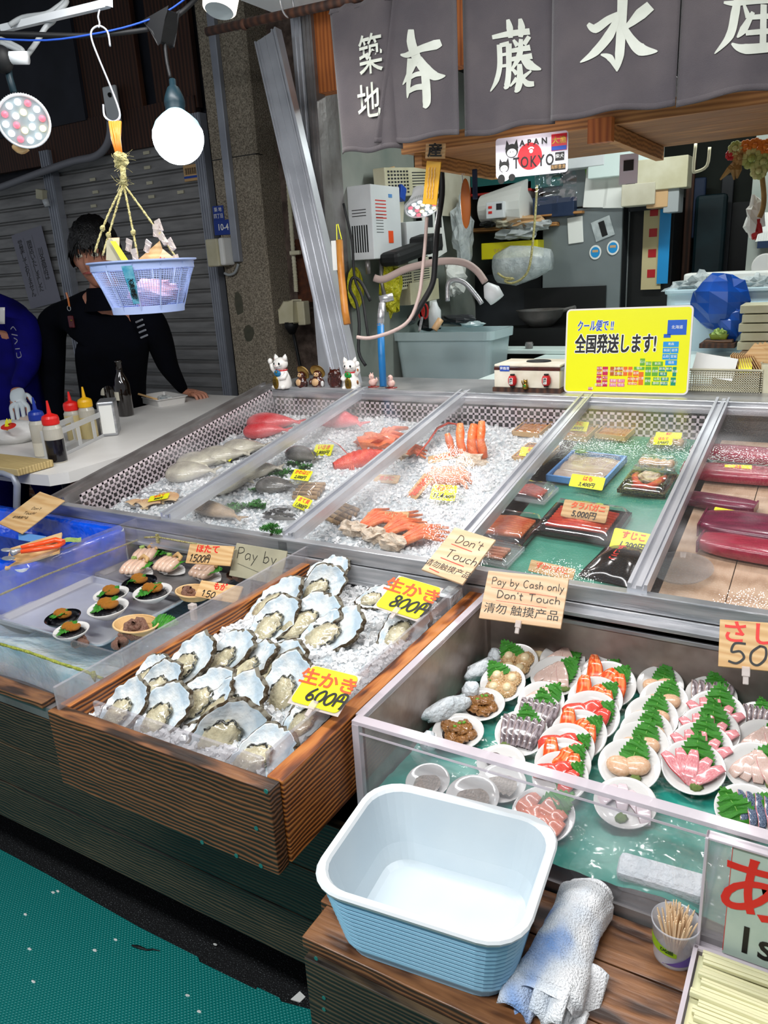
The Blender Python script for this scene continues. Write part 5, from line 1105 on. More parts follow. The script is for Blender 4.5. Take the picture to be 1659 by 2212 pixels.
# trays
def traypx(label,cs_,z,h=.012,m='alu'):
    q=[P(*a,z=z) for a in cs_]; c=sum(q,Vector())/4; w=((q[2]-q[3]).length+(q[1]-q[0]).length)/2; d=((q[0]-q[3]).length+(q[1]-q[2]).length)/2; u=(q[2]-q[3])+(q[1]-q[0]); return steel_tray('metal_tray',label,c-Vector((0,0,h)),w-.024,d-.024,h,math.degrees(math.atan2(u.y,u.x)),m=m)
traypx('empty bright aluminium tray at the front left with sea urchin dishes on its right',((205,1238),(395,1288),(235,1392),(-20,1338)),.785,.014)
traypx('dark steel tray holding scallops on the half shell',((300,1196),(540,1240),(395,1300),(215,1236)),.789,.012,'steel_worn')
mat('urchin_black','#07060a',.35); mat('turban_shell','#c9a48c',.5,col2='#8e4a3c',scale=14,vs=(1,1,3),bump=.8,bscale=60)
def unidish(label,px,py,rpx,black=False,roe=1,z=.797):
    c=P(px,py,z=z); dep=(c-CAM).dot(rz*-1); Rr=rpx/FL*dep; t=thing('urchin_dish',label,'sea urchin dish',c); t.scale=(Rr,)*3; t.rotation_euler=(.06,0,J(.5))
    b=MB(); b.lathe([(0,0),(.4,0),(.5,.04),(.85,.32),(1,.52),(.97,.54),(.8,.36),(.45,.1),(0,.08)],32); b.build('bowl','black_gloss' if black else 'plate_white',t,local=True,smooth=True)
    b=MB(); b.ball((0,0,.28),(.72,.72,.28),16,10)
    rr=random.Random(px)
    for k in range(260):
        a=rr.random()*2*PI; e=rr.uniform(.1,1.3); d=Vector((math.cos(a)*math.cos(e),math.sin(a)*math.cos(e),math.sin(e)*.7)); s=Vector((d.x*.6,d.y*.6,.28+d.z*.3)); q=s+d*.30; n_=d.orthogonal().normalized()*.014; b.add([s-n_,s+n_,q],[(0,1,2)])
    b.build('urchin_shell','urchin_black',t,local=True)
    b=MB(); leafmesh(b,Matrix.Translation((-.25,-.1,.58))@Matrix.Rotation(rr.uniform(2.6,4.2),4,'Z')@Matrix.Rotation(.35,4,'Y'),1.6,1.05,seed=px); b.build('shiso_leaf','leaf',t,local=True)
    b=MB()
    for k in range(4+roe): b.ball((-.3+.16*k,.05*math.sin(k*2)+.02,.72+.03*math.cos(k)),(.19,.36,.18),12,8,amp=.2,fr=9,seed=k)
    b.build('urchin_roe','uni',t,local=True,smooth=True); return t
unidish('largest urchin dish in a white bowl at the front of the tray',238,1332,44)
unidish('urchin dish in a white bowl just behind the largest one',244,1300,38)
unidish('urchin dish in a white bowl nearest the turban shell basket',333,1297,42)
unidish('urchin dish in a black bowl at the back of the row',305,1275,38,True)
unidish('urchin dish in a black bowl at the left end of the row',140,1350,38,True)
unidish('urchin dish in a small white bowl nearest the front acrylic',158,1378,38)
mat('raw_scallop_meat','#cfa68c',.3,col2='#dcbda6',scale=14,coat=.5,sss=.1)
def hscal(label,px,py,yaw,leafy=True,z=.797,k=1.0):
    c=P(px,py,z=z); t=fan_shell(label,c,.052*k,yaw,Vector((0,-.25,1)).normalized(),'plate_white',.010,10,-1); t['category']='scallop'; t.name='scallop_dish'
    U,V=axes(Vector((0,-.25,1)).normalized(),yaw); T=frame(c,U,Vector((0,-.25,1)))
    for q in range(4): MB(T).ball((-.022+.014*q,-.004,.014),(.012,.030,.012),12,8,amp=.15,fr=6,seed=q).build('meat','raw_scallop_meat',t,smooth=True)
    MB(T).tube([(.0,.02,.02),(.012,.028,.026),(.026,.022,.022),(.03,.01,.02)],[.004,.006,.006,.004],7).build('skirt','box_wood',t,smooth=True)
    if leafy: b=MB(T); leafmesh(b,T@Matrix.Translation((.02,.0,.012))@Matrix.Rotation(.8,4,'Z'),.06,.045,seed=px); b.build('shiso_leaf','leaf',t)
    MB(T).ball((-.02,.026,.018),(.008,.008,.007),10,7,amp=.5,fr=14).build('wasabi','wasabi',t)
    return t
hscal('scallop on the half shell at the front left of the dark tray',296,1232,10); hscal('scallop on the half shell at the back left of the dark tray',318,1206,20,k=.9); hscal('scallop on the half shell in front of the 1,500 yen sign',368,1226,0); hscal('scallop on the half shell nearest the Pay by board',446,1240,-5)
def turban(label,px,py,s,yaw,z=.80):
    c=P(px,py,z=z); t=thing('turban_shell',label,'shell',c); t.rotation_euler=(.5,.3,math.radians(yaw)); t.scale=(s,)*3
    b=MB()
    def f(u,v):
        th=u*2.3*2*PI; r=.10+.9*u**1.5; c_=Vector((math.cos(th)*r*.5,math.sin(th)*r*.5,.9-.95*u)); k=.16+.34*u**1.3; a=2*PI*v; spn=1+.22*(abs(math.sin(th*3.5))**6)+.07*math.sin(10*a); return c_+Vector((math.cos(th)*math.cos(a),math.sin(th)*math.cos(a),math.sin(a)))*k*spn*.8
    b.grid(f,110,18); b.build('shell','turban_shell',t,local=True,smooth=True)
    b=MB(); b.ball((.62,.1,.05),(.3,.24,.22),12,8,amp=.6,fr=10); b.build('meat','conger',t,local=True); return t
def basket(label,px,py,r,z=.793):
    c=P(px,py,z=z); t=thing('bamboo_basket',label,'basket',c); b=MB(Matrix.Translation(c)); b.lathe([(0,0),(r*.8,0),(r,.014),(r*1.03,.016),(r*.98,.017),(r*.76,.003),(0,.003)],28,sy=.75); b.build('weave','box_wood',t)
    b=MB(Matrix.Translation(c)); b.tube([(r*1.02*math.cos(a),r*.765*math.sin(a),.016) for a in [i*PI/16 for i in range(32)]],.0025,6,closed=True); b.build('rim','tag_wood',t,smooth=True); return t
basket('round bamboo basket under the turban shell by the shiso leaf',296,1362,.052); basket('small bamboo basket behind the clip on the tall acrylic guard',420,1290,.045)
turban('large striped turban shell in the front bamboo basket',290,1362,.036,20); turban('pinkish turban shell in the small bamboo basket',404,1284,.026,60); turban('turban shell in the far corner by the tall acrylic guard',508,1248,.026,100,.80); turban('small reddish turban shell against the front acrylic',175,1392,.022,150,.79); turban('turban shell low at the tank corner beside the acrylic',262,1392,.024,200,.79)
for lab,px,py,a,s in (('serrated green leaf between turban shells at the tall guard',358,1345,20,.06),('green leaf tip beside the grey Pay by board',548,1238,40,.05),('green leaf behind the scallops at the rear panel',350,1192,0,.05),('green leaf behind the sign priced 1,500 yen',395,1196,10,.045)):
    c=P(px,py,z=.81); b=MB(); leafmesh(b,Matrix.Translation(c)@Matrix.Rotation(math.radians(a),4,'Z')@Matrix.Rotation(.45,4,'X'),s,s*.75,seed=px); tag(b.build('shiso_leaf','leaf'),lab,'leaf')
# signs of the tank
t,c,U,V,w,h,n=board('wooden_sign','wooden sign with red kana over 1,500 yen behind the scallops','sign',((412,1176),(505,1179),(497,1224),(398,1215)),P(452,1200,z=.868),camn(35),'tag_wood',.004)
txt('ほたて',c+V*h*.26-U*w*.06,U,V,h*.44,'red_ink',t,bold=.0006,sx=1.15); pen(hand('1.500円',-w*.42,-h*.40,h*.36,.0024,1.05,.16,.15),c,U,V,'black_ink',t)
t,c,U,V,w,h,n=board('grey_board','grey board with handwritten Pay by standing beside the bonsai','sign',((505,1170),(614,1193),(610,1262),(500,1246)),P(555,1215,z=.86),camn(30),'board_grey' if 'board_grey' in MT else mat('board_grey','#a39d84',.7,col2='#8f8a74',scale=12).name,.004)
pen(hand('Pay by',-w*.42,h*.05,h*.34,.0016,1.15),c,U,V,'black_ink',t); pen([([(-w*.38,-h*.1),(w*.22,-h*.30)],.0008)],c,U,V,'black_ink',t,'underline')
t,c,U,V,w,h,n=board('wooden_sign','wooden sign with red kana over 1,50 beside the turban shells','sign',((440,1258),(535,1272),(500,1298),(415,1283)),P(475,1278,z=.858),camn(45),'tag_wood',.004)
txt('もが',c+V*h*.25,U,V,h*.46,'red_ink',t,bold=.0006); pen(hand('1.50',-w*.35,-h*.42,h*.36,.0022,1.3),c,U,V,'black_ink',t)
for lab,px,py in (('clear clip on the tall acrylic guard beside the bamboo basket',417,1318),):
    c=P(px,py,z=.885); b=MB(); b.cb(c+Vector((0,0,-.01)),(.012,.008,.022)); b.cb(c+Vector((0,0,.008)),(.014,.012,.010)); tag(b.build('clip','clip_clear',bevel=.001),lab,'clip')
t,c,U,V,w,h,n=board('wooden_sign','worn wooden board saying Don\'t Touch! over the blue lined box','sign',((95,1073),(145,1090),(42,1142),(-12,1117)),P(70,1105,z=.915),camn(66,-8),'tag_wood',.004)
n_=camn(66,-8); q=[PP(*a,P(70,1105,z=.915),n_) for a in ((0,1122),(60,1095),(20,1135))]; U2=(q[1]-q[0]).normalized(); V2=n_.cross(U2).normalized(); V2=V2 if V2.dot(V)>0 or True else -V2
U2=Vector((1,0.05,0)).normalized(); U2=(U2-n*U2.dot(n)).normalized(); V2=n.cross(U2)
pen(hand("Don't",-.008,.008,.011,.0012,1.2)+hand('Touch!',-.022,-.012,.011,.0012,1.2),c,U2,V2,'black_ink',t); txt('请勿触摸产品',c-V2*.026-U2*.018,U2,V2,.011,'black_ink',t)
# foam box with blue liner
bx0,bx1,by0,by1,bz0,bz1=-2.35,-1.612,1.00,1.322,.705,.868
t=thing('foam_box','white foam box lined with shiny blue plastic at the left','foam box',((bx0+bx1)/2,by0,bz0))
b=MB(); shell_loops(b,[(rrect(bx1-bx0,by1-by0,.02),bz0),(rrect(bx1-bx0,by1-by0,.02),bz1),(rrect(bx1-bx0-.05,by1-by0-.05,.02),bz1),(rrect(bx1-bx0-.05,by1-by0-.05,.02),bz0+.03)],T=Matrix.Translation(((bx0+bx1)/2,(by0+by1)/2,0))); b.build('box','foam' if 'foam' in MT else mat('foam','#dfe8ee',.6,bump=.3,bscale=200).name,t)
mat('blue_film','#0f5cf0',.14,col2='#0846c8',scale=6,bump=1,bscale=9,bdist=.03,coat=1,spec=.8); mat('blue_water','#04143c',.03,coat=1)
b=MB(); ring=rrect(bx1-bx0,by1-by0,.03,9); nR=len(ring); Tc=Vector(((bx0+bx1)/2,(by0+by1)/2,0))
PR_=[(-.003,-.13),(-.004,-.06),(-.003,-.006),(.002,.006),(.022,.006),(.032,-.004),(.034,-.12)]
RG_=[rrect(bx1-bx0-2*o_,by1-by0-2*o_,.03,9) for o_,_ in PR_]
def lin_(u,v):
    i=int(round(u*nR))%nR; q_=min(6,int(round(v*6))); x,y=RG_[q_][i]; z=bz1+PR_[q_][1]; d=.005*noise.noise(Vector((x*25,y*25,v*4))); return (Tc.x+x+d,Tc.y+y+d,z+d*1.3)
b.grid(lin_,nR,6,wrap=True); b.build('blue_liner','blue_film',t,smooth=True)
MB().box((bx0+.04,by0+.03,bz1-.085),(bx1-.04,by1-.03,bz1-.08)).build('water','blue_water',t)
t,c,U,V,w,h,n=board('wooden_board','plain wooden board across the near rim of the blue lined box','board',((40,1175),(110,1160),(152,1180),(-10,1238)),P(70,1195,z=.885),Vector((-.05,-.2,1)).normalized(),'tag_wood',.006)
pen([([(-.02,.01),(0,.014),(.02,.01),(.03,0)],.002)],c,U,V,'red_ink',t)
mat('orange_handle','#f2501a',.3,coat=.4)
t=thing('shell_tongs','bright orange handled tongs lying on the wooden board','tongs',P(70,1188,z=.90)); zt_=.905
b=MB(); b.tube([P(137,1170,z=zt_),P(120,1166,z=zt_),P(80,1176,z=zt_),P(45,1183,z=zt_)],[.006,.007,.006,.005],8); b.tube([P(137,1172,z=zt_),P(125,1180,z=zt_),P(85,1186,z=zt_),P(45,1192,z=zt_)],[.006,.006,.006,.005],8); b.build('handle','orange_handle',t,smooth=True)
b=MB(); b.ball(P(18,1206,z=zt_-.004),(.020,.012,.003),14,6); b.ball(P(14,1188,z=zt_-.002),(.018,.010,.003),14,6); b.tube([P(45,1188,z=zt_),P(25,1195,z=zt_)],[.006,.008],8); b.build('jaw','steel',t,smooth=True)
b=MB(); b.grid(lambda u,v:P(130+45*u,1168-10*u+9*v,z=.892)+Vector((0,0,.004*math.sin(5*u))),6,2); tag(b.build('yellow_slip','wasabi',sol=.001),'yellow green slip beside the orange tongs','slip')
b=MB(); b.grid(lambda u,v:P(40+60*u,1150+9*u+16*v,z=.875),4,2); tag(b.build('blue_card','tray_blue',sol=.001),'small blue card inside the blue lined box','card')
# bonsai behind the oyster box
p=P(592,1190,z=.86); t=thing('bonsai','tiny artificial pine bonsai at the corner of the glass case','bonsai',P(592,1198,z=.85))
b0=P(590,1196,z=.855); b=MB(); b.tube([b0,b0+Vector((.004,0,.02)),b0+Vector((-.004,0,.04)),b0+Vector((.006,0,.058)),b0+Vector((.0,0,.068))],[.006,.005,.004,.003,.002],7); b.build('trunk','twig_brown' if 'twig_brown' in MT else mat('twig_brown','#2a1c12',.8).name,t,smooth=True)
def needles(cs_,n,ln,m,rad,nm):
    b=MB()
    for k in range(n):
        c=R.choice(cs_)+Vector((J(rad),J(rad*.7),J(rad*.3))); d=Vector((J(1),J(1),R.uniform(.1,1.2))).normalized()*ln; s=d.orthogonal().normalized()*.0007; b.add([c-s,c+s,c+d],[(0,1,2)])
    return b.build(nm,m,t)
needles([b0+Vector((-.014,0,.062)),b0+Vector((.006,0,.070)),b0+Vector((.018,0,.058))],900,.008,'leaf_dark',.014,'needles')
mat('moss','#7fa52c',.6,col2='#a9c94c',scale=120)
needles([b0+Vector((.02,0,.0)),b0+Vector((.045,.0,.0)),b0+Vector((-.02,0,-.002)),b0+Vector((.03,-.01,.004))],1400,.016,'moss',.016,'grass_tuft')
MB().box((b0.x-.05,b0.y-.02,b0.z-.01),(b0.x+.07,b0.y+.02,b0.z-.002)).build('base','black',t)
# ================================================================== COUNTER TOP ITEMS
CZ=1.08
mat('cat_white','#efece6',.15,coat=.7); mat('cat_pink','#eccfcf',.2,coat=.6); mat('cat_red','#cf1f22',.3); mat('gold','#a98a3a',.3,.8,col2='#6f5520',scale=60); mat('brown_glaze','#4a1f15',.15,col2='#2d120d',scale=20,coat=.8); mat('green_bib','#178a3a',.3); mat('teal_bib','#1f6f9a',.3); mat('tan','#c9a377',.4); mat('straw_hat','#9a7434',.5,col2='#c2a05a',scale=80)
def cat_fig(label,px,py,h,paw,bib,ear,body='cat_white',yaw=0):
    p=P(px,py,z=CZ); t=thing('beckoning_cat',label,'figurine',p); t.rotation_euler=(0,0,math.radians(yaw)); t.scale=(h,)*3
    b=MB(); b.lathe([(0,0),(.26,0),(.29,.03),(.30,.14),(.26,.32),(.19,.48),(.15,.56)],20,sx=1,sy=.85); b.ball((-.16,-.18,.06),(.09,.11,.07),10,7); b.ball((.16,-.18,.06),(.09,.11,.07),10,7); b.ball((0,-.02,.72),(.235,.205,.19),18,12)
    b.tube([(-paw*.20,-.02,.46),(-paw*.30,-.06,.58),(-paw*.31,-.09,.74)],[.08,.07,.06],9); b.ball((-paw*.31,-.12,.80),(.075,.075,.09),10,8); b.tube([(paw*.2,-.06,.44),(paw*.22,-.18,.34),(paw*.10,-.25,.32)],[.07,.07,.06],9); b.ball((0,-.19,.68),(.09,.07,.05),10,6)
    b.build('body',body,t,local=True,smooth=True)
    for s in (-1,1):
        b=MB(); b.tube([(s*.15,0,.82),(s*.18,0,.93),(s*.20,0,1.0)],[.095,.06,.008],8); b.build('ear',body,t,local=True,smooth=True)
        b=MB(); b.add([(s*.15-.05,-.075,.85),(s*.15+.055,-.07,.85),(s*.195,-.02,.975)],[(0,1,2)]); b.build('inner_ear',ear,t,local=True)
        b=MB(); b.ball((s*.09,-.195,.735),(.036,.02,.042),10,7); b.build('eye','eye_black',t,local=True)
        for k in (-1,0,1): b=MB(); b.tube([(s*.10,-.215,.675+.012*k),(s*.19,-.17,.67+.03*k)],.003,4); b.build('whisker','black',t,local=True)
    b=MB(); b.ball((0,-.245,.695),(.018,.012,.013),8,5); b.build('nose','cat_red',t,local=True)
    b=MB(); b.lathe([(.165,.50),(.19,.53),(.185,.555),(.16,.55)],22,sy=.88); b.build('collar','cat_red',t,local=True)
    b=MB(); b.ball((0,-.20,.46),(.13,.05,.10),12,7); b.build('bib',bib,t,local=True,smooth=True)
    b=MB(); b.ball((0,-.235,.50),.035,10,7); b.build('bell','gold',t,local=True,smooth=True)
    b=MB(); b.ball((-.04 if paw>0 else .02,-.27,.20),(.115,.03,.20),18,10); c=b.build('coin','gold',t,local=True,smooth=True)
    txt('千',Vector(t.location),(1,0,0),(0,0,1),.1,'black_ink',c)
    o=c.children[0] if c.children else None
    bpy.data.objects.remove(o)
    me=None
    o=txt('万両',(0,0,0),(1,0,0),(0,0,1),.11,'black_ink',None,vert=True); o.parent=c; o.matrix_basis=Matrix.Translation((-.04 if paw>0 else .02,-.303,.20))@Matrix.Rotation(PI/2,4,'X')
    return t
cat_fig('white beckoning cat with red ears and raised left-side paw at the counter corner',612,838,.128,1,'teal_bib','cat_red',yaw=-4)
cat_fig('white beckoning cat with pink ears, green bib and orange black spots',760,840,.115,-1,'green_bib','cat_pink','cat_white',yaw=6)
ct=[o for o in C.objects if o.name.startswith('beckoning_cat')][-1]
mat('spot','#2a1a10',.3,col2='#c9772a',scale=30)
for (x,y,z,s) in ((.28,-.09,.22,.06),(.33,-.12,.62,.05)):
    b=MB(); b.ball((x-.015,y,z),(s*.55,s*.6,s*1.2),10,7); b.build('spot','spot',ct,local=True,smooth=True)
def tanuki(label,px,py,h,yaw,flip=1):
    p=P(px,py,z=CZ); t=thing('raccoon_dog_figurine',label,'figurine',p); t.rotation_euler=(0,0,math.radians(yaw)); t.scale=(h,)*3
    b=MB(); b.lathe([(0,0),(.30,0),(.34,.1),(.36,.3),(.28,.5),(.2,.58)],18,sy=.8); b.ball((0,0,.68),(.24,.2,.2),14,10); b.tube([(flip*.3,-.05,.45),(flip*.38,-.1,.3),(flip*.34,-.16,.2)],.08,8); b.build('body','brown_glaze',t,local=True,smooth=True)
    b=MB(); b.ball((-.03,-.14,.30),(.24,.2,.22),14,9); b.build('belly','tan',t,local=True,smooth=True)
    b=MB(); b.ball((0,-.11,.68),(.17,.12,.13),12,8); b.ball((0,-.23,.655),(.05,.05,.04),8,6); b.build('face','tan',t,local=True,smooth=True)
    for s in (-1,1): b=MB(); b.ball((s*.07,-.215,.72),(.03,.02,.035),8,6); b.build('eye','eye_black',t,local=True)
    b=MB(); b.lathe([(.40,.0),(.30,.12),(.16,.17),(0,.18),(0,.16),(.28,.09),(.38,-.02)],24,T=Matrix.Translation((.03*flip,.10,.80))@Matrix.Rotation(-1.05,4,'X')); b.build('straw_hat','straw_hat',t,local=True,smooth=True)
    b=MB(); b.ball((flip*-.33,-.16,.24),(.09,.09,.15),10,8); b.build('flask','plate_white' if flip<0 else 'black_gloss',t,local=True,smooth=True); return t
tanuki('glazed raccoon dog with pale face and straw hat beside the red eared cat',654,838,.072,-14,1); tanuki('glazed raccoon dog figurine holding a white flask, second of the pair',688,838,.075,6,-1)
p=P(726,839,z=CZ); t=thing('owl_figurine','dark brown glazed owl figurine between the raccoon dog and the green bibbed cat','figurine',p); t.scale=(.078,)*3
b=MB(); b.lathe([(0,0),(.28,0),(.32,.15),(.34,.4),(.3,.7),(.26,.85),(0,.92)],18,sy=.85); b.build('body','brown_glaze',t,local=True,smooth=True)
for s in (-1,1):
    b=MB(); b.tube([(s*.2,0,.8),(s*.26,-.02,1.0)],[.09,.01],7); b.build('ear_tuft','brown_glaze',t,local=True,smooth=True); b=MB(); b.lathe([(.0,0),(.10,0),(.11,.03),(.06,.04)],12,T=Matrix.Translation((s*.12,-.24,.68))@Matrix.Rotation(PI/2,4,'X')); b.build('eye','brown_glaze',t,local=True,smooth=True)
    b=MB(); b.ball((s*.3,-.05,.4),(.08,.14,.26),10,8); b.build('wing','brown_glaze',t,local=True,smooth=True)
mat('pink_clay','#d9a39a',.4,col2='#e6c8bb',scale=60); mat('red_lacquer','#8a2a22',.25,coat=.5)
for lab,px,py,s,k in (('little pink animal figurine with a curled tail on a red base',806,836,.058,0),('little pale rounded bird figurine on a red base',845,838,.056,1)):
    p=P(px,py,z=CZ); t=thing('animal_figurine',lab,'figurine',p); t.scale=(s,)*3
    b=MB(); b.lathe([(0,0),(.42,0),(.43,.05),(.0,.07)],20,sy=.7); b.build('base','red_lacquer',t,local=True,smooth=True)
    b=MB(); b.ball((0,0,.3),(.28,.24,.26),12,9); b.ball((-.06*(1-k),-.05,.65),(.18,.16,.2),12,9)
    if k==0: b.tube([(.2,0,.3),(.32,0,.45),(.26,0,.6)],[.1,.08,.04],7); b.tube([(-.12,0,.8),(-.14,0,.92)],[.05,.01],6); b.tube([(.02,0,.8),(.04,0,.92)],[.05,.01],6)
    b.build('body','pink_clay',t,local=True,smooth=True); b=MB(); b.ball((-.12*(1-k)-.05,-.2,.68),.025,6,5); b.ball((.02,-.21,.68),.025,6,5); b.build('eye','eye_black',t,local=True)
# white worn box with a round black hole, lanterns and golden cat
q0=P(1068,845,z=CZ); q1=P(1218,848,z=CZ); bw=q1.x-q0.x-.004; Y0=q0.y
mat('box_paint','#e3dccb',.6,col2='#c9bfa8',scale=12); 
t=thing('collection_box','worn white painted box with a round black opening in its lid','box',(q0.x+bw/2,Y0,CZ))
MB().box((q0.x-.004,Y0-.006,CZ),(q0.x+bw,Y0+.16,CZ+.014)).build('base','dark_board',t)
MB().box((q0.x,Y0,CZ+.014),(q0.x+bw-.006,Y0+.155,CZ+.076)).build('side_walls','box_paint',t,bevel=.002)
MB().box((q0.x-.001,Y0-.001,CZ+.070),(q0.x+bw-.004,Y0+.155,CZ+.082)).build('brown_edge','brown_glaze',t,bevel=.002)
MB().box((q0.x,Y0,CZ+.082),(q0.x+bw-.005,Y0+.15,CZ+.090)).build('lid','box_paint',t,bevel=.003)
b=MB(Matrix.Translation((q0.x+bw*.55,Y0+.08,CZ+.0905))); b.lathe([(0,.001),(.036,.001),(.040,.003),(.042,.0)],28,sy=.8); b.build('round_opening','black',t)
b=MB(); w_=P(1090,796,y=Y0-.001); b.cb(w_,(.034,.001,.018)); b.build('blue_label','blue_ink',t); txt('昇鶴港',w_-Vector((0,.001,0)),(1,0,0),(0,0,1),.011,'white_ink',t)
mat('lantern_red','#b3161c',.45)
for k,px in enumerate((1107,1180)):
    p=P(px,822,y=Y0-.012); t=thing('paper_lantern',['small red paper lantern ornament beside the golden cat','small red paper lantern ornament at the right of the worn box'][k],'lantern',p)
    b=MB(); b.lathe([(.006,-.017),(.011,-.015),(.0145,-.006),(.0145,.006),(.011,.015),(.006,.017)],18,T=Matrix.Translation(p)); b.build('shade','lantern_red',t,smooth=True)
    b=MB(); b.lathe([(.0,.017),(.008,.017),(.008,.021),(0,.021)],14,T=Matrix.Translation(p)); b.build('top_cap','black',t); b=MB(); b.lathe([(.0,-.021),(.008,-.021),(.008,-.017),(0,-.017)],14,T=Matrix.Translation(p)); b.build('bottom_cap','black',t)
    b=MB(); b.cb(p+Vector((0,-.0148,0)),(.012,.001,.020)); b.build('label','paper',t); txt('提灯',p+Vector((0,-.0157,0)),(1,0,0),(0,0,1),.010,'black_ink',t,vert=True,bold=.0002)
p=P(1135,840,y=Y0-.012); t=thing('golden_cat','tiny golden cat ornament between the red lanterns','figurine',p); t.scale=(.032,)*3
b=MB(); b.lathe([(0,0),(.3,0),(.32,.3),(.2,.55)],12); b.ball((0,0,.72),(.24,.2,.2),10,8); b.tube([(-.15,0,.85),(-.18,0,1.02)],[.08,.01],6); b.tube([(.15,0,.85),(.18,0,1.02)],[.08,.01],6); b.tube([(-.25,-.05,.4),(-.36,-.05,.7),(-.34,-.05,.85)],.07,6); b.build('body','gold',t,local=True,smooth=True)
b=MB(); b.ball((0,-.28,.3),(.12,.03,.2),8,6); b.build('coin','green_bib',t,local=True)
# yellow delivery sign
mat('sign_yellow','#e6e60f',.3,coat=.3); mat('sign_border','#ddd8d2',.5)
yS=P(1350,852,z=CZ).y
t,c,U,V,w,h,n=board('delivery_sign','large yellow sign advertising refrigerated delivery with a coloured map of Japan','sign',((1224,667),(1499,660),(1486,852),(1218,849)),(0,yS,CZ),camn(6),'sign_border',.004,round_=.014,pname='backing',bevel=0)
b=MB(frame(c,U,n)); b.prism([(x,y) for x,y in rrect(w-.010,h-.010,.010)],.0002,.0006); b.build('yellow_face','sign_yellow',t)
o=c+n*.0010
def sx_(px): return (px-130)/975.0-.5     # across the board (zoomed sheet coordinates)
def T2(s,fu,fv,size,mm,bold=0,shear=.0,dz=0,sx=1,align='CENTER'): txt(s,o+n*dz+U*(fu*w)+V*(fv*h),U,V,size*h,mm,t,bold=bold*h,shear=shear,sx=sx,align=align)
def fat(s_,fu,fv,size,inner,sx_,sh,a_,b2):
    for k,(du,dv) in enumerate(((-1,-1),(1,-1),(-1,1),(1,1),(0,-1.3),(0,1.3),(1.3,0),(-1.3,0))):
        T2(s_,fu+du*b2/w,fv+dv*b2/h,size,'white_ink',0,sh,.00002*k,sx_)
        if k<4: T2(s_,fu+du*a_/w,fv+dv*a_/h,size,inner,0,sh,.0008+.00002*k,sx_)
fat('クール便で !!',-.255,.29,.135,'blue_ink',.56,.12,.0005,.0013)
fat('全国発送します!',-.09,.07,.235,'black_ink',.56,.05,.0012,.0027)
for nme,col in (('m_blue','#0f55b8'),('m_sky','#1b8fd0'),('m_green','#5fa52c'),('m_teal','#0e8a6c'),('m_orange','#e06a1c'),('m_brown','#b3581c'),('m_pink','#d85a94'),('m_crimson','#c01f4a'),('m_white','#f0f0e0')): mat(nme,col,.4)
# map blocks: (x0,y0,x1,y1) in board fractions read off the sign, label
MP={'m_blue':[(.815,.155,.960,.325,'北海道'),(.79,.31,.845,.355,'')],'m_sky':[(.79,.395,.91,.46,'青森'),(.79,.465,.85,.53,'秋田'),(.85,.465,.91,.53,'岩手'),(.79,.535,.845,.60,'山形'),(.845,.535,.905,.60,'宮城'),(.815,.605,.905,.665,'福島')],
'm_green':[(.62,.585,.66,.67,'石川'),(.665,.62,.71,.675,'富山'),(.715,.62,.80,.675,'新潟'),(.665,.68,.712,.79,'岐阜'),(.717,.68,.765,.79,'長野'),(.575,.68,.66,.72,'福井'),(.665,.80,.712,.895,'愛知'),(.72,.85,.785,.895,'静岡'),(.73,.80,.785,.845,'山梨')],
'm_teal':[(.77,.68,.82,.735,'群馬'),(.825,.68,.87,.735,'栃木'),(.875,.68,.905,.79,'茨城'),(.77,.74,.835,.79,'埼玉'),(.79,.80,.85,.845,'東京'),(.79,.85,.845,.895,'神奈川'),(.865,.80,.905,.895,'千葉')],
'm_orange':[(.49,.68,.525,.79,'兵庫'),(.53,.68,.565,.79,'京都'),(.57,.725,.615,.79,'滋賀'),(.53,.795,.57,.86,'大阪'),(.575,.795,.61,.86,'奈良'),(.615,.74,.655,.895,'三重'),(.53,.865,.61,.895,'和歌山')],
'm_brown':[(.385,.68,.418,.79,'山口'),(.422,.68,.452,.735,'島根'),(.456,.68,.486,.735,'鳥取'),(.422,.74,.452,.79,'広島'),(.456,.74,.486,.79,'岡山')],
'm_pink':[(.385,.825,.442,.87,'愛媛'),(.446,.825,.508,.87,'香川'),(.385,.875,.442,.918,'高知'),(.446,.875,.508,.918,'徳島')],
'm_crimson':[(.275,.68,.318,.73,'佐賀'),(.275,.735,.318,.785,'長崎'),(.322,.68,.368,.785,'福岡'),(.275,.79,.318,.875,'熊本'),(.322,.79,.368,.835,'大分'),(.322,.84,.368,.92,'宮崎'),(.275,.88,.318,.92,'鹿児島'),(.21,.925,.245,.965,'沖縄')]}
for mm,L in MP.items():
    b=MB(frame(c-U*w/2+V*h/2+n*.0008,U,n))
    for (x0,y0,x1,y1,s) in L: b.box((x0*w,-y1*h,0),(x1*w-.0008,-y0*h-.0008,.0003))
    b.build('map_region',mm,t)
    for (x0,y0,x1,y1,s) in L:
        if s: txt(s,c+n*.0014+U*(w*((x0+x1)/2-.5))+V*(h*(.5-(y0+y1)/2)),U,V,.0088 if s!='北海道' else .011,'m_white',t,ext=.0001)
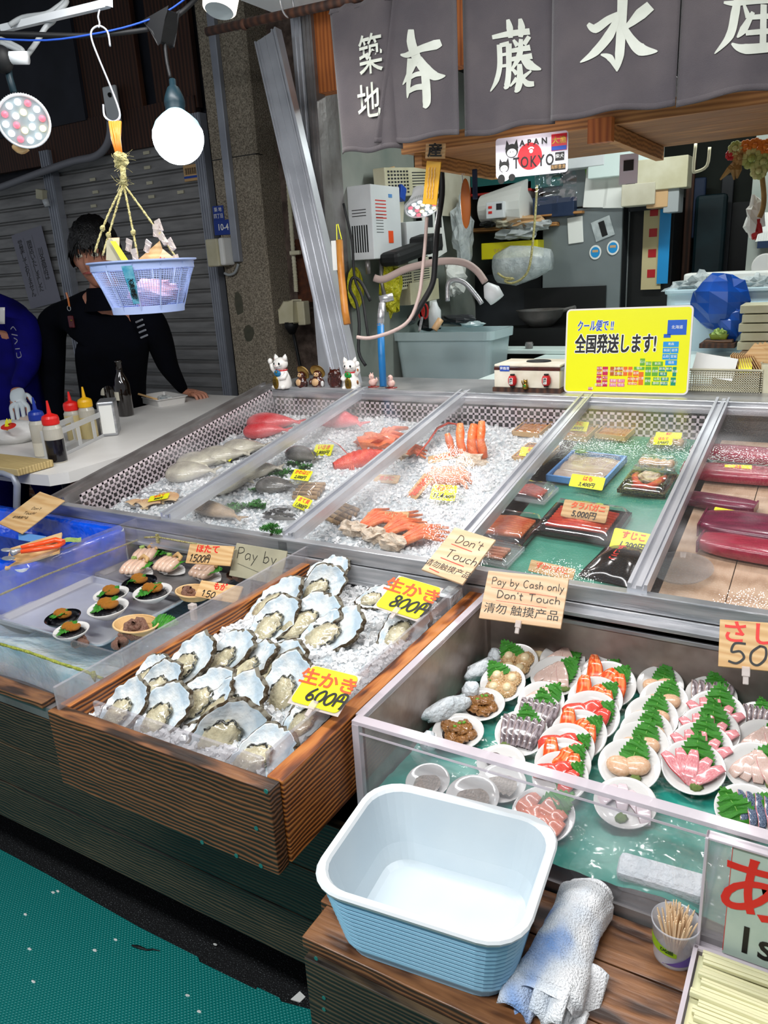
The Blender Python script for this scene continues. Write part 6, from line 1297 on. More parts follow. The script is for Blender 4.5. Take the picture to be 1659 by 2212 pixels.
# pale mesh basket with cards at the right
q0=P(1486,845,z=CZ); q1=P(1640,852,z=CZ)
t=thing('mesh_basket','cream mesh basket full of wooden card slips beside the yellow sign','basket',((q0.x+q1.x)/2,q0.y,CZ)); b=MB(); W=q1.x-q0.x; nu=int(W/.0068)
lattice(b,Vector((q0.x,q0.y,CZ+.003)),(1,0,0),(0,0,1),nu,9,.0068,.0026); lattice(b,Vector((q1.x,q0.y,CZ+.003)),(0,1,0),(0,0,1),14,9,.0068,.0026); lattice(b,Vector((q0.x,q0.y+.095,CZ+.003)),(1,0,0),(0,0,1),nu,9,.0068,.0026); b.box((q0.x-.003,q0.y-.003,CZ+.064),(q1.x+.003,q0.y+.001,CZ+.070)); b.box((q0.x,q0.y,CZ),(q1.x,q0.y+.09,CZ+.003)); b.build('mesh','ivory_plastic',t)
for k in range(11):
    x=q1.x-.012-.007*k; c0=Vector((x,q0.y+.05,CZ+.075)); lab='wooden card slips standing in the cream mesh basket'
    o=MB(Matrix.Translation(c0)@Matrix.Rotation(-.55+.03*k,4,'Y')).cb((0,0,0),(.0022,.07,.07)).build('wooden_slip','tag_wood',None); tag(o,lab,'slip','wooden slips in the mesh basket')
c0=P(1610,790,y=q0.y+.02); b=MB(frame(c0,(1,0,.15),(0,-1,.4))); b.cb((0,0,0),(.036,.045,.004)); tag(b.build('yellow_card','tag_yellow'),'bright yellow card at the right end of the mesh basket','card')
t2,c,U,V,w,h,n=board('white_sheet','blank white paper sheet leaning on the mesh basket','paper',((1503,760),(1597,776),(1579,823),(1494,808)),(0,q0.y-.012,CZ),camn(12),'paper',.0012)
# cream tub with brown cards at right edge
p=P(1662,850,z=CZ); t=thing('cream_container','cream plastic container holding kraft slips at the right edge','container',p); b=MB(); shell_loops(b,[(rrect(.09,.07,.01,4),CZ),(rrect(.10,.08,.012,4),CZ+.085),(rrect(.106,.086,.012,4),CZ+.088),(rrect(.096,.076,.012,4),CZ+.088),(rrect(.086,.066,.01,4),CZ+.01)],T=Matrix.Translation((p.x+.02,p.y+.04,0))); b.build('body','ivory_plastic',t)
for k in range(3): c0=P(1640,770,y=p.y+.04)+Vector((.012*k,.012*k,0)); b=MB(frame(c0,(1,0,-.7),(0,-1,.1))); b.cb((0,0,0),(.07,.05,.002)); tag(b.build('kraft_slip','tag_wood'),['kraft brown slip leaning at the front of the cream container','kraft slip second in the cream container','kraft slip rearmost in the cream container'][k],'slip')
# work board with wasabi, plate stacks and trays behind the counter
WB=P(1530,740,z=1.13)
wood('board_work',[(.2,'#5d4330'),(.5,'#86674c'),(.85,'#a58666')],(2,9,9),3,4,rough=.6)
q0=P(1500,775,z=1.10); 
tag(MB().box((-.36,2.70,.932),(.5,3.66,1.095)).build('raised_board','board_work',bevel=.003),'raised wooden work board behind the mesh basket','board')
p=P(1552,742,z=1.11); t=thing('wooden_stand','dark two tier wooden stand under the green wasabi','stand',(p.x,p.y,1.095)); MB().box((p.x-.07,p.y-.045,1.095),(p.x+.07,p.y+.06,1.115)).build('lower_tier','dark_board',t,bevel=.002); MB().box((p.x-.055,p.y-.035,1.1155),(p.x+.058,p.y+.05,1.128)).build('upper_tier','shelf_dark',t,bevel=.002)
mat('tray_green','#8f9c34',.3,alpha=.75)
t=thing('wasabi_tray','translucent tray heaped with green wasabi paste','tray',(p.x,p.y,1.128)); b=MB(Matrix.Translation((p.x,p.y+.005,0))); shell_loops(b,[(rrect(.062,.05,.008,4),1.129),(rrect(.078,.064,.01,4),1.150),(rrect(.074,.06,.01,4),1.150),(rrect(.058,.046,.008,4),1.131)]); b.build('tray','tray_green',t); b=MB(); b.ball((p.x,p.y+.005,1.148),(.032,.027,.026),20,12,amp=.55,fr=14); b.build('wasabi','wasabi',t)
b=MB(); p2=P(1578,700,z=1.14); b.ball(p2,(.024,.02,.030),8,6,amp=.9,fr=10,seed=5); tag(b.build('crumpled_film','pack_clear'),'crumpled clear plastic film beside the wasabi tray','plastic film')
def platestack(px,py,r,n,lab,z0=1.095,sp=.0065):
    p=P(px,py,z=z0); first=None
    for k in range(n):
        l=lab+(' (topmost)' if k==n-1 else ''); l=('topmost small white plate, '+lab) if k==n-1 else ('small white plate in '+lab)
        if first is None:
            first=thing('small_plate',l,'plate',(p.x,p.y,z0),group='small white plates stacked behind the counter'); b=MB(); b.lathe([(0,0),(r*.55,0),(r*.6,.002),(r,.013),(r,.0145),(r*.95,.0145),(r*.55,.004),(0,.004)],32); b.build('plate','plate_white',first,local=True,smooth=True)
        else: dup(first,(p.x,p.y,z0+sp*k),label=l)
platestack(1625,722,.031,9,'the stack beside the wasabi stand')
platestack(1688,722,.031,8,'the stack cut by the right edge')
# stacked cream foam lids/trays further right
p=P(1640,650,y=3.1)
for k in range(5):
    z=1.096+.036*k; b=MB(); b.box((P(1600,650,y=3.45).x+.01*(k%2),3.45,z+.001),(.25,3.62,z+.033)); tag(b.build('foam_tray','ivory_plastic',bevel=.003),['lowest cream foam tray behind the plate stacks','second cream foam tray behind the plate stacks','third cream foam tray behind the plate stacks','fourth cream foam tray behind the plate stacks','topmost cream foam tray behind the plate stacks'][k],'tray')
# ================================================================== KITCHEN
b=MB(); b.box((-1.88,2.67,.0),(.5,4.15,.90)); b.box((-1.88,2.67,.90),(.5,4.15,.93)); tag(b.build('work_table','steel_worn'),'stainless work table inside the stall','table')
mat('tub_clear','#dceff2',.25,col2='#cfe6ea',scale=3,alpha=.75,coat=.4); mat('water_blue','#8fc3cc',.05,alpha=.6,coat=.6); mat('cut_board','#d7e6e2',.4)
q=[P(866,820,z=.96),P(1062,822,z=.96)]; wd=q[1].x-q[0].x; cx_=(q[0].x+q[1].x)/2; yy=q[0].y
tag(MB().box((q[0].x-.03,yy-.05,.93),(q[1].x+.1,yy+.3,.957)).build('rusty_board','dark_board'),'dark stained board under the large clear tub','board')
t=thing('clear_tub','large translucent pale blue tub part filled with water','tub',(cx_,yy+.12,.96)); T=Matrix.Translation((cx_,yy+.12,0))
hT=P(1060,716,y=yy-.01).z-.96
b=MB(T); shell_loops(b,[(rrect(wd,.24,.03,5),.96),(rrect(wd*1.07,.27,.035,5),.96+hT*.82),(rrect(wd*1.13,.30,.04,5),.96+hT*.83),(rrect(wd*1.14,.305,.04,5),.96+hT),(rrect(wd*1.09,.28,.035,5),.96+hT),(rrect(wd*.98,.23,.03,5),.965)]); b.build('tub','tub_clear',t,smooth=False)
b=MB(T); shell_loops(b,[(rrect(wd*.97,.225,.03,5),.966),(rrect(wd*1.01,.24,.03,5),.96+hT*.5)]); b.build('water','water_blue',t)
p=P(1052,712,z=1.03); t=thing('round_basin','pale cream round basin behind the clear tub','basin',(p.x,p.y,.93)); b=MB(Matrix.Translation((p.x,p.y,.93))); b.lathe([(0,0),(.11,0),(.15,.10),(.158,.105),(.158,.112),(.145,.108),(.105,.01),(0,.01)],36); b.build('basin','ivory_plastic',t,smooth=True)
for k,(a,bb,lab) in enumerate((((1080,770),(1215,742),'long pale cutting board behind the worn box'),((1110,735),(1240,712),'pale cutting board further back by the steel bowl'))):
    c0=P((a[0]+bb[0])/2,(a[1]+bb[1])/2,z=1.072); tag(MB().cb(c0,((.42,.30)[k],.16,.02)).build('cutting_board','cut_board',bevel=.003),lab,'cutting board')
sc0=P(1066,760,y=2.95).x; tag(MB().box((sc0,2.70,.932),(-.365,4.14,1.06)).build('side_counter','cut_board',bevel=.004),'pale inner counter beside the large clear tub','counter'); p=P(1168,705,y=4.02); tag(MB().box((p.x-.2,3.93,1.062),(p.x+.2,4.12,p.z-.001)).build('dark_stand','black'),'dark stand under the steel bowl','stand')
t=thing('steel_bowl','dull steel bowl on the work table','bowl',p); b=MB(Matrix.Translation(p)); b.lathe([(0,0),(.06,.0),(.11,.05),(.125,.085),(.13,.087),(.12,.085),(.10,.05),(.05,.01)],30); b.build('bowl','steel_worn',t,smooth=True); b=MB(); b.tube([p+Vector((.12,0,.08)),p+Vector((.19,-.02,.095))],.01,8); b.build('handle','steel_worn',t)
b=MB(); p=P(1143,752,z=1.084); b.lathe([(0,0),(.018,0),(.02,.02),(.016,.03)],14,T=Matrix.Translation(p+Vector((0,0,.0)))); tag(b.build('kitchen_tool','steel_worn'),'small metal knob tool on the cutting board','tool')
# instant water heater on the left kitchen wall
yH0,yH1=P(800,395,x=-1.78).y,P(858,403,x=-1.78).y; zH0,zH1=P(800,560,x=-1.78,).z,P(800,397,x=-1.78).z
t=thing('water_heater','white wall mounted gas water heater with vent slots','water heater',(-1.84,yH0,zH0))
MB().box((-1.90,yH0,zH0),(-1.78,yH1+.02,zH1)).build('casing','white_plastic',t,bevel=.004)
b=MB()
for k in range(7): b.box((-1.885+.012*k,yH0-.0015,zH0+.03),(-1.879+.012*k,yH0,zH0+.14))
b.build('vent_slots','black',t)
b=MB(); 
for k in range(6): b.box((-1.7795,yH0+.03,zH1-.06-.014*k),(-1.779,yH0+.12,zH1-.064-.014*k))
b.build('warning_lines','red_ink',t); b=MB(); b.cb((-1.779,yH0+.16,zH1-.04),(.002,.03,.014)); b.build('blue_sticker','tray_blue',t)
b=MB(); b.cb((-1.779,yH0+.15,zH0+.09),(.002,.04,.05)); b.build('orange_sticker','orange_ink',t)
b=MB(); 
for k in range(7): b.box((-1.7795,yH0+.03,zH0+.18-.012*k),(-1.779,yH0+.09,zH0+.182-.012*k))
for k in range(3): b.box((-1.88,yH0-.001,zH0+.20-.012*k),(-1.81,yH0,zH0+.203-.012*k))
b.build('printed_lines','black_ink',t)
b=MB(); b.tube([(-1.84,yH0+.04,zH0),(-1.84,yH0+.04,zH0-.06)],.012,8); b.tube([(-1.82,yH0+.12,zH0),(-1.82,yH0+.12,zH0-.10),(-1.80,yH0+.1,zH0-.16)],.010,8); b.build('pipe','steel_worn',t,smooth=True)
# things on the left wall: position by pixel on the wall plane
def wall_item(name,label,cat,px,py,w,h,m,d=.03,x=-1.86,rot=0,lift=0):
    c=P(px,py,x=x); T=Matrix.Translation(c)@Matrix.Rotation(math.radians(rot),4,'X'); b=MB(T); b.cb((0,0,0),(d,w,h)); return tag(b.build(name,m,bevel=.003),label,cat)
def louver(name,label,px,py,w,h,m='ivory_plastic',rot=4):
    c=P(px,py,x=-1.80); t=thing(name,label,'vent unit',c); T=Matrix.Translation(c)@Matrix.Rotation(math.radians(rot),4,'X')
    b=MB(T); b.cb((-.03,0,0),(.06,w,h)); b.build('casing',m,t,bevel=.004); b=MB(T)
    for k in range(8): b.box((.0005,-w*.02,-h*.4+h*.1*k),(.002,w*.46,-h*.4+h*.1*k+h*.03))
    for i in range(7):
        for k in range(7): b.cb((.001,-w*.44+w*.055*i,-h*.36+h*.12*k),(.002,w*.03,h*.06))
    b.build('grille','dark_grey',t); return t
louver('vent_unit','white louvred vent unit above the water heater',893,392,.52,.12); louver('vent_unit','cream slatted vent unit under the black bag',895,595,.34,.11,rot=2)
PP_=[('paper_sheet','white papers clipped beside the heater, blue slip on top','paper',836,450,.10,.20,'paper_old',8),('paper_sheet','pale blue slip hanging from the clip at the heater','paper',838,470,.05,.12,'tray_blue',4),('paper_sheet','folded grey papers on the wall above the white dispenser','paper',862,445,.09,.20,'paper_old',-12),('blue_clip','dark blue clip holding papers at the vent unit','clip',857,418,.05,.06,'blue_ink',-20),
('towel_dispenser','white box dispenser on the kitchen wall','dispenser',888,518,.20,.16,'white_plastic',3),('calendar','grey calendar sheet with dark photo squares','calendar',938,500,.22,.26,'paper',14),('paper_sheet','small printed paper below the calendar','paper',925,590,.10,.16,'paper_old',2),('paper_sheet','long receipt paper hanging under the grey papers','paper',935,650,.08,.22,'paper',4),
('plastic_bag','hanging white plastic bag beside the calendar','plastic bag',1000,500,.18,.34,'smoke_bag',-6),('plastic_bag','white and blue plastic pack under the hanging bag','plastic bag',985,600,.20,.16,'paper',8),('notice','ivory switch panel low on the kitchen wall','panel',905,630,.30,.10,'ivory_plastic',2),('paper_sheet','beige envelope above the vent unit','envelope',842,375,.10,.05,'tag_wood',10),('notice','pale notice sheet on the wall above the hanging bag','notice',985,420,.36,.22,'paper_old',0),
('plastic_bag','yellow crumpled plastic bag under the heater','plastic bag',845,615,.12,.26,'bag_yellow',0)]
mat('smoke_bag','#b9c2c4',.2,alpha=.6,col2='#dfe5e6',scale=20,bump=1,bscale=30); mat('bag_yellow','#b9b31a',.3,bump=1,bscale=30,bdist=.03)
for (nme,lab,cat,px,py,w,h,m,ro) in PP_:
    if 'bag' in nme:
        c=P(px,py,x=-1.80); b=MB(Matrix.Translation(c)); b.ball((0,0,0),(.04,w/2,h/2),16,14,amp=.5,fr=8,seed=px); tag(b.build(nme,m),lab,cat)
    else: wall_item(nme,lab,cat,px,py,w,h,m,.006 if m.startswith('paper') or m=='tag_wood' else .07,x=-1.85 if m.startswith('paper') else -1.82,rot=ro)
b=MB(); 
for i,(dy,dz) in enumerate(((-.05,.06),(.05,.06),(-.05,-.05),(.05,-.05))): b.cb(P(938,500,x=-1.846)+Vector((0,dy,dz)),(.003,.07,.08))
tag(b.build('photo_prints','dark_grey'),'dark photo squares printed on the calendar sheet','photos')
c=P(885,545,x=-1.74); b=MB(Matrix.Translation(c)@Matrix.Rotation(.15,4,'X')); b.cb((0,0,0),(.10,.40,.06)); b.cb((0,.16,.01),(.13,.14,.08)); tag(b.build('black_bag','black_rubber',bevel=.02),'long black pouch lying under the dispenser','pouch')
# hoses
def cable(name,label,cat,pts,r,m,n=8,sm=4):
    pts=[Vector(p) for p in pts]; K=[]
    for i in range(len(pts)-1):
        a,b_,c,d=pts[max(i-1,0)],pts[i],pts[i+1],pts[min(i+2,len(pts)-1)]
        for k in range(sm): s=k/sm; K.append(.5*((2*b_)+(-a+c)*s+(2*a-5*b_+4*c-d)*s*s+(-a+3*b_-3*c+d)*s**3))
    K.append(pts[-1]); return tag(MB().tube(K,r,n).build(name,m,smooth=True),label,cat)
D=2.9
def Dp(l,d=D): return [P(a,b_,d=d) for a,b_ in l]
mat('hose_pink','#b9a39c',.5)
cable('spray_hose','pinkish flexible hose arching to the white spray head','hose',Dp([(808,600),(830,603),(880,580),(950,565),(1000,567),(1030,585),(1048,610)],3.0),.014,'hose_pink')
b=MB(); h0=P(1050,614,d=3.0);h1=P(1074,648,d=3.0); b.tube([h0,h0.lerp(h1,.2),h0.lerp(h1,.5),h1],[.012,.022,.036,.032],12); tag(b.build('shower_nozzle','white_plastic',smooth=True),'white spray head on the end of the pinkish hose','spray head')
cable('gooseneck_tap','thin grey gooseneck tap bending to the lower right','tap',Dp([(967,650),(968,615),(982,605),(1005,612),(1030,640),(1041,656)],3.1),.010,'steel')
t=thing('faucet','chrome mixer tap with blue wrapped stem beside the cats','tap',P(828,760,d=2.75)); MB().tube(Dp([(820,648),(849,641)],2.75),.014,10).build('lever','steel',t,smooth=True); MB().tube(Dp([(826,655),(823,680),(822,705)],2.75),.013,10).build('stem','steel',t,smooth=True); mat('blue_tape','#1a6ca8',.4); MB().tube(Dp([(822,700),(824,760),(828,835)],2.75),.013,10).build('blue_stem','blue_tape',t,smooth=True)
cable('power_cable','thick black cable hanging from the overhead shelf','cable',Dp([(954,368),(955,420),(945,490),(940,560),(935,610),(915,650),(890,690)],2.6),.010,'black_rubber')
cable('power_cable','pale cord dropping from the round lamp and curling to the left','cable',Dp([(922,470),(918,530),(912,590),(905,640),(885,690),(850,715),(800,730),(770,728)],2.55),.006,'hose_pink')
cable('power_cable','thin black cable down the stainless wall beside the heater','cable',Dp([(742,440),(760,520),(766,600),(782,640),(790,690),(796,730)],2.8),.005,'black_rubber')
cable('cable_loop','black cable coiled in a loop beside the bamboo tube','cable',Dp([(800,650),(780,610),(762,600),(756,625),(770,655),(776,700),(775,760),(790,790)],2.8),.006,'black_rubber')
t=thing('bamboo_tube','orange bamboo tube hanging from a yellow cord on the steel wall','bamboo tube',P(738,640,d=2.72)); MB().tube(Dp([(733,520),(737,590),(745,670),(750,700)],2.72),.013,10).build('tube','bamboo' if 'bamboo' in MT else mat('bamboo','#b5712a',.4,col2='#c98a3e',scale=20).name,t,smooth=True); MB().tube(Dp([(728,520),(727,485),(730,484),(738,517)],2.72),.002,5).build('cord','tag_yellow',t)
b=MB(); c=P(723,552,d=2.74); b.cb(c,(.02,.004,.10)); tag(b.build('slip','paper'),'narrow white paper slip left of the bamboo tube','paper')
b=MB(); c=P(768,622,x=-1.88); b.ball(c,(.004,.07,.09),14,8); tag(b.build('oval_plaque','bag_yellow'),'yellow oval plaque with black marks on the wall','plaque')
# shelf with clutter, boxes
yB=4.15
def bk(name,label,cat,px,py,w,h,m,d=.15,y=yB,bev=.004):
    c=P(px,py,y=y); return tag(MB().cb(c+Vector((0,d/2,0)),(w,d,h)).build(name,m,bevel=bev),label,cat)
mat('sea_green','#155a58',.5); mat('red_plastic','#a3201c',.4); mat('yellow_box','#d6cc12',.4); mat('blue_dark','#1a2c4a',.5)
bk('wall_shelf','cluttered wooden shelf at mid height on the kitchen back wall','shelf',1095,492,.55,.02,'shelf_wood',.3); bk('wall_shelf','small wooden shelf under the dark blue boxes','shelf',1195,463,.30,.014,'shelf_wood',.25)
bk('storage_box','dark green crate on top of the shelf pile','crate',1110,385,.50,.12,'sea_green',.3); bk('storage_box','red plastic tray under the dark green crate','tray',1075,408,.38,.05,'red_plastic',.25); bk('storage_box','dark blue box left of the pair on the small shelf','box',1178,445,.14,.09,'blue_dark'); bk('storage_box','dark blue box right of the pair on the small shelf','box',1215,447,.12,.09,'blue_dark')
t=thing('foam_cup_stack','white tapered stack of cups lying behind the timer','cup stack',P(1110,440,y=yB)); b=MB(); b.tube([P(1042,452,y=yB),P(1140,444,y=yB)],[.07,.13],20); b.build('cups','paper',t,smooth=False)
t=thing('timer','small white timer with red buttons on the shelf','timer',P(1070,470,y=yB-.1)); c=P(1071,454,y=yB-.12); MB().cb(c,(.10,.03,.08)).build('body','white_plastic',t,bevel=.004); MB().cb(c+Vector((.025,-.016,.015)),(.03,.003,.03)).build('screen','dark_grey',t); MB().cb(c+Vector((-.025,-.016,.015)),(.02,.003,.012)).cb(c+Vector((-.025,-.016,-.01)),(.02,.003,.012)).build('button','red_ink',t)
for k,(px,py,w,h,m,lab) in enumerate([(1130,478,.18,.05,'tan','crumpled brown paper on the shelf end'),(1090,482,.12,.04,'paper_old','flattened pale packets on the shelf'),(1058,484,.10,.03,'dark_grey','dark scattered tools on the shelf'),(1160,487,.14,.05,'smoke_bag','clear bag sagging on the shelf'),(1120,505,.22,.05,'smoke_bag','bag of film hanging under the shelf')]):
    c=P(px,py,y=yB-.05); b=MB(); b.ball(c,(w/2,.06,h/2),14,8,amp=.8,fr=12,seed=k); tag(b.build('shelf_clutter',m),lab,'clutter')
t=thing('yellow_box','bright yellow rectangular box under the shelf','box',P(1090,555,y=yB-.05)); c=P(1099,540,y=yB-.05); MB().cb(c+Vector((0,.1,0)),(.32,.2,.085)).build('box','yellow_box',t,bevel=.004); txt('マルカフレッシュ',c+Vector((.0,-.002,.0)),(1,0,0),(0,0,1),.022,'tan',t)
b=MB(); a=P(1075,580,y=3.9); e=P(1190,560,y=3.9); b.tube([a,a.lerp(e,.3),a.lerp(e,.7),e],[.075,.10,.08,.05],14); tag(b.build('plastic_roll','smoke_bag',smooth=True),'rolled clear plastic sheet tied with string','plastic roll')
cable('string_loops','pale string loops hanging from the plastic roll','string',[P(x,y,y=3.8) for x,y in [(1075,590),(1090,600),(1110,602),(1090,606),(1105,612),(1130,600),(1145,570),(1155,480),(1160,400)]],.006,'rope')
bk('dark_cabinet','dark low cabinet behind the gooseneck tap','cabinet',1080,660,.5,.35,'dark_grey',.2,4.3)
for k,(px,py,w,h,m,lab) in enumerate([(880,690,.12,.05,'steel_worn','dull pipe fittings above the clear tub'),(930,700,.14,.07,'black_rubber','black pot lid leaning behind the clear tub'),(985,690,.20,.05,'dark_grey','dark knife rack behind the clear tub'),(1020,700,.12,.03,'tub_clear','pale box edge behind the clear tub')]):
    c=P(px,py,y=3.5); tag(MB().ball(c,(w/2,.05,h/2),14,8,amp=.4,fr=6,seed=k).build('kitchenware',m),lab,'kitchenware')
t=thing('scissors','red handled scissors standing in a holder behind the tub','scissors',P(914,690,d=3.2)); b=MB(); 
for s in (0,1): cc=P(910+8*s,672,d=3.2); b.tube([cc+Vector((.014*math.cos(a),0,.03*math.sin(a))) for a in [i*PI/6 for i in range(12)]],.004,6,closed=True)
b.build('handle','red_plastic',t); MB().tube(Dp([(912,685),(906,715)],3.2),.006,6).build('blade','steel',t)
b=MB(); b.lathe([(0,0),(.03,0),(.03,.08),(.018,.10),(.012,.12),(0,.12)],14,T=Matrix.Translation(P(940,708,y=3.35))); tag(b.build('spray_bottle','white_plastic',smooth=True),'white green labelled bottle behind the clear tub','bottle')
MB_=MB(); MB_.tube(Dp([(952,690),(938,712)],3.1),.014,8); tag(MB_.build('knife_handle','tan',smooth=True),'pale wooden knife handle behind the clear tub','knife')
# refrigerator and dark doorway
mat('fridge_grey','#858d8e',.4,.35,col2='#747c7e',scale=2,bump=.1,bscale=8); Yf=4.2
def wx(px,py,y): return P(px,py,y=y).x
def wz(px,py,y): return P(px,py,y=y).z
fx0,fx1=wx(1172,520,Yf),wx(1343,520,Yf); fz1=wz(1250,330,Yf); zs=wz(1250,449,Yf)
t=thing('refrigerator','tall grey steel refrigerator with magnets and notes','refrigerator',((fx0+fx1)/2,Yf,0))
MB().box((fx0,Yf+.02,0),(fx1,KB-.02,fz1+.1)).build('body','dark_grey',t); MB().box((fx0,Yf,zs+.004),(fx1,Yf+.02,fz1+.1)).build('door','fridge_grey',t,bevel=.004); MB().box((fx0,Yf,.5),(fx1,Yf+.02,zs-.004)).build('door','fridge_grey',t,bevel=.004)
MB().box((wx(1135,640,Yf),Yf-.02,.6),(wx(1310,640,Yf),Yf-.005,wz(1220,620,Yf))).build('lower_panel','black',t)
def fr(name,label,cat,px,py,w,h,m,rot=0,d=.006):
    c=P(px,py,y=Yf-.006); T=Matrix.Translation(c)@Matrix.Rotation(math.radians(rot),4,'Y'); return tag(MB(T).cb((0,0,0),(w,d,h)).build(name,m,bevel=.002),label,cat)
fr('note_pack','pack of white papers pinned high on the refrigerator','paper',1290,405,.12,.19,'paper',5,.03); fr('note_pack','second white pouch with blue print on the refrigerator','pouch',1328,415,.10,.15,'paper',4,.03); fr('paper_sheet','green topped paper behind the white pouch','paper',1285,378,.09,.08,'leaf_vein',-10)
fr('paper_sheet','small blank memo at the left of the refrigerator door','paper',1243,497,.08,.13,'paper',-4); fr('memo_holder','clear memo holder with a dark strip on the refrigerator','memo holder',1302,494,.10,.10,'smoke_bag',-18); fr('memo_strip','dark strip in the memo holder','strip',1303,494,.03,.075,'black',-18,.012)
for k,(px,py) in enumerate(((1286,545),(1324,535))):
    p=P(px,py,y=Yf-.006); t=thing('round_magnet',['left round white and blue magnet on the refrigerator','right round white and blue magnet on the refrigerator'][k],'magnet',p); T=frame(p,(1,0,0),(0,-1,0)); b=MB(T); b.lathe([(0,.001),(.031,.001),(.031,-.003)],24,sy=1.15); b.build('disc','paper',t); b=MB(T); b.lathe([(0,.002),(.024,.002),(.024,.001)],24,sy=1.1); b.build('print','m_sky',t); b=MB(T); b.cb((0,.006,.0025),(.03,.012,.001)); b.build('picture','tan',t)
# dark fridge/cupboard with hanging posters right of it
Yd=4.35
t=thing('dark_cupboard','black tall cupboard right of the grey refrigerator','cupboard',(wx(1395,500,Yd),Yd,0)); MB().box((fx1+.004,Yd,0),(wx(1455,500,Yd),KB-.01,wz(1400,455,Yd))).build('body','black',t); MB().box((wx(1349,500,Yd),Yd-.02,0),(wx(1360,500,Yd),Yd,wz(1350,455,Yd))).build('side_trim','grey_plastic',t); MB().box((fx1+.004,Yd-.06,wz(1400,455,Yd)),(wx(1450,440,Yd),KB-.01,wz(1400,425,Yd))).build('hood','dark_grey',t)
mat('poster_cream','#c9b98d',.7)
c=P(1410,525,y=Yd-.03); t=thing('poster','cream vertical poster with four red prints','poster',c); MB().cb(c,(.10,.004,.46)).build('sheet','poster_cream',t)
for k in range(4): MB().cb(c+Vector((0,-.003,.15-.10*k)),(.04,.002,.04)).build('print','lantern_red',t)
c=P(1435,520,y=Yd-.04); t=thing('blue_banner','narrow blue banner next to the cream poster','banner',c); MB().cb(c,(.055,.004,.42)).build('cloth','m_sky',t); MB().cb(c+Vector((0,-.003,.17)),(.02,.002,.02)).build('mark','lantern_red',t)
for k,(px,py,w,h,m,lab) in enumerate([(1378,420,.16,.10,'paper_old','row of pale files on the cupboard top'),(1428,375,.24,.14,'ivory_plastic','stacked cream boxes on top of the dark cupboard'),(1240,345,.30,.08,'white_plastic','white foam boxes on the refrigerator top'),(1345,350,.34,.12,'cut_board','large pale box above the refrigerator'),(1420,415,.10,.14,'tan','bundle of brown cord hanging by the cupboard'),(1450,425,.07,.14,'grey_plastic','grey cord bundle hanging by the cupboard')]):
    bk('stored_box',lab,'box' if k in (1,2,3) else 'supplies',px,py,w,h,m,.12,4.10+.004*k)
Yq=KB-.02
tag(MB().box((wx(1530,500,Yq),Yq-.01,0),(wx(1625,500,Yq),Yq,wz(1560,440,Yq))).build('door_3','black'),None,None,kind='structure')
bk('wall_post','grey narrow post in the dark passage','post',1562,530,.06,.7,'dark_grey',.03,4.7); bk('hanging_bag','dim teal bag hanging in the dark passage','bag',1530,520,.16,.46,'teal_bag' if 'teal_bag' in MT else mat('teal_bag','#123038',.5,col2='#0b1d22',scale=6).name,.04,4.6,.02); bk('hanging_apron','dark blue apron hanging in the passage','apron',1500,450,.10,.3,'blue_dark',.03,4.62,.01); bk('wooden_post','brown timber post beside the dark passage','post',1482,540,.04,.9,'dark_board',.04,4.6)
cable('wire_hook','pale wire frame hook hanging near the garland','hook',[P(x,y,y=3.4) for x,y in [(1503,310),(1498,365),(1503,371),(1527,358),(1533,318)]],.006,'ivory_plastic')
bk('wall_panel_right','cream side wall panel at the right edge','panel',1668,520,.20,1.2,'wall_white',.05,4.0,.002)
bk('notice','white notice with blue print on the cream panel','notice',1653,490,.07,.12,'paper',.01,3.98,.001); bk('round_plate_picture','small square picture on the cream panel','picture',1650,518,.05,.07,'blue_dark',.01,3.98,.001)
b=MB(T:=frame(P(1652,575,y=3.97),(1,0,0),(0,-1,0))); b.lathe([(0,.002),(.05,.002),(.055,0)],24); tag(b.build('decorative_plate','plate_white'),'round decorative plate on the cream panel','plate')
# dried flower garland
t=thing('flower_garland','hanging garland of dried flowers and leaves at the upper right','garland',P(1620,350,y=2.9)); 
mat('petal_orange','#c9701c',.7); mat('petal_cream','#c9c48a',.7,col2='#8f9a4a',scale=20); mat('dry_leaf','#a8834a',.7,col2='#7a5c30',scale=20)
for k,(px,py,r,m) in enumerate([(1625,343,.030,'petal_cream'),(1590,322,.022,'petal_cream'),(1650,350,.026,'petal_cream'),(1612,318,.020,'petal_orange'),(1632,316,.022,'petal_orange'),(1655,318,.022,'petal_orange'),(1600,340,.022,'dry_leaf'),(1640,370,.024,'petal_cream'),(1580,335,.016,'lantern_red')]):
    c=P(px,py,y=2.9); b=MB()
    for j in range(9): a=j*.7; b.ball(c+Vector((math.cos(a)*r*.7,-.01,math.sin(a)*r*.7)),(r*.42,r*.3,r*.42),6,5)
    b.ball(c+Vector((0,-.02,0)),r*.4,8,6); b.build('flower',m,t)
for k,(ax,ay,bx,by) in enumerate([(1590,345,1556,388),(1592,347,1568,378),(1594,345,1576,372),(1595,345,1586,388),(1600,350,1592,385)]):
    a=P(ax,ay,y=2.9);e=P(bx,by,y=2.9); b=MB(); b.tube([a,a.lerp(e,.5)+Vector((J(.01),-.01,0)),e],[.004,.011,.003],6); b.build('dried_leaf','dry_leaf',t)
cable('dried_plant','dried plant stem hanging down the right edge','stem',[P(x,y,y=2.95) for x,y in [(1645,370),(1650,420),(1648,450),(1640,470)]],.008,'dry_leaf')
b=MB(); a=P(1630,470,y=3.0); b.ball(a,(.03,.02,.06),10,8,amp=.8,fr=8); tag(b.build('white_ribbon','paper'),'crumpled white ribbon below the garland','ribbon'); b=MB(); b.ball(P(1632,492,y=3.0),(.02,.015,.035),10,8,amp=.8,fr=8); tag(b.build('red_ribbon','lantern_red'),'small red ribbon below the white one','ribbon')
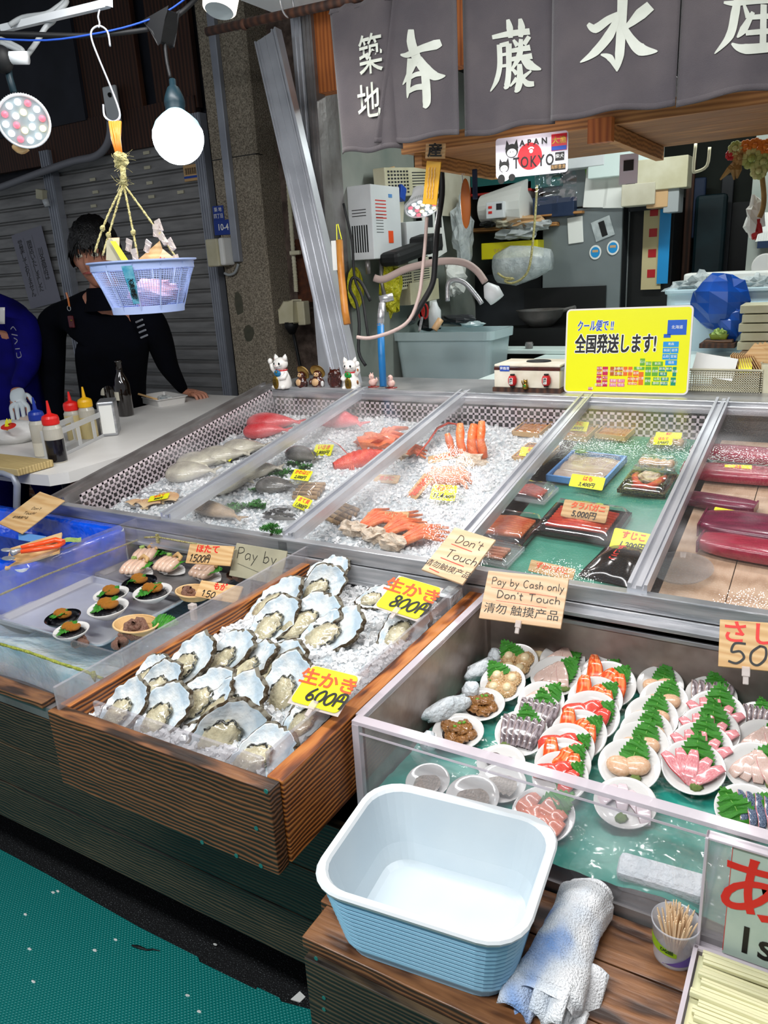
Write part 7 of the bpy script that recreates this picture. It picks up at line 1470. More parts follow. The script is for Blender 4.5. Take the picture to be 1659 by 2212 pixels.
# freezer tubs, ice and blue bag at right
Yz=3.72
t=thing('white_chest','large pale blue white plastic chest behind the plates','chest',(P(1560,680,y=Yz).x,Yz,.93)); x0,x1,z1=wx(1437,650,Yz),wx(1700,650,Yz),wz(1500,625,Yz)
mat('chest_white','#b9d2dc',.4,col2='#c9dde4',scale=3); b=MB(T:=Matrix.Translation(((x0+x1)/2,Yz+.19,0))); shell_loops(b,[(rrect(x1-x0,.38,.04,5),.93),(rrect(x1-x0,.38,.04,5),z1-.02),(rrect(x1-x0+.02,.40,.045,5),z1-.018),(rrect(x1-x0+.02,.40,.045,5),z1),(rrect(x1-x0-.05,.33,.04,5),z1),(rrect(x1-x0-.07,.31,.04,5),z1-.05)]); b.build('body','chest_white',t,bevel=.004)
MB().box((x0+.04,Yz-.004,.95),(x1-.04,Yz,z1-.06)).build('front_relief','chest_white',t,bevel=.003)
b=MB(); b.box((x0+.03,Yz+.24,z1+.002),(x1,Yz+.38,z1+.06)); tag(b.build('rear_chest','paper',bevel=.01),'white lid rim of a second chest behind the first','chest')
for k,(px,py,w,h) in enumerate(((1480,622,.16,.06),(1520,612,.10,.09),(1560,620,.2,.05),(1640,615,.14,.07))):
    c=P(px,py,y=Yz+.2); tag(MB().ball(c,(w/2,.08,h/2),16,10,amp=1.0,fr=12,seed=k+3).build('crumpled_bag','smoke_bag'),['crumpled clear bag at the chest corner','peaked clear bag on the white chest','flat clear film along the chest rim','clear bag at the right end of the chest'][k],'plastic bag')
mat('blue_bag','#0f4fb0',.3,col2='#0a3a86',scale=8,coat=.3)
c=P(1556,652,y=3.63); b=MB(); b.ball(c,(.120,.07,.115),10,8,amp=.35,fr=7,seed=4); tag(b.build('blue_bundle','blue_bag'),'creased bright blue plastic bundle leaning on the white chest','bundle')
b=MB(); a=P(1572,720,z=1.1); b.ball(P(1575,700,y=3.6),(.055,.03,.075),9,7,amp=.4,fr=8,seed=6); tag(b.build('blue_flap','blue_bag'),'blue plastic flap hanging below the blue bundle','plastic')
# ================================================================== NOREN CURTAIN
mat('noren','#4d4749',.9,col2='#413c40',scale=8,bump=.25,bscale=500,sheen=.2); mat('noren_print','#bfc2b8',.85,col2='#adb0a5',scale=12)
NY=2.0
def fy(x,z,k=0):
    d=.010*math.sin(x*17+k)+.006*math.sin(x*41+1+k*2); return NY-.012*(k%2)+d*(1-.3*(z-1.8)/.4)
t=thing('noren_curtain','grey split shop curtain with large white brush characters','curtain',(-.6,NY,1.8))
ZT=2.172
def npanel(k,pxa,pxb,pya,pyb,tx0=None):
    a=P(pxa,pya,y=NY); c=P(pxb,pyb,y=NY); x0,x1=a.x,c.x; X0=x0 if tx0 is None else tx0
    b=MB(); n=max(8,int((x1-x0)/.008))
    def f(u,v):
        xb=x0+(x1-x0)*u; xt=X0+(x1-X0)*u; x=xt+(xb-xt)*(1-v); zb=a.z+(c.z-a.z)*u+.004*math.sin(u*9+k); z=zb+(ZT-zb)*v; 
        if v>.93: z-= .012*abs(math.sin(PI*u*3))
        e=.016*math.exp(-((u)/.05)**2)+.012*math.exp(-((1-u)/.05)**2); return (x,fy(x,z,k)+ (e if k!=1 else -e*.6),z)
    b.grid(f,n,26); o=b.build('curtain_panel','noren',t,smooth=True,sol=.0012)
    b=MB(); b.grid(lambda u,v:(lambda p:(p[0],p[1]-.0012,p[2]))(f(u,v*.035+.002)),n,1); b.build('hem','noren',t,smooth=True,sol=.001)
    for q in (.12,.5,.88) if (x1-x0)>.15 else (.2,.8):
        xx=X0+(x1-X0)*q; b=MB(); b.grid(lambda u,v:(xx-.016+.032*u,fy(xx,ZT,k)-.001+.0*v+( .014*math.sin(PI*v)),ZT-.02+.062*v),2,6); b.build('tab','noren',t,smooth=True,sol=.0015)
npanel(0,737,865,333,322,P(705,0,y=NY).x); npanel(1,818,1003,314,292,P(858,40,y=NY).x); npanel(2,1003,1195,298,262); npanel(3,1193,1458,264,226); npanel(4,1459,1800,228,170)
def glyph(strokes,k,name,label=None):
    b=MB()
    for i,(pts,w) in enumerate(strokes):
        for q in stroke(pts,w,8):
            vs=[]
            for (x,y) in q: p=P(x,y,y=NY); vs.append((p.x,fy(p.x,p.z,k)-.0035-.00005*i,p.z))
            b.add(vs,[(0,1,2,3)])
    return b.build(name,'noren_print',t)
glyph([([(1349,-14),(1347,40),(1342,120),(1336,157)],[22,20,19,3]),([(1302,121),(1322,128),(1337,154)],[3,15,5]),([(1274,55),(1290,65),(1318,47),(1342,34)],[8,20,17,12]),([(1338,42),(1320,80),(1290,115),(1258,138)],[10,21,18,2]),([(1406,13),(1385,32),(1366,52),(1348,68)],[22,24,14,4]),([(1350,58),(1366,88),(1386,108),(1421,111)],[10,20,28,2])],3,'curtain_character')
glyph([([(893,66),(893,90),(899,112),(912,142)],[13,21,22,18]),([(867,119),(885,120),(915,108),(945,99),(958,94)],[3,13,15,21,14]),([(890,128),(888,160),(885,196),(883,213)],[12,14,9,2]),([(900,132),(888,160),(872,184)],[20,13,2]),([(908,130),(925,152),(945,166),(968,166)],[20,24,20,2]),([(921,140),(926,185),(927,222),(922,235)],[15,18,17,6]),([(886,172),(904,163),(926,160)],[8,10,12]),([(886,199),(904,191),(926,189)],[9,12,14])],1,'curtain_character')
glyph([([(1062,80),(1100,73),(1143,67)],[9,13,14]),([(1097,42),(1101,60),(1103,82)],[7,15,10]),([(1123,40),(1126,58),(1124,80)],[7,15,9]),([(1078,96),(1079,140),(1072,172),(1058,197)],[12,12,11,2]),([(1079,98),(1100,94)],[9,11]),([(1099,94),(1099,150),(1095,184),(1088,190)],[13,12,13,4]),([(1080,119),(1098,116)],[7,7]),([(1079,143),(1098,141)],[7,7]),([(1109,86),(1118,99)],[5,12]),([(1142,78),(1131,96)],[9,10]),([(1105,110),(1144,102)],[9,13]),([(1102,129),(1148,120)],[9,13]),([(1125,84),(1121,122),(1102,156)],[8,13,2]),([(1127,120),(1143,140),(1167,149)],[11,21,3]),([(1122,138),(1123,170),(1118,192),(1112,199)],[10,14,13,3]),([(1106,148),(1117,160)],[5,11]),([(1102,187),(1117,169)],[3,10]),([(1146,152),(1130,166)],[4,9]),([(1128,168),(1138,180),(1152,180)],[6,14,10])],2,'curtain_character')
glyph([([(1565,8),(1590,10),(1640,3),(1690,-4)],[5,13,13,14]),([(1597,-12),(1590,30),(1578,80),(1545,118)],[12,19,18,2]),([(1609,14),(1618,40)],[6,13]),([(1628,28),(1608,66),(1594,84)],[8,17,3]),([(1622,40),(1690,30)],[10,13]),([(1612,74),(1690,62)],[11,13]),([(1582,97),(1612,108),(1690,96)],[4,22,20]),([(1650,10),(1648,100)],[13,14])],4,'curtain_character')
def ftxt(s,px,py,wpx,hpx,k):
    p=P(px,py,y=NY); a=P(px-wpx/2,py,y=NY);c=P(px+wpx/2,py,y=NY);h0=P(px,py-hpx/2,y=NY).z-P(px,py+hpx/2,y=NY).z; wd=(c-a).length
    o=txt(s,(p.x,NY,p.z),(1,0,0),(0,0,1),h0*1.08,'noren_print',t,bold=h0*.008,sx=wd/h0*1.0,ext=0,name='curtain_character'); M=wm(t)@o.matrix_basis; Mi=M.inverted()
    for v in o.data.vertices: q=M@v.co; q.y=fy(q.x,q.z,k)-.008; v.co=Mi@q
ftxt('築',806,126,50,86,0); ftxt('地',803,226,50,76,0)
z0=P(580,37,y=NY).z; t=thing('curtain_pole','brown bamboo pole carrying the shop curtain','pole',(-1.7,NY,z0)); zz=ZT+.028
MB().tube([(P(445,68,y=NY).x,NY+.004,P(445,68,y=NY).z),(P(740,3,y=NY).x,NY+.004,P(740,3,y=NY).z),(1.0,NY+.004,P(740,3,y=NY).z)],.012,12).build('pole','dark_board',t,smooth=True)
for px in (525,): b=MB(); c=P(px,48,y=NY); b.lathe([(.0125,-.008),(.015,0),(.0125,.008)],14,T=Matrix.Translation(c+Vector((0,.004,-.005)))@Matrix.Rotation(PI/2,4,'Y')); b.build('node','dark_board',t,smooth=True)
c=P(618,18,y=NY); tag(MB().tube([c+Vector((.004,.03*math.cos(a),.012+.034*math.sin(a))) for a in [i*PI/12 for i in range(24)]],.003,6,closed=True).build('metal_ring','steel',smooth=True),'steel ring hanging the bamboo pole','ring')
# ================================================================== OVERHEAD SHELF AND HANGING THINGS
t=thing('overhead_shelf','slatted wooden shelf hung above the counter behind the curtain','shelf',(-.3,2.2,1.815)); xl=P(905,318,y=2.3).x
for k in range(5):
    y0=2.2+k*.122; MB().box((xl+.02*(k%2)*0,y0+.001,1.815),(1.1,y0+.121,1.842)).build('slat','shelf_wood',t,bevel=.0015)
MB().box((xl,2.185,1.812),(1.1,2.2,1.855)).build('front_edge','shelf_wood',t,bevel=.001)
for px in (1345,): x=P(px,300,y=2.19).x
xo0,xo1=P(1270,285,y=2.16).x,P(1322,285,y=2.16).x; MB().box((xo0,2.155,P(1296,308,y=2.16).z),(xo1,2.183,P(1296,255,y=2.16).z)).build('bracket_block','orange_wood',t,bevel=.001)
MB().box((xo1-.025,2.184,1.775),(xo1,2.80,1.814)).build('cross_beam','shelf_wood',t,bevel=.001); MB().box((xl+.03,2.21,1.775),(xl+.055,2.80,1.814)).build('cross_beam','shelf_wood',t,bevel=.001)
for k,(px,w,h,m,lab) in enumerate([(1255,.10,.10,'paper','tilted white box on the overhead shelf'),(1390,.14,.06,'dark_grey','dark case on the overhead shelf'),(1440,.05,.08,'steel_worn','grey can on the overhead shelf'),(985,.16,.012,'tag_wood','flat cards on the left end of the overhead shelf'),(1455,.09,.05,'white_plastic','white printed box on the overhead shelf'),(1640,.12,.08,'paper','white sheet standing at the right of the overhead shelf')]):
    c=P(px,250,y=2.34); tag(MB(Matrix.Translation((c.x,2.34,1.8425+h/2+.002))@Matrix.Rotation([.15,0,0,0,0,0][k],4,'Z')).cb((0,0,0),(w,.12,h)).build('shelf_item',m,bevel=.002),lab,'box')
# licence plate style board
mat('plate_board','#e4dde6',.35); mat('sun_red','#cf1322',.4)
t,c,U,V,w,h,n=board('souvenir_plate','white souvenir licence plate with JAPAN TOKYO, a red sun and dog stickers','plate',((1070,299),(1228,282),(1226,370),(1072,388)),(0,2.17,1.8),Vector((.12,-1,0)).normalized(),'plate_board',.002,round_=.008,pname='sheet',bevel=0)
def PL(fu,fv): return c+U*(fu*w)+V*(fv*h)+n*.0006
def disc(fu,fv,r,m,name='print',sy=1,dz=0,nn=28): b=MB(frame(PL(fu,fv)+n*dz,U,n)); b.lathe([(0,.0003),(r,.0003),(r,0)],nn,sy=sy); return b.build(name,m,t)
disc(-.02,-.02,h*.33,'sun_red'); txt('APAN',PL(.03,.31),U,V,h*.20,'black_ink',t,sx=1.0,sp=1.7,bold=.0006); txt('TOKYO',PL(.03,-.17),U,V,h*.38,'black_ink',t,sx=.72,sp=1.25,bold=.0008)
disc(.0,.10,h*.05,'white_ink',dz=.0006)
for a in (-.6,-.2,.2,.6): disc(.0+.035*math.sin(a*1.6),.10+.09*math.cos(a*1.2),h*.022,'white_ink',dz=.0007,nn=12)
for (fu,fv,s) in ((-.27,.16,1.0),(-.38,-.22,.8)):
    disc(fu,fv,h*.17*s,'black_ink',dz=.0008); disc(fu,fv-.05*s,h*.13*s,'white_ink',dz=.0012,sy=.8)
    for q in (-1,1):
        b=MB(frame(PL(fu+q*.05*s,fv+.13*s)+n*.0009,U,n)); b.prism([(-.008*s,-.008*s),(.008*s,-.008*s),(q*.004*s,.014*s)],0,.0003); b.build('print','black_ink',t); disc(fu+q*.025*s,fv+.02*s,h*.02*s,'white_ink',dz=.0013,nn=10); disc(fu+q*.02*s,fv-.03*s,h*.012*s,'black_ink',dz=.0015,nn=10)
disc(-.38,-.46,h*.16,'white_ink',dz=.0010,sy=.75); disc(-.42,-.52,h*.10,'black_ink',dz=.0014,sy=1.2); disc(-.27,-.50,h*.09,'black_ink',dz=.0014)
b=MB(frame(PL(.38,.24),U,n)); b.cb((0,0,.0004),(w*.21,h*.40,.0006)); b.build('sticker','sun_red',t); b=MB(frame(PL(.38,.10),U,n)); b.cb((0,0,.0008),(w*.20,h*.10,.0006)); b.build('sticker','blue_ink',t)
txt('大漁',PL(.38,.28)+n*.0005,U,V,h*.19,'gold',t,bold=.0003)
b=MB(frame(PL(.39,-.10),U,n)); b.cb((0,0,.0004),(w*.12,h*.2,.0006)); b.build('sticker','black_ink',t); txt('柴犬',PL(.39,-.10)+n*.0012,U,V,h*.11,'white_ink',t)
b=MB(frame(PL(.37,-.36),U,n)); b.cb((0,0,.0004),(w*.20,h*.14,.0006)); b.build('sticker','black_ink',t); txt('海鮮豊漁',PL(.37,-.36)+n*.0012,U,V,h*.11,'tag_wood',t,sx=.9)
t,c,U,V,w,h,n=board('wooden_plaque','small wooden plaque with a bold black character at the curtain edge','plaque',((920,308),(962,312),(960,340),(918,345)),(0,2.14,1.8),(0,-1,0),'tag_wood',.005); txt('産',c+n*.001,U,V,h*.95,'black_ink',t,bold=.001,sx=1.3)
t,c,U,V,w,h,n=board('yellow_slip_holder','orange yellow slotted plastic plate hanging below the plaque','plate',((913,348),(944,350),(951,443),(921,440)),(0,2.14,1.8),(0,-1,0),'mustard' if 'mustard' in MT else mat('mustard','#cf9a14',.35).name,.004)
b=MB()
for i in range(3): b.tube([c+U*(w*(-.22+.2*i)+.0014*math.sin(k*1.9))+V*(h*(-.36+.072*k))+n*.0022 for k in range(11)],.0013,5)
b.build('beaded_slots','tag_wood',t)
t=thing('orange_shoehorn','orange leaf shaped leather tag hanging from the shelf','tag',P(1005,430,y=2.4)); p=P(1006,440,y=2.4); MB().ball(p,(.018,.004,.075),12,10,T=None).build('leather','tan_orange' if 'tan_orange' in MT else mat('tan_orange','#b2601f',.4).name,t,smooth=True); MB().tube([P(1001,402,y=2.4),P(998,375,y=2.4),P(1004,376,y=2.4)],.0015,5).build('strap','steel',t)
p=P(1026,398,y=2.45); tag(MB().cb(p,(.018,.006,.09)).build('blue_pen','blue_dark',bevel=.004),'dark blue slim pen case hanging under the shelf','pen')
p=P(1200,405,y=2.35); tag(MB(frame(p,(1,0,.03),(0,-1,0))).grid(lambda u,v:((u-.5)*.125,(v-.5)*.085,.006*noise.noise(Vector((u*6,v*6,1)))),16,12).build('clear_bag','film',smooth=True),'clear plastic bag hanging behind the souvenir plate','plastic bag')
p=P(1358,365,y=2.6); t=thing('hanging_card','lilac printed card hanging from the overhead beam','card',p); MB().cb(p,(.055,.003,.085)).build('card','plate_board',t); MB().cb(p+Vector((0,-.003,.01)),(.03,.002,.03)).build('print','black_ink',t)
# ================================================================== LAMPS
emit('led_white','#f4fbff',3.2); emit('led_pink','#ff5a6a',1.3); emit('led_yellow','#ffdf90',2.4); emit('bulb_glow','#eaf9ff',9)
mat('lamp_glass','#cfe6ea',.2,alpha=.8); mat('socket','#0e2730',.45)
PARS=0
def parlamp(label,c,n,r=.06,W=None,stem=True):
    n=Vector(n).normalized(); U=Vector((1,0,0)); U=(U-n*U.dot(n)).normalized(); T=frame(c,U,n); t=thing('led_lamp',label,'lamp',c)
    b=MB(T); b.lathe([(.0,-.07),(r*.35,-.07),(r*.45,-.05),(r*.92,-.012),(r,-.002),(r,.004),(r*.94,.006),(r*.92,.0)],48); b.build('housing','white_plastic',t,smooth=True)
    b=MB(T)
    for k in range(64): a=2*PI*k/64; b.cb((r*.98*math.cos(a),r*.98*math.sin(a),-.004),(.0022,.0022,.016))
    b.build('cooling_fins','grey_plastic',t)
    b=MB(T); b.lathe([(0,.001),(r*.9,.001)],40); b.build('face','lamp_face' if 'lamp_face' in MT else emit('lamp_face','#8f9a9e',.12).name,t)
    k=0
    for (m_,rr,ph) in ((6,.33,0),(12,.70,.26)):
        for i in range(m_):
            a=2*PI*i/m_+ph; mm='led_pink' if (k in (7,10,13,17,3)) else 'led_yellow' if k%3==1 else 'led_white'; b=MB(T); b.ball((r*rr*math.cos(a),r*rr*math.sin(a),.002),(r*.125,r*.125,.006),12,6); b.build('led',mm,t,smooth=True); k+=1
    return t
# exposed round LED lamp at the upper left
cP=P(52,262,d=1.78); nP=(CAM-cP).normalized()+Vector((.15,-.1,-.25))
parlamp('round LED lamp with white, pink and yellow diodes at the upper left',cP,nP,.058)
t=thing('lamp_bracket','white bracket pipe and dark joint above the round LED lamp','bracket',P(30,125,d=1.80)); MB().tube([P(10,125,d=1.80),P(60,125,d=1.80)],.014,14).build('white_sleeve','white_plastic',t,smooth=True); MB().ball(P(4,128,d=1.80),(.026,.026,.03),14,10).build('dark_joint','black_rubber',t,smooth=True); MB().tube([P(18,140,d=1.82),P(20,165,d=1.82),P(30,200,d=1.82)],.008,8).build('stem','socket',t,smooth=True)
cable('wood_clamp','wooden handled clamp hanging under the round lamp','clamp',[P(32,315,d=1.84),P(45,325,d=1.84),P(58,318,d=1.84)],.009,'tag_wood')
# bare globe bulb
cB=P(385,297,d=1.8); t=thing('globe_bulb','large glowing globe bulb in a dark socket','bulb',cB); Rb=.0590
nb=(P(372,170,d=1.8)-cB).normalized(); T=frame(cB,nb.orthogonal(),nb)
prof=[(0,-Rb)]+[(Rb*math.sin(a),-Rb*math.cos(a)) for a in [i*PI/16 for i in range(1,10)]]
b=MB(T); b.lathe(prof+[(Rb*.97,Rb*.22)],36); b.build('glowing_globe','bulb_glow',t,smooth=True)
b=MB(T); b.lathe([(Rb*.97,Rb*.22),(Rb*.85,Rb*.52),(Rb*.6,Rb*.8),(.021,Rb*1.02)],36); b.build('bulb_neck','lamp_neck' if 'lamp_neck' in MT else emit('lamp_neck','#8fb6c0',.9).name,t,smooth=True)
b=MB(T); b.lathe([(.021,Rb*1.0),(.0225,Rb*1.05),(.0225,Rb*1.25),(.024,Rb*1.28),(.024,Rb*1.45),(.022,Rb*1.6),(.014,Rb*1.95),(.008,Rb*2.05),(.008,Rb*2.3),(0,Rb*2.3)],26); b.build('socket','socket',t,smooth=True)
blight('bulb_light',cB,(0,0,0),6,.05,(.92,.98,1),typ='POINT')
cable('bulb_cord','short black cord from the junction to the globe bulb socket','cord',[P(368,168,d=1.8),P(360,130,d=1.8),P(356,90,d=1.8)],.004,'black_rubber')
b=MB(); j=P(350,62,d=1.8); b.prism([(-.036,.018),(.040,.030),(.026,-.005),(.012,-.034),(.0,-.034),(-.016,-.008)],-.018,.018,T=frame(j,(1,0,0),(0,-1,0))); tag(b.build('cord_junction','black_rubber',bevel=.004),'black rubber junction on the overhead cord','junction')
cable('black_cable','thick black cord crossing the upper left corner','cord',[P(-40,72,d=1.8),P(60,74,d=1.8),P(180,77,d=1.8),P(270,70,d=1.8),P(320,63,d=1.8)],.0058,'black_rubber')
cable('black_cable','thick black cord rising from the junction out of the picture','cord',[P(360,50,d=1.8),P(400,20,d=1.8),P(440,-20,d=1.82)],.0058,'black_rubber')
cable('thin_wire','thin blue wire following the black overhead cord','wire',[P(-40,82,d=1.79),P(100,87,d=1.79),P(220,70,d=1.79),P(300,50,d=1.79),P(360,25,d=1.79),P(410,-10,d=1.79)],.0022,'blue_ink')
# white frame bar with grey cable
a=P(6,62,d=1.95); e=P(232,8,d=1.75); t=thing('ceiling_bar','white square metal bar with a grey cable tied round it','bar',(a+e)/2); MB().tube([a,e],.011,4).build('bar','white_plastic',t); MB().tube([e+Vector((0,0,-.006)),e+Vector((.012,0,.06))],.011,4).build('upright','white_plastic',t)
cable('grey_cable','grey flat cable knotted over the white bar','cable',[P(20,55,d=1.9),P(50,38,d=1.9),P(100,30,d=1.88),P(125,15,d=1.88),P(143,2,d=1.88),P(140,10,d=1.87),P(122,28,d=1.87),P(115,45,d=1.87),P(98,60,d=1.87),P(80,90,d=1.86),P(62,115,d=1.84),P(58,122,d=1.82)],.0062,'grey_plastic')
cable('grey_cable','grey cable loop at the left edge above the lamp','cable',[P(-10,80,d=1.9),P(15,90,d=1.9),P(45,105,d=1.9),P(48,112,d=1.9),P(30,104,d=1.9),P(0,92,d=1.9)],.006,'grey_plastic')
# flood lamp at the top
cF=P(476,2,d=1.95); t=thing('flood_lamp','bright round lamp cut by the top edge over the pillar','lamp',cF); T=frame(cF,(1,0,0),Vector((.05,.35,1))); b=MB(T); b.lathe([(.036,-.026),(.042,-.02),(.046,.03),(.030,.08),(0,.08)],32); b.build('housing','bulb_glow2' if 'bulb_glow2' in MT else emit('bulb_glow2','#fff1dc',3.5).name,t,smooth=True); b=MB(T); b.lathe([(0,-.024),(.036,-.026)],32); b.build('diffuser','lamp_face',t)
blight('flood_light',cF+Vector((0,0,-.05)),cF+Vector((.1,.5,-1)),9,.08,(1,.96,.9),spot=120)
# lamps inside the stall
parlamp('round LED lamp hanging inside the stall by the yellow slotted plate',P(912,448,y=2.55),Vector((.35,-.35,-1)),.062)
parlamp('round LED lamp peeping under the curtain at the upper right',P(1560,212,y=2.35),Vector((0,-.35,-1)),.075)
# ================================================================== HANGING BASKET
hk=[P(*q,d=1.70) for q in ((238,100),(232,68),(214,56),(198,66),(199,88),(215,130),(240,190),(258,240),(255,258),(240,262),(226,250),(223,226))]
cable('s_hook','long bent steel wire hook carrying the basket','hook',hk,.0022,'alu'); cable('small_hook','small wire hook under the white bar','hook',[P(215,22,d=1.72),P(212,36,d=1.71),P(215,50,d=1.70),P(213,60,d=1.70)],.0020,'alu')
mat('rubber_orange','#d9822a',.4); t=thing('rubber_bands','bundle of orange rubber bands looped on the steel hook','rubber bands',P(255,300,d=1.70)); 
for k in range(6): MB().tube([P(237+4.5*k,262,d=1.70),P(243+3.5*k+3*math.sin(k),300,d=1.70),P(252+2.2*k,335,d=1.70)],[.0030,.0034,.0022],6).build('band','rubber_orange',t,smooth=True)
t=thing('jute_knot','frayed jute knot and cord between the rubber bands and the ropes','rope',P(264,370,d=1.70)); MB().ball(P(262,346,d=1.70),(.017,.014,.016),14,10,amp=.6,fr=20).build('knot','rope',t); MB().tube([P(264,350,d=1.70),P(266,375,d=1.70),P(268,400,d=1.70)],[.007,.006,.008],8).build('cord','rope',t,smooth=True)
b=MB()
for k in range(60): s=P(R.choice((262,266)),R.choice((342,352,392,398)),d=1.70); e=s+Vector((J(.022),J(.02),J(.02))); b.tube([s,s.lerp(e,.5)+Vector((J(.005),0,J(.005))),e],.0004,3)
b.build('frayed_fibres','rope',t)
K0=P(267,398,d=1.70)
BC=P(307,566,d=1.70); RT,RB=.1100,.0735; BH=.108
t=thing('hanging_basket','pale blue plastic mesh basket hanging from ropes with clips and slips','basket',BC-Vector((0,0,BH))); 
sxd=Vector((1,0,0)); tilt=Matrix.Translation(BC)@Matrix.Rotation(math.radians(0),4,'X')
mat('basket_blue','#9fb4e4',.35,col2='#b7c4ec',scale=6)
b=MB(tilt); b.grid(lambda u,v:((RT+(RB-RT)*v)*math.cos(2*PI*u),(RT+(RB-RT)*v)*math.sin(2*PI*u),-.014-(BH-.026)*v),110,22,wrap=True); o=b.build('mesh_wall','basket_blue',t); wf=o.modifiers.new('w','WIREFRAME'); wf.thickness=.0013; wf.use_even_offset=False
b=MB(tilt); b.lathe([(RT-.002,-.016),(RT+.001,-.016),(RT+.001,-.002),(RT+.008,0),(RT+.008,.003),(RT,.003),(RT-.002,0)],64); b.lathe([(RB+.001,-BH),(RB+.0045,-BH),(RB+.006,-BH+.016),(RB+.001,-BH+.016)],64); b.lathe([(0,-BH+.002),(RB+.004,-BH+.002),(RB+.004,-BH),(0,-BH)],64); b.build('rim_and_base','basket_blue',t,smooth=False)
for k in range(12):
    a=2*PI*k/12+.1; b=MB(tilt); b.tube([((RT+.002)*math.cos(a),(RT+.002)*math.sin(a),-.004),((RB+.003)*math.cos(a),(RB+.003)*math.sin(a),-BH+.004)],.0016,5); b.build('rib','basket_blue',t)
# sticker facing the viewer
an=math.atan2(-BC.y,-BC.x)-.28
b=MB(tilt)
def stp(u,v,dr=.0035): a=an+(u-.5)*.20; z=-.008-.078*v; r=RT+(RB-RT)*(-z-.014)/(BH-.026)+dr; return (r*math.cos(a),r*math.sin(a),z)
b.grid(lambda u,v:stp(u,v),4,4); b.build('sticker','sticker_blue' if 'sticker_blue' in MT else mat('sticker_blue','#3fa3c8',.5,col2='#8fd0e2',scale=60).name,t,smooth=True)
pa_=tilt@Vector(stp(.5,.5,.005)); d=Vector((math.cos(an),math.sin(an),-.30)).normalized(); U=Vector((-math.sin(an),math.cos(an),0)); txt('築地の海産物',pa_,U,d.cross(U)*-1 if d.cross(U).z<0 else d.cross(U),.0125,'black_ink',t,vert=True,bold=.0003)
def bclip(label,px,py,a,d=1.67):
    c=P(px,py,d=d); b=MB(frame(c,Vector((math.cos(a),0,math.sin(a))),(0,-1,0))); b.cb((0,0,0),(.011,.017,.007)); b.cb((0,.012,.001),(.017,.010,.003)); b.tube([(-.004,-.006,.004),(0,0,.006),(.004,-.006,.004)],.0012,5); return tag(b.build('plastic_clip','clip_clear',bevel=.001),label,'clip')
for lab,px,py,a in (('clear clip highest on the right basket rope',345,492,.3),('second clear clip down the right basket rope',337,503,-.2),('clear clip third on the right rope of the basket',355,520,.6),('clear clip fourth on the right rope of the basket',372,532,.5),('clear clip on the basket rim at the right rope foot',383,568,.2),('clear clip on the wooden slip inside the basket, middle',318,536,-.6),('clear clip between the left slip and the middle ropes',278,534,-.4),('clear clip leaning inside the basket at the centre rope',292,555,.1)): bclip(lab,px,py,a)
def bslip(label,q,m,d=1.68,th=.003,red=None):
    pts=[P(x,y,d=d+(0 if i<2 else -.0)) for i,(x,y) in enumerate(q)]; b=MB(); n_=(CAM-pts[0]).normalized()*th; k=len(pts); b.add(pts+[p-n_ for p in pts],[tuple(range(k)),tuple(reversed(range(k,2*k)))]+[(i,(i+1)%k,(i+1)%k+k,i+k) for i in range(k)]); return tag(b.build('wooden_slip',m),label,'slip')
bslip('grey backed wooden slip leaning at the left in the basket',[(230,520),(240,514),(280,568),(229,562)],'board_grey',1.67); bslip('wooden slip standing behind the grey one in the basket',[(234,514),(258,513),(258,535),(236,522)],'pale_wood',1.69)
bslip('large tan wooden slip in the middle of the basket',[(292,566),(345,520),(352,540),(338,570)],'tag_wood',1.68); bslip('tan wooden slip with a red mark at the right in the basket',[(338,570),(352,538),(382,562),(376,570)],'pale_wood',1.66)
o=bslip('yellow label strip on the leaning slip in the basket',[(238,521),(250,521),(277,562),(262,562)],'tag_yellow',1.665,.0008)
b=MB(); b.tube([P(343,565,d=1.655),P(347,555,d=1.655),P(350,561,d=1.655),P(356,557,d=1.655)],.0014,5); tag(b.build('red_mark','red_ink'),'red mark painted on the right tan slip','mark')
mat('pinkish','#d9a0b0',.6,col2='#c9b8d8',scale=30)
b=MB(tilt); b.ball((.02,0,-.068),(.055,.05,.03),14,9,amp=.4,fr=8); tag(b.build('pink_pouch','pinkish'),'pinkish pouch visible through the basket mesh','pouch')
for lab,q in (('basket rope running to the left rim',((226,470),(205,545))),('second basket rope, down to the left rim behind the slip',((238,495),(222,552))),('basket rope down the middle of the basket',((284,480),(298,556))),('knotted basket rope running to the right rim',((325,475),(390,570)))):
    e=P(*q[1],d=1.70 if q[1][0]<400 else 1.66); m=P(*q[0],d=1.70); pts=[]
    for i in range(30): s=i/29; p=(1-s)*(1-s)*K0+2*s*(1-s)*m+s*s*e; pts.append(p)
    tag(MB().tube(pts,[.0024*(1+.25*math.sin(i*2.4)) for i in range(30)],7).ball(pts[19],(.006,.006,.007),8,6,amp=.4).build('basket_rope','rope',smooth=True),lab,'rope')
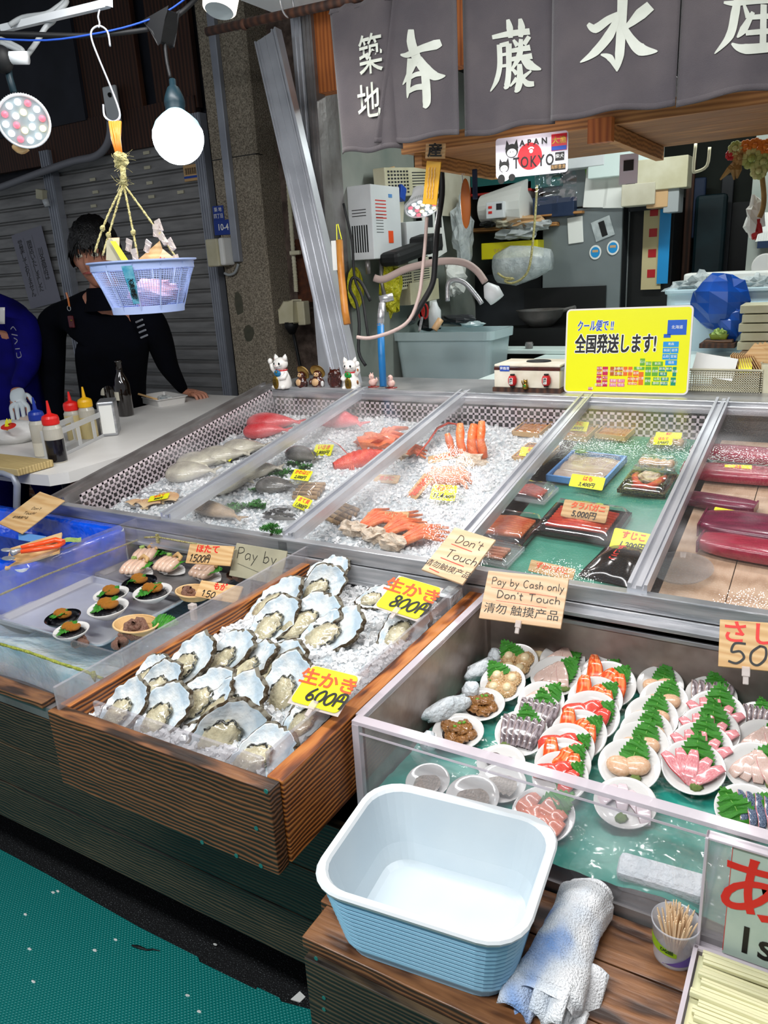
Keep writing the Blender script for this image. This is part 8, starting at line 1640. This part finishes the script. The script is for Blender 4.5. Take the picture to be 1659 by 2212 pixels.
# ================================================================== THINGS ON THE PILLAR AND SHUTTER
t,c,U,V,w,h,n=board('district_sign','small blue street sign reading 築地四丁目 above the number plate','sign',((459,445),(482,444),(484,474),(461,478)),(0,PY-.006,1),(0,-1,0),'sign_blue' if 'sign_blue' in MT else mat('sign_blue','#17388f',.4).name,.003); txt('築 地',c+V*h*.22+n*.001,U,V,h*.32,'white_ink',t); txt('四丁目',c-V*h*.22+n*.001,U,V,h*.36,'white_ink',t,sx=.85)
t,c,U,V,w,h,n=board('number_sign','blue house number plate 10-4 on the concrete pillar','sign',((461,477),(512,472),(512,506),(464,508)),(0,PY-.005,1),(0,-1,0),'sign_blue',.003); txt('10-4',c-U*w*.10+n*.001,U,V,h*.6,'white_ink',t,sx=.95,bold=.0006)
c=P(478,545,y=PY-.04); t=thing('meter_box','weathered beige meter box with a white painted side','meter box',c); MB().box((c.x-.058,PY-.09,c.z-.068),(c.x+.022,PY-.002,c.z+.066)).build('casing','ivory_plastic',t,bevel=.008); MB().box((c.x+.0225,PY-.085,c.z-.065),(c.x+.056,PY-.002,c.z+.068)).build('white_side','paper',t,bevel=.010)
cable('grey_cable','grey cable loop under the meter box','cable',[P(485,590,y=PY-.02),P(495,594,y=PY-.02),P(508,588,y=PY-.02),P(515,570,y=PY-.02)],.007,'grey_plastic')
a=P(624,340,y=3.2).x
t=thing('cable_conduit','cream corrugated conduit running down to a socket box','conduit',P(640,640,y=3.2)); pts=[P(x,y,y=3.22) for x,y in ((616,330),(623,400),(628,470),(633,540),(638,600),(640,632))]; K=[]
for i in range(5):
    for k in range(16): K.append(pts[i].lerp(pts[i+1],k/16))
MB().tube(K,[.0095+.002*(i%2) for i in range(len(K))],10).build('flexible_pipe','ivory_plastic',t)
c=P(638,672,y=3.2); t=thing('socket_box','cream outdoor socket box with a black plug','socket box',c); MB(frame(c,(1,0,0),(0,-1,0))).prism([(-.056,-.05),(.03,-.05),(.03,.05),(-.02,.05),(-.056,.01)],-.01,.06).build('cover','ivory_plastic',t,bevel=.006); MB().cb(c+Vector((.05,.0,-.01)),(.045,.05,.115)).build('back_box','ivory_plastic',t,bevel=.005); MB().tube([c+Vector((-.01,-.03,-.05)),c+Vector((-.01,-.03,-.075)),c+Vector((-.008,-.03,-.11))],[.036,.034,.014],14).build('plug','black_rubber',t,smooth=True); MB().tube([P(634,722,y=3.17),P(640,750,y=3.17),P(648,790,y=3.17),P(652,830,y=3.17)],.008,8).build('cable','black_rubber',t,smooth=True)
tag(MB().cb(P(638,546,y=3.2),(.06,.02,.02)).build('pipe_clip','ivory_plastic',bevel=.004),'cream saddle clip on the corrugated conduit','clip'); b=MB(); q=P(655,585,y=3.262); b.cb(q,(.09,.004,.30)); tag(b.build('rust_patch','rust'),'brown rusted metal plate on the wall behind the conduit','plate')
# leaning aluminium rails
def lrail(label,a,e,w,d,n,ya=2.66,yb=2.52,name='leaning_rail'):
    p0=P(*a,y=ya); p1=P(*e,y=yb); ax=(p1-p0); L=ax.length; ax.normalize(); sd=ax.cross(Vector((0,-1,0))).normalized(); T=frame(p0,ax,sd.cross(ax)*-1 if False else Vector((0,-1,0))); b=MB(T); b.box((0,-w/2,-d),(L,w/2,0))
    for k in range(n): q=-w/2+w*(k+.5)/n; b.box((0,q-.0016,0),(L,q+.0016,.003))
    b.box((0,-w/2,0),(L,-w/2+.006,.008)); b.box((0,w/2-.006,0),(L,w/2,.008)); return tag(b.build(name,'alu',None,loc=p0),label,'rail')
lrail('broad grooved aluminium rail leaning diagonally against the stall post',(572,78),(744,835),.098,.03,3); lrail('narrow aluminium rail leaning beside the broad one',(592,62),(770,835),.022,.03,1,2.64,2.50)
tag(MB().box((P(705,640,y=2.70).x-.055,2.70,1.0),(P(705,640,y=2.70).x+.0,2.72,P(690,600,y=2.70).z)).build('lower_post','alu'),'short silver post section below the leaning rails','post')
b=MB(); q=P(675,552,y=2.60); b.cb(q,(.022,.002,.055)); tag(b.build('tape','mask_tape' if 'mask_tape' in MT else mat('mask_tape','#cfc877',.6).name),'piece of yellowish tape on the leaning rail','tape')
# notice, pipe, lamp on the shutter
t,c,U,V,w,h,n=board('shop_notice','handwritten white closing notice taped on the shutter','notice',((33,508),(103,484),(118,652),(58,668)),(0,SY-.03,1),(0,-1,0),'paper_grey' if 'paper_grey' in MT else mat('paper_grey','#8d8c98',.8).name,.001)
for k,s in enumerate(('川名商店は','閉店いたしました','営業しておりません')): txt(s,c+U*(w*(.28-.28*k))+V*h*.02+n*.001,U,V,h*.105,'black_ink',t,vert=True)
pen([([(-w*.14,h*.42),(-w*.14,-h*.35)],.0016),([(w*.14,h*.42),(w*.14,-h*.3)],.0016)],c,U,V,'black_ink',t)
t,c,U,V,w,h,n=board('barcode_notice','pale notice with a barcode low behind the globe bulb','notice',((396,358),(434,352),(436,388),(398,393)),(0,SY-.03,1),(0,-1,0),'tag_wood',.001); b=MB(frame(c,U,n)); 
for k in range(14): b.cb((-w*.4+w*.06*k,h*.12,.0006),(w*.03*(1+k%2)*.7,h*.4,.0004))
b.build('barcode','black_ink',t); b=MB(frame(c,U,n)); b.cb((0,-h*.25,.0006),(w,h*.14,.0004)); b.build('blue_band','blue_ink',t)
cable('drain_pipe','grey plastic pipe bending across the shuttered front','pipe',[P(x,y,y=SY-.12) for x,y in ((-60,425),(0,405),(100,368),(160,348),(205,338),(228,318),(238,290),(238,262))],.020,'pipe_grey' if 'pipe_grey' in MT else mat('pipe_grey','#85858c',.4).name,12)
t=thing('junction_panel','white metal bracket plate with marks on the timber wall','plate',P(242,225,y=SY-.08)); MB().cb(P(242,226,y=SY-.08),(.10,.02,.18)).build('plate','white_plastic',t,bevel=.008); MB().tube([P(236,205,y=SY-.1),P(238,205,y=SY-.1)],.012,8).build('mark','black',t)
t=thing('shutter_lamp','small square fitting with a white tip on the shutter','fitting',P(92,425,y=SY-.08)); MB(Matrix.Translation(P(90,420,y=SY-.08))@Matrix.Rotation(.2,4,'Y')).cb((0,0,0),(.06,.04,.055)).build('box','ivory_plastic',t,bevel=.004); MB().tube([P(98,432,y=SY-.1),P(103,446,y=SY-.1)],[.02,.016],12).build('tip','white_plastic',t,smooth=True)
for k,(px,py) in enumerate(((200,388),(206,415),(316,330),(318,362),(323,395),(327,425),(390,415),(202,445))):
    tag(MB().cb(P(px,py,y=SY-.02),(.045,.004,.016)).build('shutter_label','ivory_plastic'),['pale label on the upper left slats','pale label one slat lower at the left','pale label highest on the centre slats','second pale label down the centre slats','third pale label down the centre slats','lowest pale label of the centre slats','pale label below the globe bulb','lowest faint label left of the basket rope'][k],'label')
# ================================================================== TABLE AND ITS THINGS
TZ=.95
q=[P(-120,985,z=TZ),P(84,1022,z=TZ),P(130,1014,z=TZ),P(341,950,z=TZ),P(545,857,z=TZ),P(380,856,z=TZ)]
mat('table_white','#e2e0dc',.45,col2='#d6d3cf',scale=4)
t=thing('folding_table','white plastic folding table set out by the shutters','table',(-2.3,2.0,0)); pts=[(-3.2,1.42),(-2.14,1.422),(-2.06,1.43),(-2.03,1.48),(-2.03,2.80),(-2.7,2.80),(-2.76,2.74),(-2.76,2.0),(-3.2,2.0)]
q84=P(84,1018,z=TZ); q130=P(140,1008,z=TZ); print('T',q84,q130,P(337,955,z=TZ),P(530,858,z=TZ))
MB().prism(pts,TZ-.035,TZ).build('table_top','table_white',t,bevel=.012,seg=3)
b=MB(); 
for (x,y) in ((-2.15,1.55),(-2.15,2.7),(-2.65,2.65)): b.tube([(x,y,0),(x,y,TZ-.035)],.014,8)
b.build('legs_frame','dark_grey',t); 
wt=P(40,992,z=.965); t=thing('side_table','light wooden topped table at the left edge','table',(-2.6,1.42,0)); MB().box((-3.3,P(40,1014,z=.975).y,.952),(P(76,1003,z=.975).x,P(40,984,z=.975).y,.975)).build('table_top','oak_top',t,bevel=.003); l0=P(36,1030,y=1.2); MB().tube([P(-30,1020,y=1.385),P(10,1022,y=1.385),P(30,1030,y=1.385),P(37,1048,y=1.385),P(36,1100,y=1.385),P(34,1200,y=1.385)],.011,10).build('leg','alu_painted',t,smooth=True)
for o_ in (): pass
mat('bottle_clear','#c9c3b4',.25,alpha=.72,coat=.3); mat('sauce_dark','#0c0a12',.15,coat=.5); mat('oil_tan','#b9a878',.2); mat('cap_red','#d8201c',.35); mat('cap_yellow','#e2ab12',.35); mat('cap_blue','#17318f',.35); mat('salt','#d6cfbd',.5)
def squeeze(label,px,py,hpx,cap,fill,frac,r=.030):
    p=P(px,py,z=TZ); dep=(p-CAM).dot(rz*-1); H=hpx/FL*dep/math.cos(math.radians(16)); t=thing('squeeze_bottle',label,'bottle',p); T=Matrix.Translation(p)@Matrix.Scale(1,4)
    b=MB(T); hb=H*.62; b.lathe([(0,0),(r*.95,0),(r,.004),(r,hb*.9),(r*.8,hb),(r*.78,hb+.002),(0,hb+.002)],28); b.build('body','bottle_clear',t,smooth=False)
    b=MB(T); b.lathe([(0,.002),(r*.96,.002),(r*1.004,.005),(r*1.004,hb*frac),(0,hb*frac)],28); b.build('contents',fill,t)
    b=MB(T); b.lathe([(r*.86,hb),(r*.90,hb+.004),(r*.90,hb+.020),(r*.80,hb+.028),(.007,hb+.036),(.003,H),(0,H)],28); b.build('cap',cap,t,smooth=False); return t
squeeze('front squeeze bottle of dark sauce with a red pointed cap',126,998,128,'cap_red','sauce_dark',.62,.030)
squeeze('rear squeeze bottle of dark sauce with a red cap in the holder',166,950,100,'cap_red','oil_tan',.85,.030)
squeeze('squeeze bottle of pale oil with a yellow pointed cap',197,948,108,'cap_yellow','oil_tan',.7,.029)
squeeze('salt bottle with a blue and white top behind the front sauce bottle',95,985,122,'cap_blue','salt',.4,.028)
p0=P(140,985,z=TZ); p1=P(235,938,z=TZ); t=thing('bottle_caddy','translucent white plastic caddy around the sauce bottles','caddy',p0); ax=(p1-p0).normalized(); T=frame(p0,ax,(0,0,1)); L=(p1-p0).length; b=MB(T)
for (y0,y1) in ((-.004,-.001),(.072,.075)):
    b.box((0,y0,0),(L,y1,.012)); b.box((0,y0,.075),(L,y1,.095)); 
    for k in range(4): x=L*k/3; b.box((x-.012,y0,.012),(x+.012,y1,.075))
b.box((-.012,0,0),(-.009,.072,.09)); b.box((L+.009,0,0),(L+.012,.072,.095)); b.box((0,0,0),(L,.072,.003)); b.build('holder','frost_plastic' if 'frost_plastic' in MT else mat('frost_plastic','#d9dadb',.4,alpha=.6).name,t,bevel=.001)
p0=P(207,925,z=TZ); p1=P(268,940,z=TZ); t=thing('napkin_dispenser','chrome napkin dispenser filled with white napkins','napkin dispenser',(p0+p1)/2); c=P(238,942,z=TZ); T=Matrix.Translation(c)@Matrix.Rotation(.75,4,'Z'); MB(T).cb((0,.05,.065),(.062,.11,.13)).build('case','steel',t,bevel=.006); MB(T).cb((0,-.006,.064),(.046,.004,.105)).build('napkins','paper',t)
def beer(label,px,py,topy,ht=None):
    p=P(px,py,z=TZ); dep=(p-CAM).dot(rz*-1); H=(py-topy)/FL*dep*1.03; r=.034; t=thing('glass_bottle',label,'bottle',p); T=Matrix.Translation(p); b=MB(T); b.lathe([(0,0),(r*.9,0),(r,.005),(r,H*.55),(r*.8,H*.66),(.014,H*.78),(.0125,H*.95),(.016,H*.955),(.016,H*.99),(.0,H)],28); b.build('bottle','beer_glass' if 'beer_glass' in MT else mat('beer_glass','#120904',.06,coat=1,spec=.8).name,t,smooth=True); b=MB(T); a0=-2.2; b.grid(lambda u,v:((r+.0006)*math.cos(a0+1.0*u),(r+.0006)*math.sin(a0+1.0*u),H*(.30+.15*v)),8,1); b.build('label','paper_old',t,smooth=True); return t
beer('brown glass bottle with a white label beside the white food tray',273,898,782); beer('brown glass bottle standing behind the napkin dispenser',240,885,776)
tq=[P(x,y,z=TZ+.03) for x,y in ((283,850),(380,842),(418,848),(300,878))]
c=P(351,870,z=TZ); t,T=steel_tray('food_tray','white plastic tray with an oyster and chopsticks on the table',c,.22,.135,.035,68-90+3,(0,0,1),'plate_white'); 
MB(T).ball((.02,.01,.02),(.06,.03,.014),14,8,amp=.5,fr=9).build('oyster_pile','nacre',t)
cable('chopsticks','pair of wooden chopsticks resting on the white tray rim','chopsticks',[P(282,846,z=TZ+.06),P(340,863,z=TZ+.035)],.005,'tag_wood')
p=P(30,955,z=TZ); t=thing('paper_bag','white plastic bag of food with a red and yellow emblem','bag',p); b=MB(); b.ball(p+Vector((-.02,.02,.035)),(.13,.10,.045),18,10,amp=.2,fr=6,flat=None); b.build('bag','bag_white' if 'bag_white' in MT else mat('bag_white','#dcdbd8',.4,bump=.3,bscale=30).name,t,smooth=True); b=MB(); e=P(18,921,z=TZ+.082); b.lathe([(0,.001),(.045,.001),(.046,0)],20,sy=.5,T=frame(e,(1,-.2,0),(.1,-.4,1))); b.build('emblem','red_ink',t); txt('鮮',e+Vector((.0,-.002,.003)),(1,-.1,0),(0,.4,1),.045,'tag_yellow',t,bold=.001)
tag(MB().ball(P(60,912,z=TZ+.01),(.05,.05,.03),14,8).build('bread_roll','conger',smooth=True),'pale round roll behind the white bag','bread')
# ================================================================== PEOPLE
def skin_mesh(J_,E_,sub=2):
    names=list(J_); me=bpy.data.meshes.new('tmp'); me.from_pydata([J_[n][0] for n in names],[(names.index(a),names.index(b_)) for a,b_ in E_],[])
    o=bpy.data.objects.new('tmp',me); C.objects.link(o); md=o.modifiers.new('s','SKIN'); md.use_smooth_shade=True; sv=me.skin_vertices[0].data
    for i,n in enumerate(names): r=J_[n][1]; sv[i].radius=(r,r) if not isinstance(r,tuple) else r
    sv[0].use_root=True; s2=o.modifiers.new('u','SUBSURF'); s2.levels=sub; s2.render_levels=sub
    dg=bpy.context.evaluated_depsgraph_get(); ev=o.evaluated_get(dg); m2=bpy.data.meshes.new_from_object(ev); vs=[v.co.copy() for v in m2.vertices]; fs=[list(p.vertices) for p in m2.polygons]; bpy.data.objects.remove(o); bpy.data.meshes.remove(m2); return vs,fs
def hand_fingers(J_,E_,wn,p,d,up,scale=1.0,curl=.35,side=1):
    d=d.normalized(); s=d.cross(up).normalized()*side; up=up.normalized(); J_[wn+'palm']=(p+d*.05*scale,(.030*scale,.016*scale)); E_.append((wn,wn+'palm'))
    for k,(o,l) in enumerate(((-.030,.062),(-.010,.072),(.010,.068),(.029,.054))):
        a=p+d*.088*scale+s*o*scale; n=wn+'f%d'%k; J_[n+'a']=(a,.0095*scale); J_[n+'b']=(a+(d*.9-up*curl)*l*.5*scale,.0085*scale); J_[n+'c']=(a+(d*.7-up*(curl+.5))*l*scale,.0070*scale); E_+= [(wn+'palm',n+'a'),(n+'a',n+'b'),(n+'b',n+'c')]
    J_[wn+'ta']=(p+d*.035*scale-s*.035*scale,.011*scale); J_[wn+'tb']=(p+d*.075*scale-s*.055*scale-up*.01,.009*scale); E_+=[(wn+'palm',wn+'ta'),(wn+'ta',wn+'tb')]
def head_mesh(b,c,yaw,pitch,S,m=0):
    T=Matrix.Translation(c)@Matrix.Rotation(yaw,4,'Z')@Matrix.Rotation(pitch,4,'X')@Matrix.Scale(S,4)   # face looks along -Y
    def f(u,v):
        th=PI*(.002+.996*v); ph=2*PI*u; d=Vector((math.sin(th)*math.sin(ph),-math.sin(th)*math.cos(ph),math.cos(th))); x,y,z=d
        r=Vector((.078*x,.098*y,.120*z)); 
        if z<0: r.x*=1+.32*z; r.y*=1+(.10*z if y<0 else .35*z)
        if y<0: r.y+=.012*math.exp(-((z+.0)/.25)**2)*math.exp(-(x/.9)**2)*.3
        g=lambda x0,z0,sx_,sz: math.exp(-((x-x0)/sx_)**2-((z-z0)/sz)**2) if y<0 else 0
        r.y-=.022*g(0,-.22,.13,.16)+.008*g(0,-.05,.10,.2); r.y+=.010*(g(-.34,.0,.22,.13)+g(.34,.0,.22,.13)); r.y-=.006*(g(-.36,.2,.3,.09)+g(.36,.2,.3,.09)); r.y-=.007*g(0,-.52,.26,.09); r.y+=.004*g(0,-.45,.30,.03); r.y-=.008*g(0,-.85,.3,.2)
        return r
    b.grid(f,48,40,wrap=True,T=T,m=m)
    for s in (-1,1): b.ball((s*.079,.006,-.004),(.012,.024,.034),10,8,T=T,m=m)
    return T
def face_parts(t,T,mask=False):
    for s in (-1,1):
        b=MB(T); b.ball((s*.029,-.0835,.004),(.0155,.010,.0075),12,8); b.build('eye_white','eye_ring',t,smooth=True); b=MB(T); b.ball((s*.029,-.090,.004),(.006,.005,.006),10,6); b.build('iris','eye_black',t,smooth=True)
        b=MB(T); b.tube([(s*.013,-.095,.027),(s*.030,-.097,.032),(s*.048,-.085,.027)],[.0025,.004,.002],6); b.build('eyebrow','hair',t,smooth=True)
    b=MB(T); b.tube([(-.024,-.093,-.058),(0,-.101,-.056),(.024,-.093,-.058)],[.002,.005,.002],8); b.build('lips','lip',t,smooth=True)
mat('lip','#9a4a44',.4)
def hair(t,T,seed=0):
    b=MB(T)
    def f(u,v):
        ph=2*PI*u; front=max(0,math.cos(ph)); lim=.62-.20*front-.03*math.sin(ph*9+seed); th=PI*lim*v; d=Vector((math.sin(th)*math.sin(ph),-math.sin(th)*math.cos(ph),math.cos(th))); k=1.10+.05*noise.noise(d*6+Vector((seed,0,0)))+.03*noise.noise(d*20); return Vector((.084*d.x*k,.104*d.y*k,.128*d.z*k+.004))
    b.grid(f,80,16,wrap=True)
    for k in range(70):
        ph=-1.3+2.6*R.random(); th=PI*(.34+.08*R.random()); d=Vector((math.sin(th)*math.sin(ph),-math.sin(th)*math.cos(ph),math.cos(th))); s=Vector((.090*d.x,.110*d.y,.134*d.z)); e=s+Vector((J(.014),-.006,-.030-.022*R.random())); b.tube([s+Vector((0,.01,.02)),s,e],[.004,.004,.0008],4)
    b.build('hair','hair',t,smooth=True)
def person(label,hc,yaw,pitch,S,sh,mat_c,armR,armL,hip,gloves=None,feet=None):
    """armR/armL: (shoulder, elbow, wrist, hand direction)"""
    t=thing('person',label,'person',(hip.x,hip.y,0))
    neck=hc+Vector((0,.02,-.13*S)); chest=sh+Vector((0,0,-.12)); 
    Jt={'hip':(hip,(.17,.13)),'belly':(hip.lerp(chest,.5),(.165,.125)),'chest':(chest,(.185,.13)),'upper':(sh+Vector((0,0,-.01)),(.12,.095)),'neck':(neck,.058),'head':(hc+Vector((0,.01,-.05)),.066)}
    E_=[('hip','belly'),('belly','chest'),('chest','upper'),('upper','neck'),('neck','head')]
    for nme,arm in (('R',armR),('L',armL)):
        s,e,w,hd=arm; Jt['s'+nme]=(s,.078); Jt['e'+nme]=(e,.052); Jt['w'+nme]=(w,(.032,.026)); E_+=[('upper','s'+nme),('s'+nme,'e'+nme),('e'+nme,'w'+nme)]
    for i,sx_ in enumerate((-1,1)):
        r_=Vector((math.cos(yaw),math.sin(yaw),0))*.10*sx_; Jt['k%d'%i]=(Vector((hip.x,hip.y,.50))+r_,.075); Jt['a%d'%i]=(Vector((hip.x,hip.y,.10))+r_,.05); Jt['t%d'%i]=(Vector((hip.x,hip.y,.05))+r_+Vector((math.sin(yaw),-math.cos(yaw),0))*.14,.045); E_+=[('hip','k%d'%i),('k%d'%i,'a%d'%i),('a%d'%i,'t%d'%i)]
    Jb=dict((k,(v[0],tuple(x*.86 for x in v[1]) if isinstance(v[1],tuple) else v[1]*.86)) for k,v in Jt.items()); Jb['neck']=(Jt['neck'][0],.054); Jb['head']=Jt['head']; Eb=list(E_)
    vs,fs=skin_mesh(Jb,Eb); b=MB(); b.add(vs,fs)
    for nme,arm in (('R',armR),('L',armL)):
        Jh={'w':(arm[2],(.029,.022))}; Eh=[]; hand_fingers(Jh,Eh,'w',arm[2],arm[3],Vector((0,0,1)),1.0,.12,1 if nme=='L' else -1); v2,f2=skin_mesh(Jh,Eh,2); b.add(v2,f2)
    T=head_mesh(b,hc,yaw,pitch,S); b.build('body','skin',t,smooth=True)
    Jc={k:v for k,v in Jt.items() if k!='head'}; Jc['neck']=(Jt['neck'][0]+Vector((0,0,-.012)),.080); Ec=[e for e in E_ if 'head' not in e]; vs,fs=skin_mesh(Jc,Ec); b=MB(); b.add(vs,fs); b.build('clothing',mat_c,t,smooth=True)
    b=MB(); nb_=neck+Vector((0,0,-.03)); b.lathe([(.098,-.045),(.082,.0),(.076,.045),(.068,.047),(.070,-.01)],26,T=Matrix.Translation(nb_)@Matrix.Rotation(yaw,4,'Z')); b.build('collar',mat_c,t,smooth=True)
    if gloves:
        for arm in gloves:
            Jh={'w':(arm[2],(.034,.028))}; Eh=[]; hand_fingers(Jh,Eh,'w',arm[2],arm[3],Vector((0,0,1)),1.08,.2,1); v2,f2=skin_mesh(Jh,Eh,2); b=MB(); b.add(v2,f2); b.build('glove','tub_in',t,smooth=True)
    face_parts(t,T); hair(t,T,seed=len(label)); return t,T
hc=P(208,552,y=2.28); S1=1.10
sh=P(232,668,y=2.36); hip=Vector((sh.x-.27,2.52,.93)); yaw=math.radians(28)
wr=P(398,846,z=TZ+.028); hd=(P(436,852,z=TZ+.02)-wr)
rs=P(108,690,y=2.30); ls=P(330,690,y=2.46)
pt_,T1=person('person in a black jacket behind the basket, leaning one hand on the white table',hc,yaw,.05,S1,sh,'navy',(rs,rs+Vector((-.02,-.03,-.28)),rs+Vector((.10,-.14,-.46)),Vector((.1,-.2,-.1))),(ls,P(362,790,y=2.60),wr,hd),hip)
b=MB()
for k in range(4): a=P(316+4*k,693+13*k-2,y=2.37); e=P(326+5*k,690+13*k-1,y=2.37)
for k in range(4):
    a=P(313+3.5*k,694+11*k,y=2.40)+Vector((0,-.05,0)); e=P(327+3.5*k,688+11*k,y=2.40)+Vector((0,-.05,0)); b.tube([a,e],.004,5)
b.build('sleeve_stripes','alu_painted',pt_)
c=P(153,683,y=2.18); t=thing('key_case','dark red leather key case clipped to the black jacket','key case',c); MB().cb(P(154,695,y=2.18),(.030,.012,.05)).build('leather_case','leather_red' if 'leather_red' in MT else mat('leather_red','#4f1219',.35,coat=.3).name,t,bevel=.005); MB().tube([P(150,662,y=2.18),P(147,645,y=2.18),P(143,632,y=2.18)],.004,6).build('strap','tan_orange',t); MB().tube([P(149,666,y=2.18)+Vector((.010*math.cos(a),0,.010*math.sin(a))) for a in [i*PI/6 for i in range(12)]],.0016,5,closed=True).build('ring','steel',t); MB().ball(P(154,692,y=2.17),.004,8,6).build('stud','gold',t)
# second person at the left edge, blue top, gloved hand
sh2=P(-22,672,y=2.16); hip2=Vector((sh2.x-.02,2.2,.93)); hc2=P(-66,575,y=2.14); ls2=P(58,705,y=2.20); rs2=P(-110,700,y=2.12); w2=P(36,838,y=2.02)
arm2=(ls2,P(62,790,y=2.16),w2,P(42,880,y=1.98)-w2)
pt2,T2_=person('person in a deep blue top at the left edge with a pale gloved hand',hc2,math.radians(35),.0,1.08,sh2,'royal',(rs2,rs2+Vector((-.03,-.02,-.28)),rs2+Vector((.12,-.15,-.42)),Vector((.1,-.2,-.1))),arm2,hip2,gloves=[arm2])
b=MB(); c=P(35,738,y=2.03)
pen([([(-.02,.05),(.0,.06),(.015,.045)],.004),([(-.02,.03),(.018,.025)],.004),([(-.01,.015),(.01,.005),(-.012,-.01)],.004),([(-.015,-.03),(.015,-.028)],.004),([(-.012,-.045),(-.012,-.065),(.014,-.06),(.014,-.04)],.004)],c,(1,0,0),(0,0,1),'paper_grey',pt2,'chest_emblem')
b=MB(); b.grid(lambda u,v:P(-30+38*u,700-36*v,y=2.02)+Vector((0,.02*(u-.5)**2,0)),4,4); b.build('mask','plate_white',pt2,smooth=True,sol=.002)
# ================================================================== LIGHT
w=bpy.data.worlds.new('world'); sc.world=w; w.use_nodes=True; bg=w.node_tree.nodes['Background']; bg.inputs[0].default_value=(.5,.53,.58,1); bg.inputs[1].default_value=.38
sc.view_settings.view_transform='Standard'; sc.view_settings.look='None'; sc.view_settings.gamma=1; sc.view_settings.exposure=.36
# unseen fluorescent fixtures; the aisle and kitchen ones are added as fill light
def tube_fixture(label,x0,x1,y,z,W,col=(1,1,1),tilt=0):
    t=thing('unseen_tube_fixture',label,'lamp',((x0+x1)/2,y,z)); MB().box((x0,y-.05,z+.02),(x1,y+.05,z+.06)).build('housing','white_plastic',t,bevel=.004); MB().tube([(x0+.02,y,z),(x1-.02,y,z)],.014,12).build('tube','tube_glow' if 'tube_glow' in MT else emit('tube_glow','#f6fbff',5).name,t,smooth=True)
    l=bpy.data.lights.new('unseen_tube_light','AREA'); l.shape='RECTANGLE'; l.size=x1-x0; l.size_y=.12; l.energy=W; l.color=col; o=bpy.data.objects.new('unseen_tube_light',l); C.objects.link(o); o.location=((x0+x1)/2,y,z-.03); o.rotation_euler=(math.radians(tilt),0,0)
tube_fixture('long fluorescent fixture hung under the awning in front of the curtain',-1.5,.3,1.25,2.28,17,(1,.985,.98),8)
tube_fixture('added unseen fluorescent fixture over the aisle, filling light onto the stall front',-1.7,.0,-.35,2.5,34,(.97,.99,1),22)
tube_fixture('added unseen fluorescent fixture on the kitchen ceiling',-1.3,.2,3.4,2.42,15,(.93,1,.97))
for (x,W) in ((-1.18,7),(-.75,9),(-.15,9)):
    parlamp('round LED lamp behind the curtain, one of the row over the glass case' if x<-1 else 'round LED lamp behind the middle of the curtain' if x<-.5 else 'round LED lamp behind the right part of the curtain',Vector((x,2.10,1.93)),Vector((0,-.4,-1)),.058)
    blight('counter_spot',(x,2.09,1.90),(x,1.35,.8),W,.05,(1,.95,.93),spot=130,blend=.8)
c=P(912,448,y=2.55); blight('kitchen_spot',c+Vector((.01,-.01,-.02)),c+Vector((.35,-.35,-1)),5,.04,(1,.97,.95),spot=140)
blight('led_spot',cP+nP.normalized()*.02,cP+nP,3,.05,(1,.97,.95),spot=150)
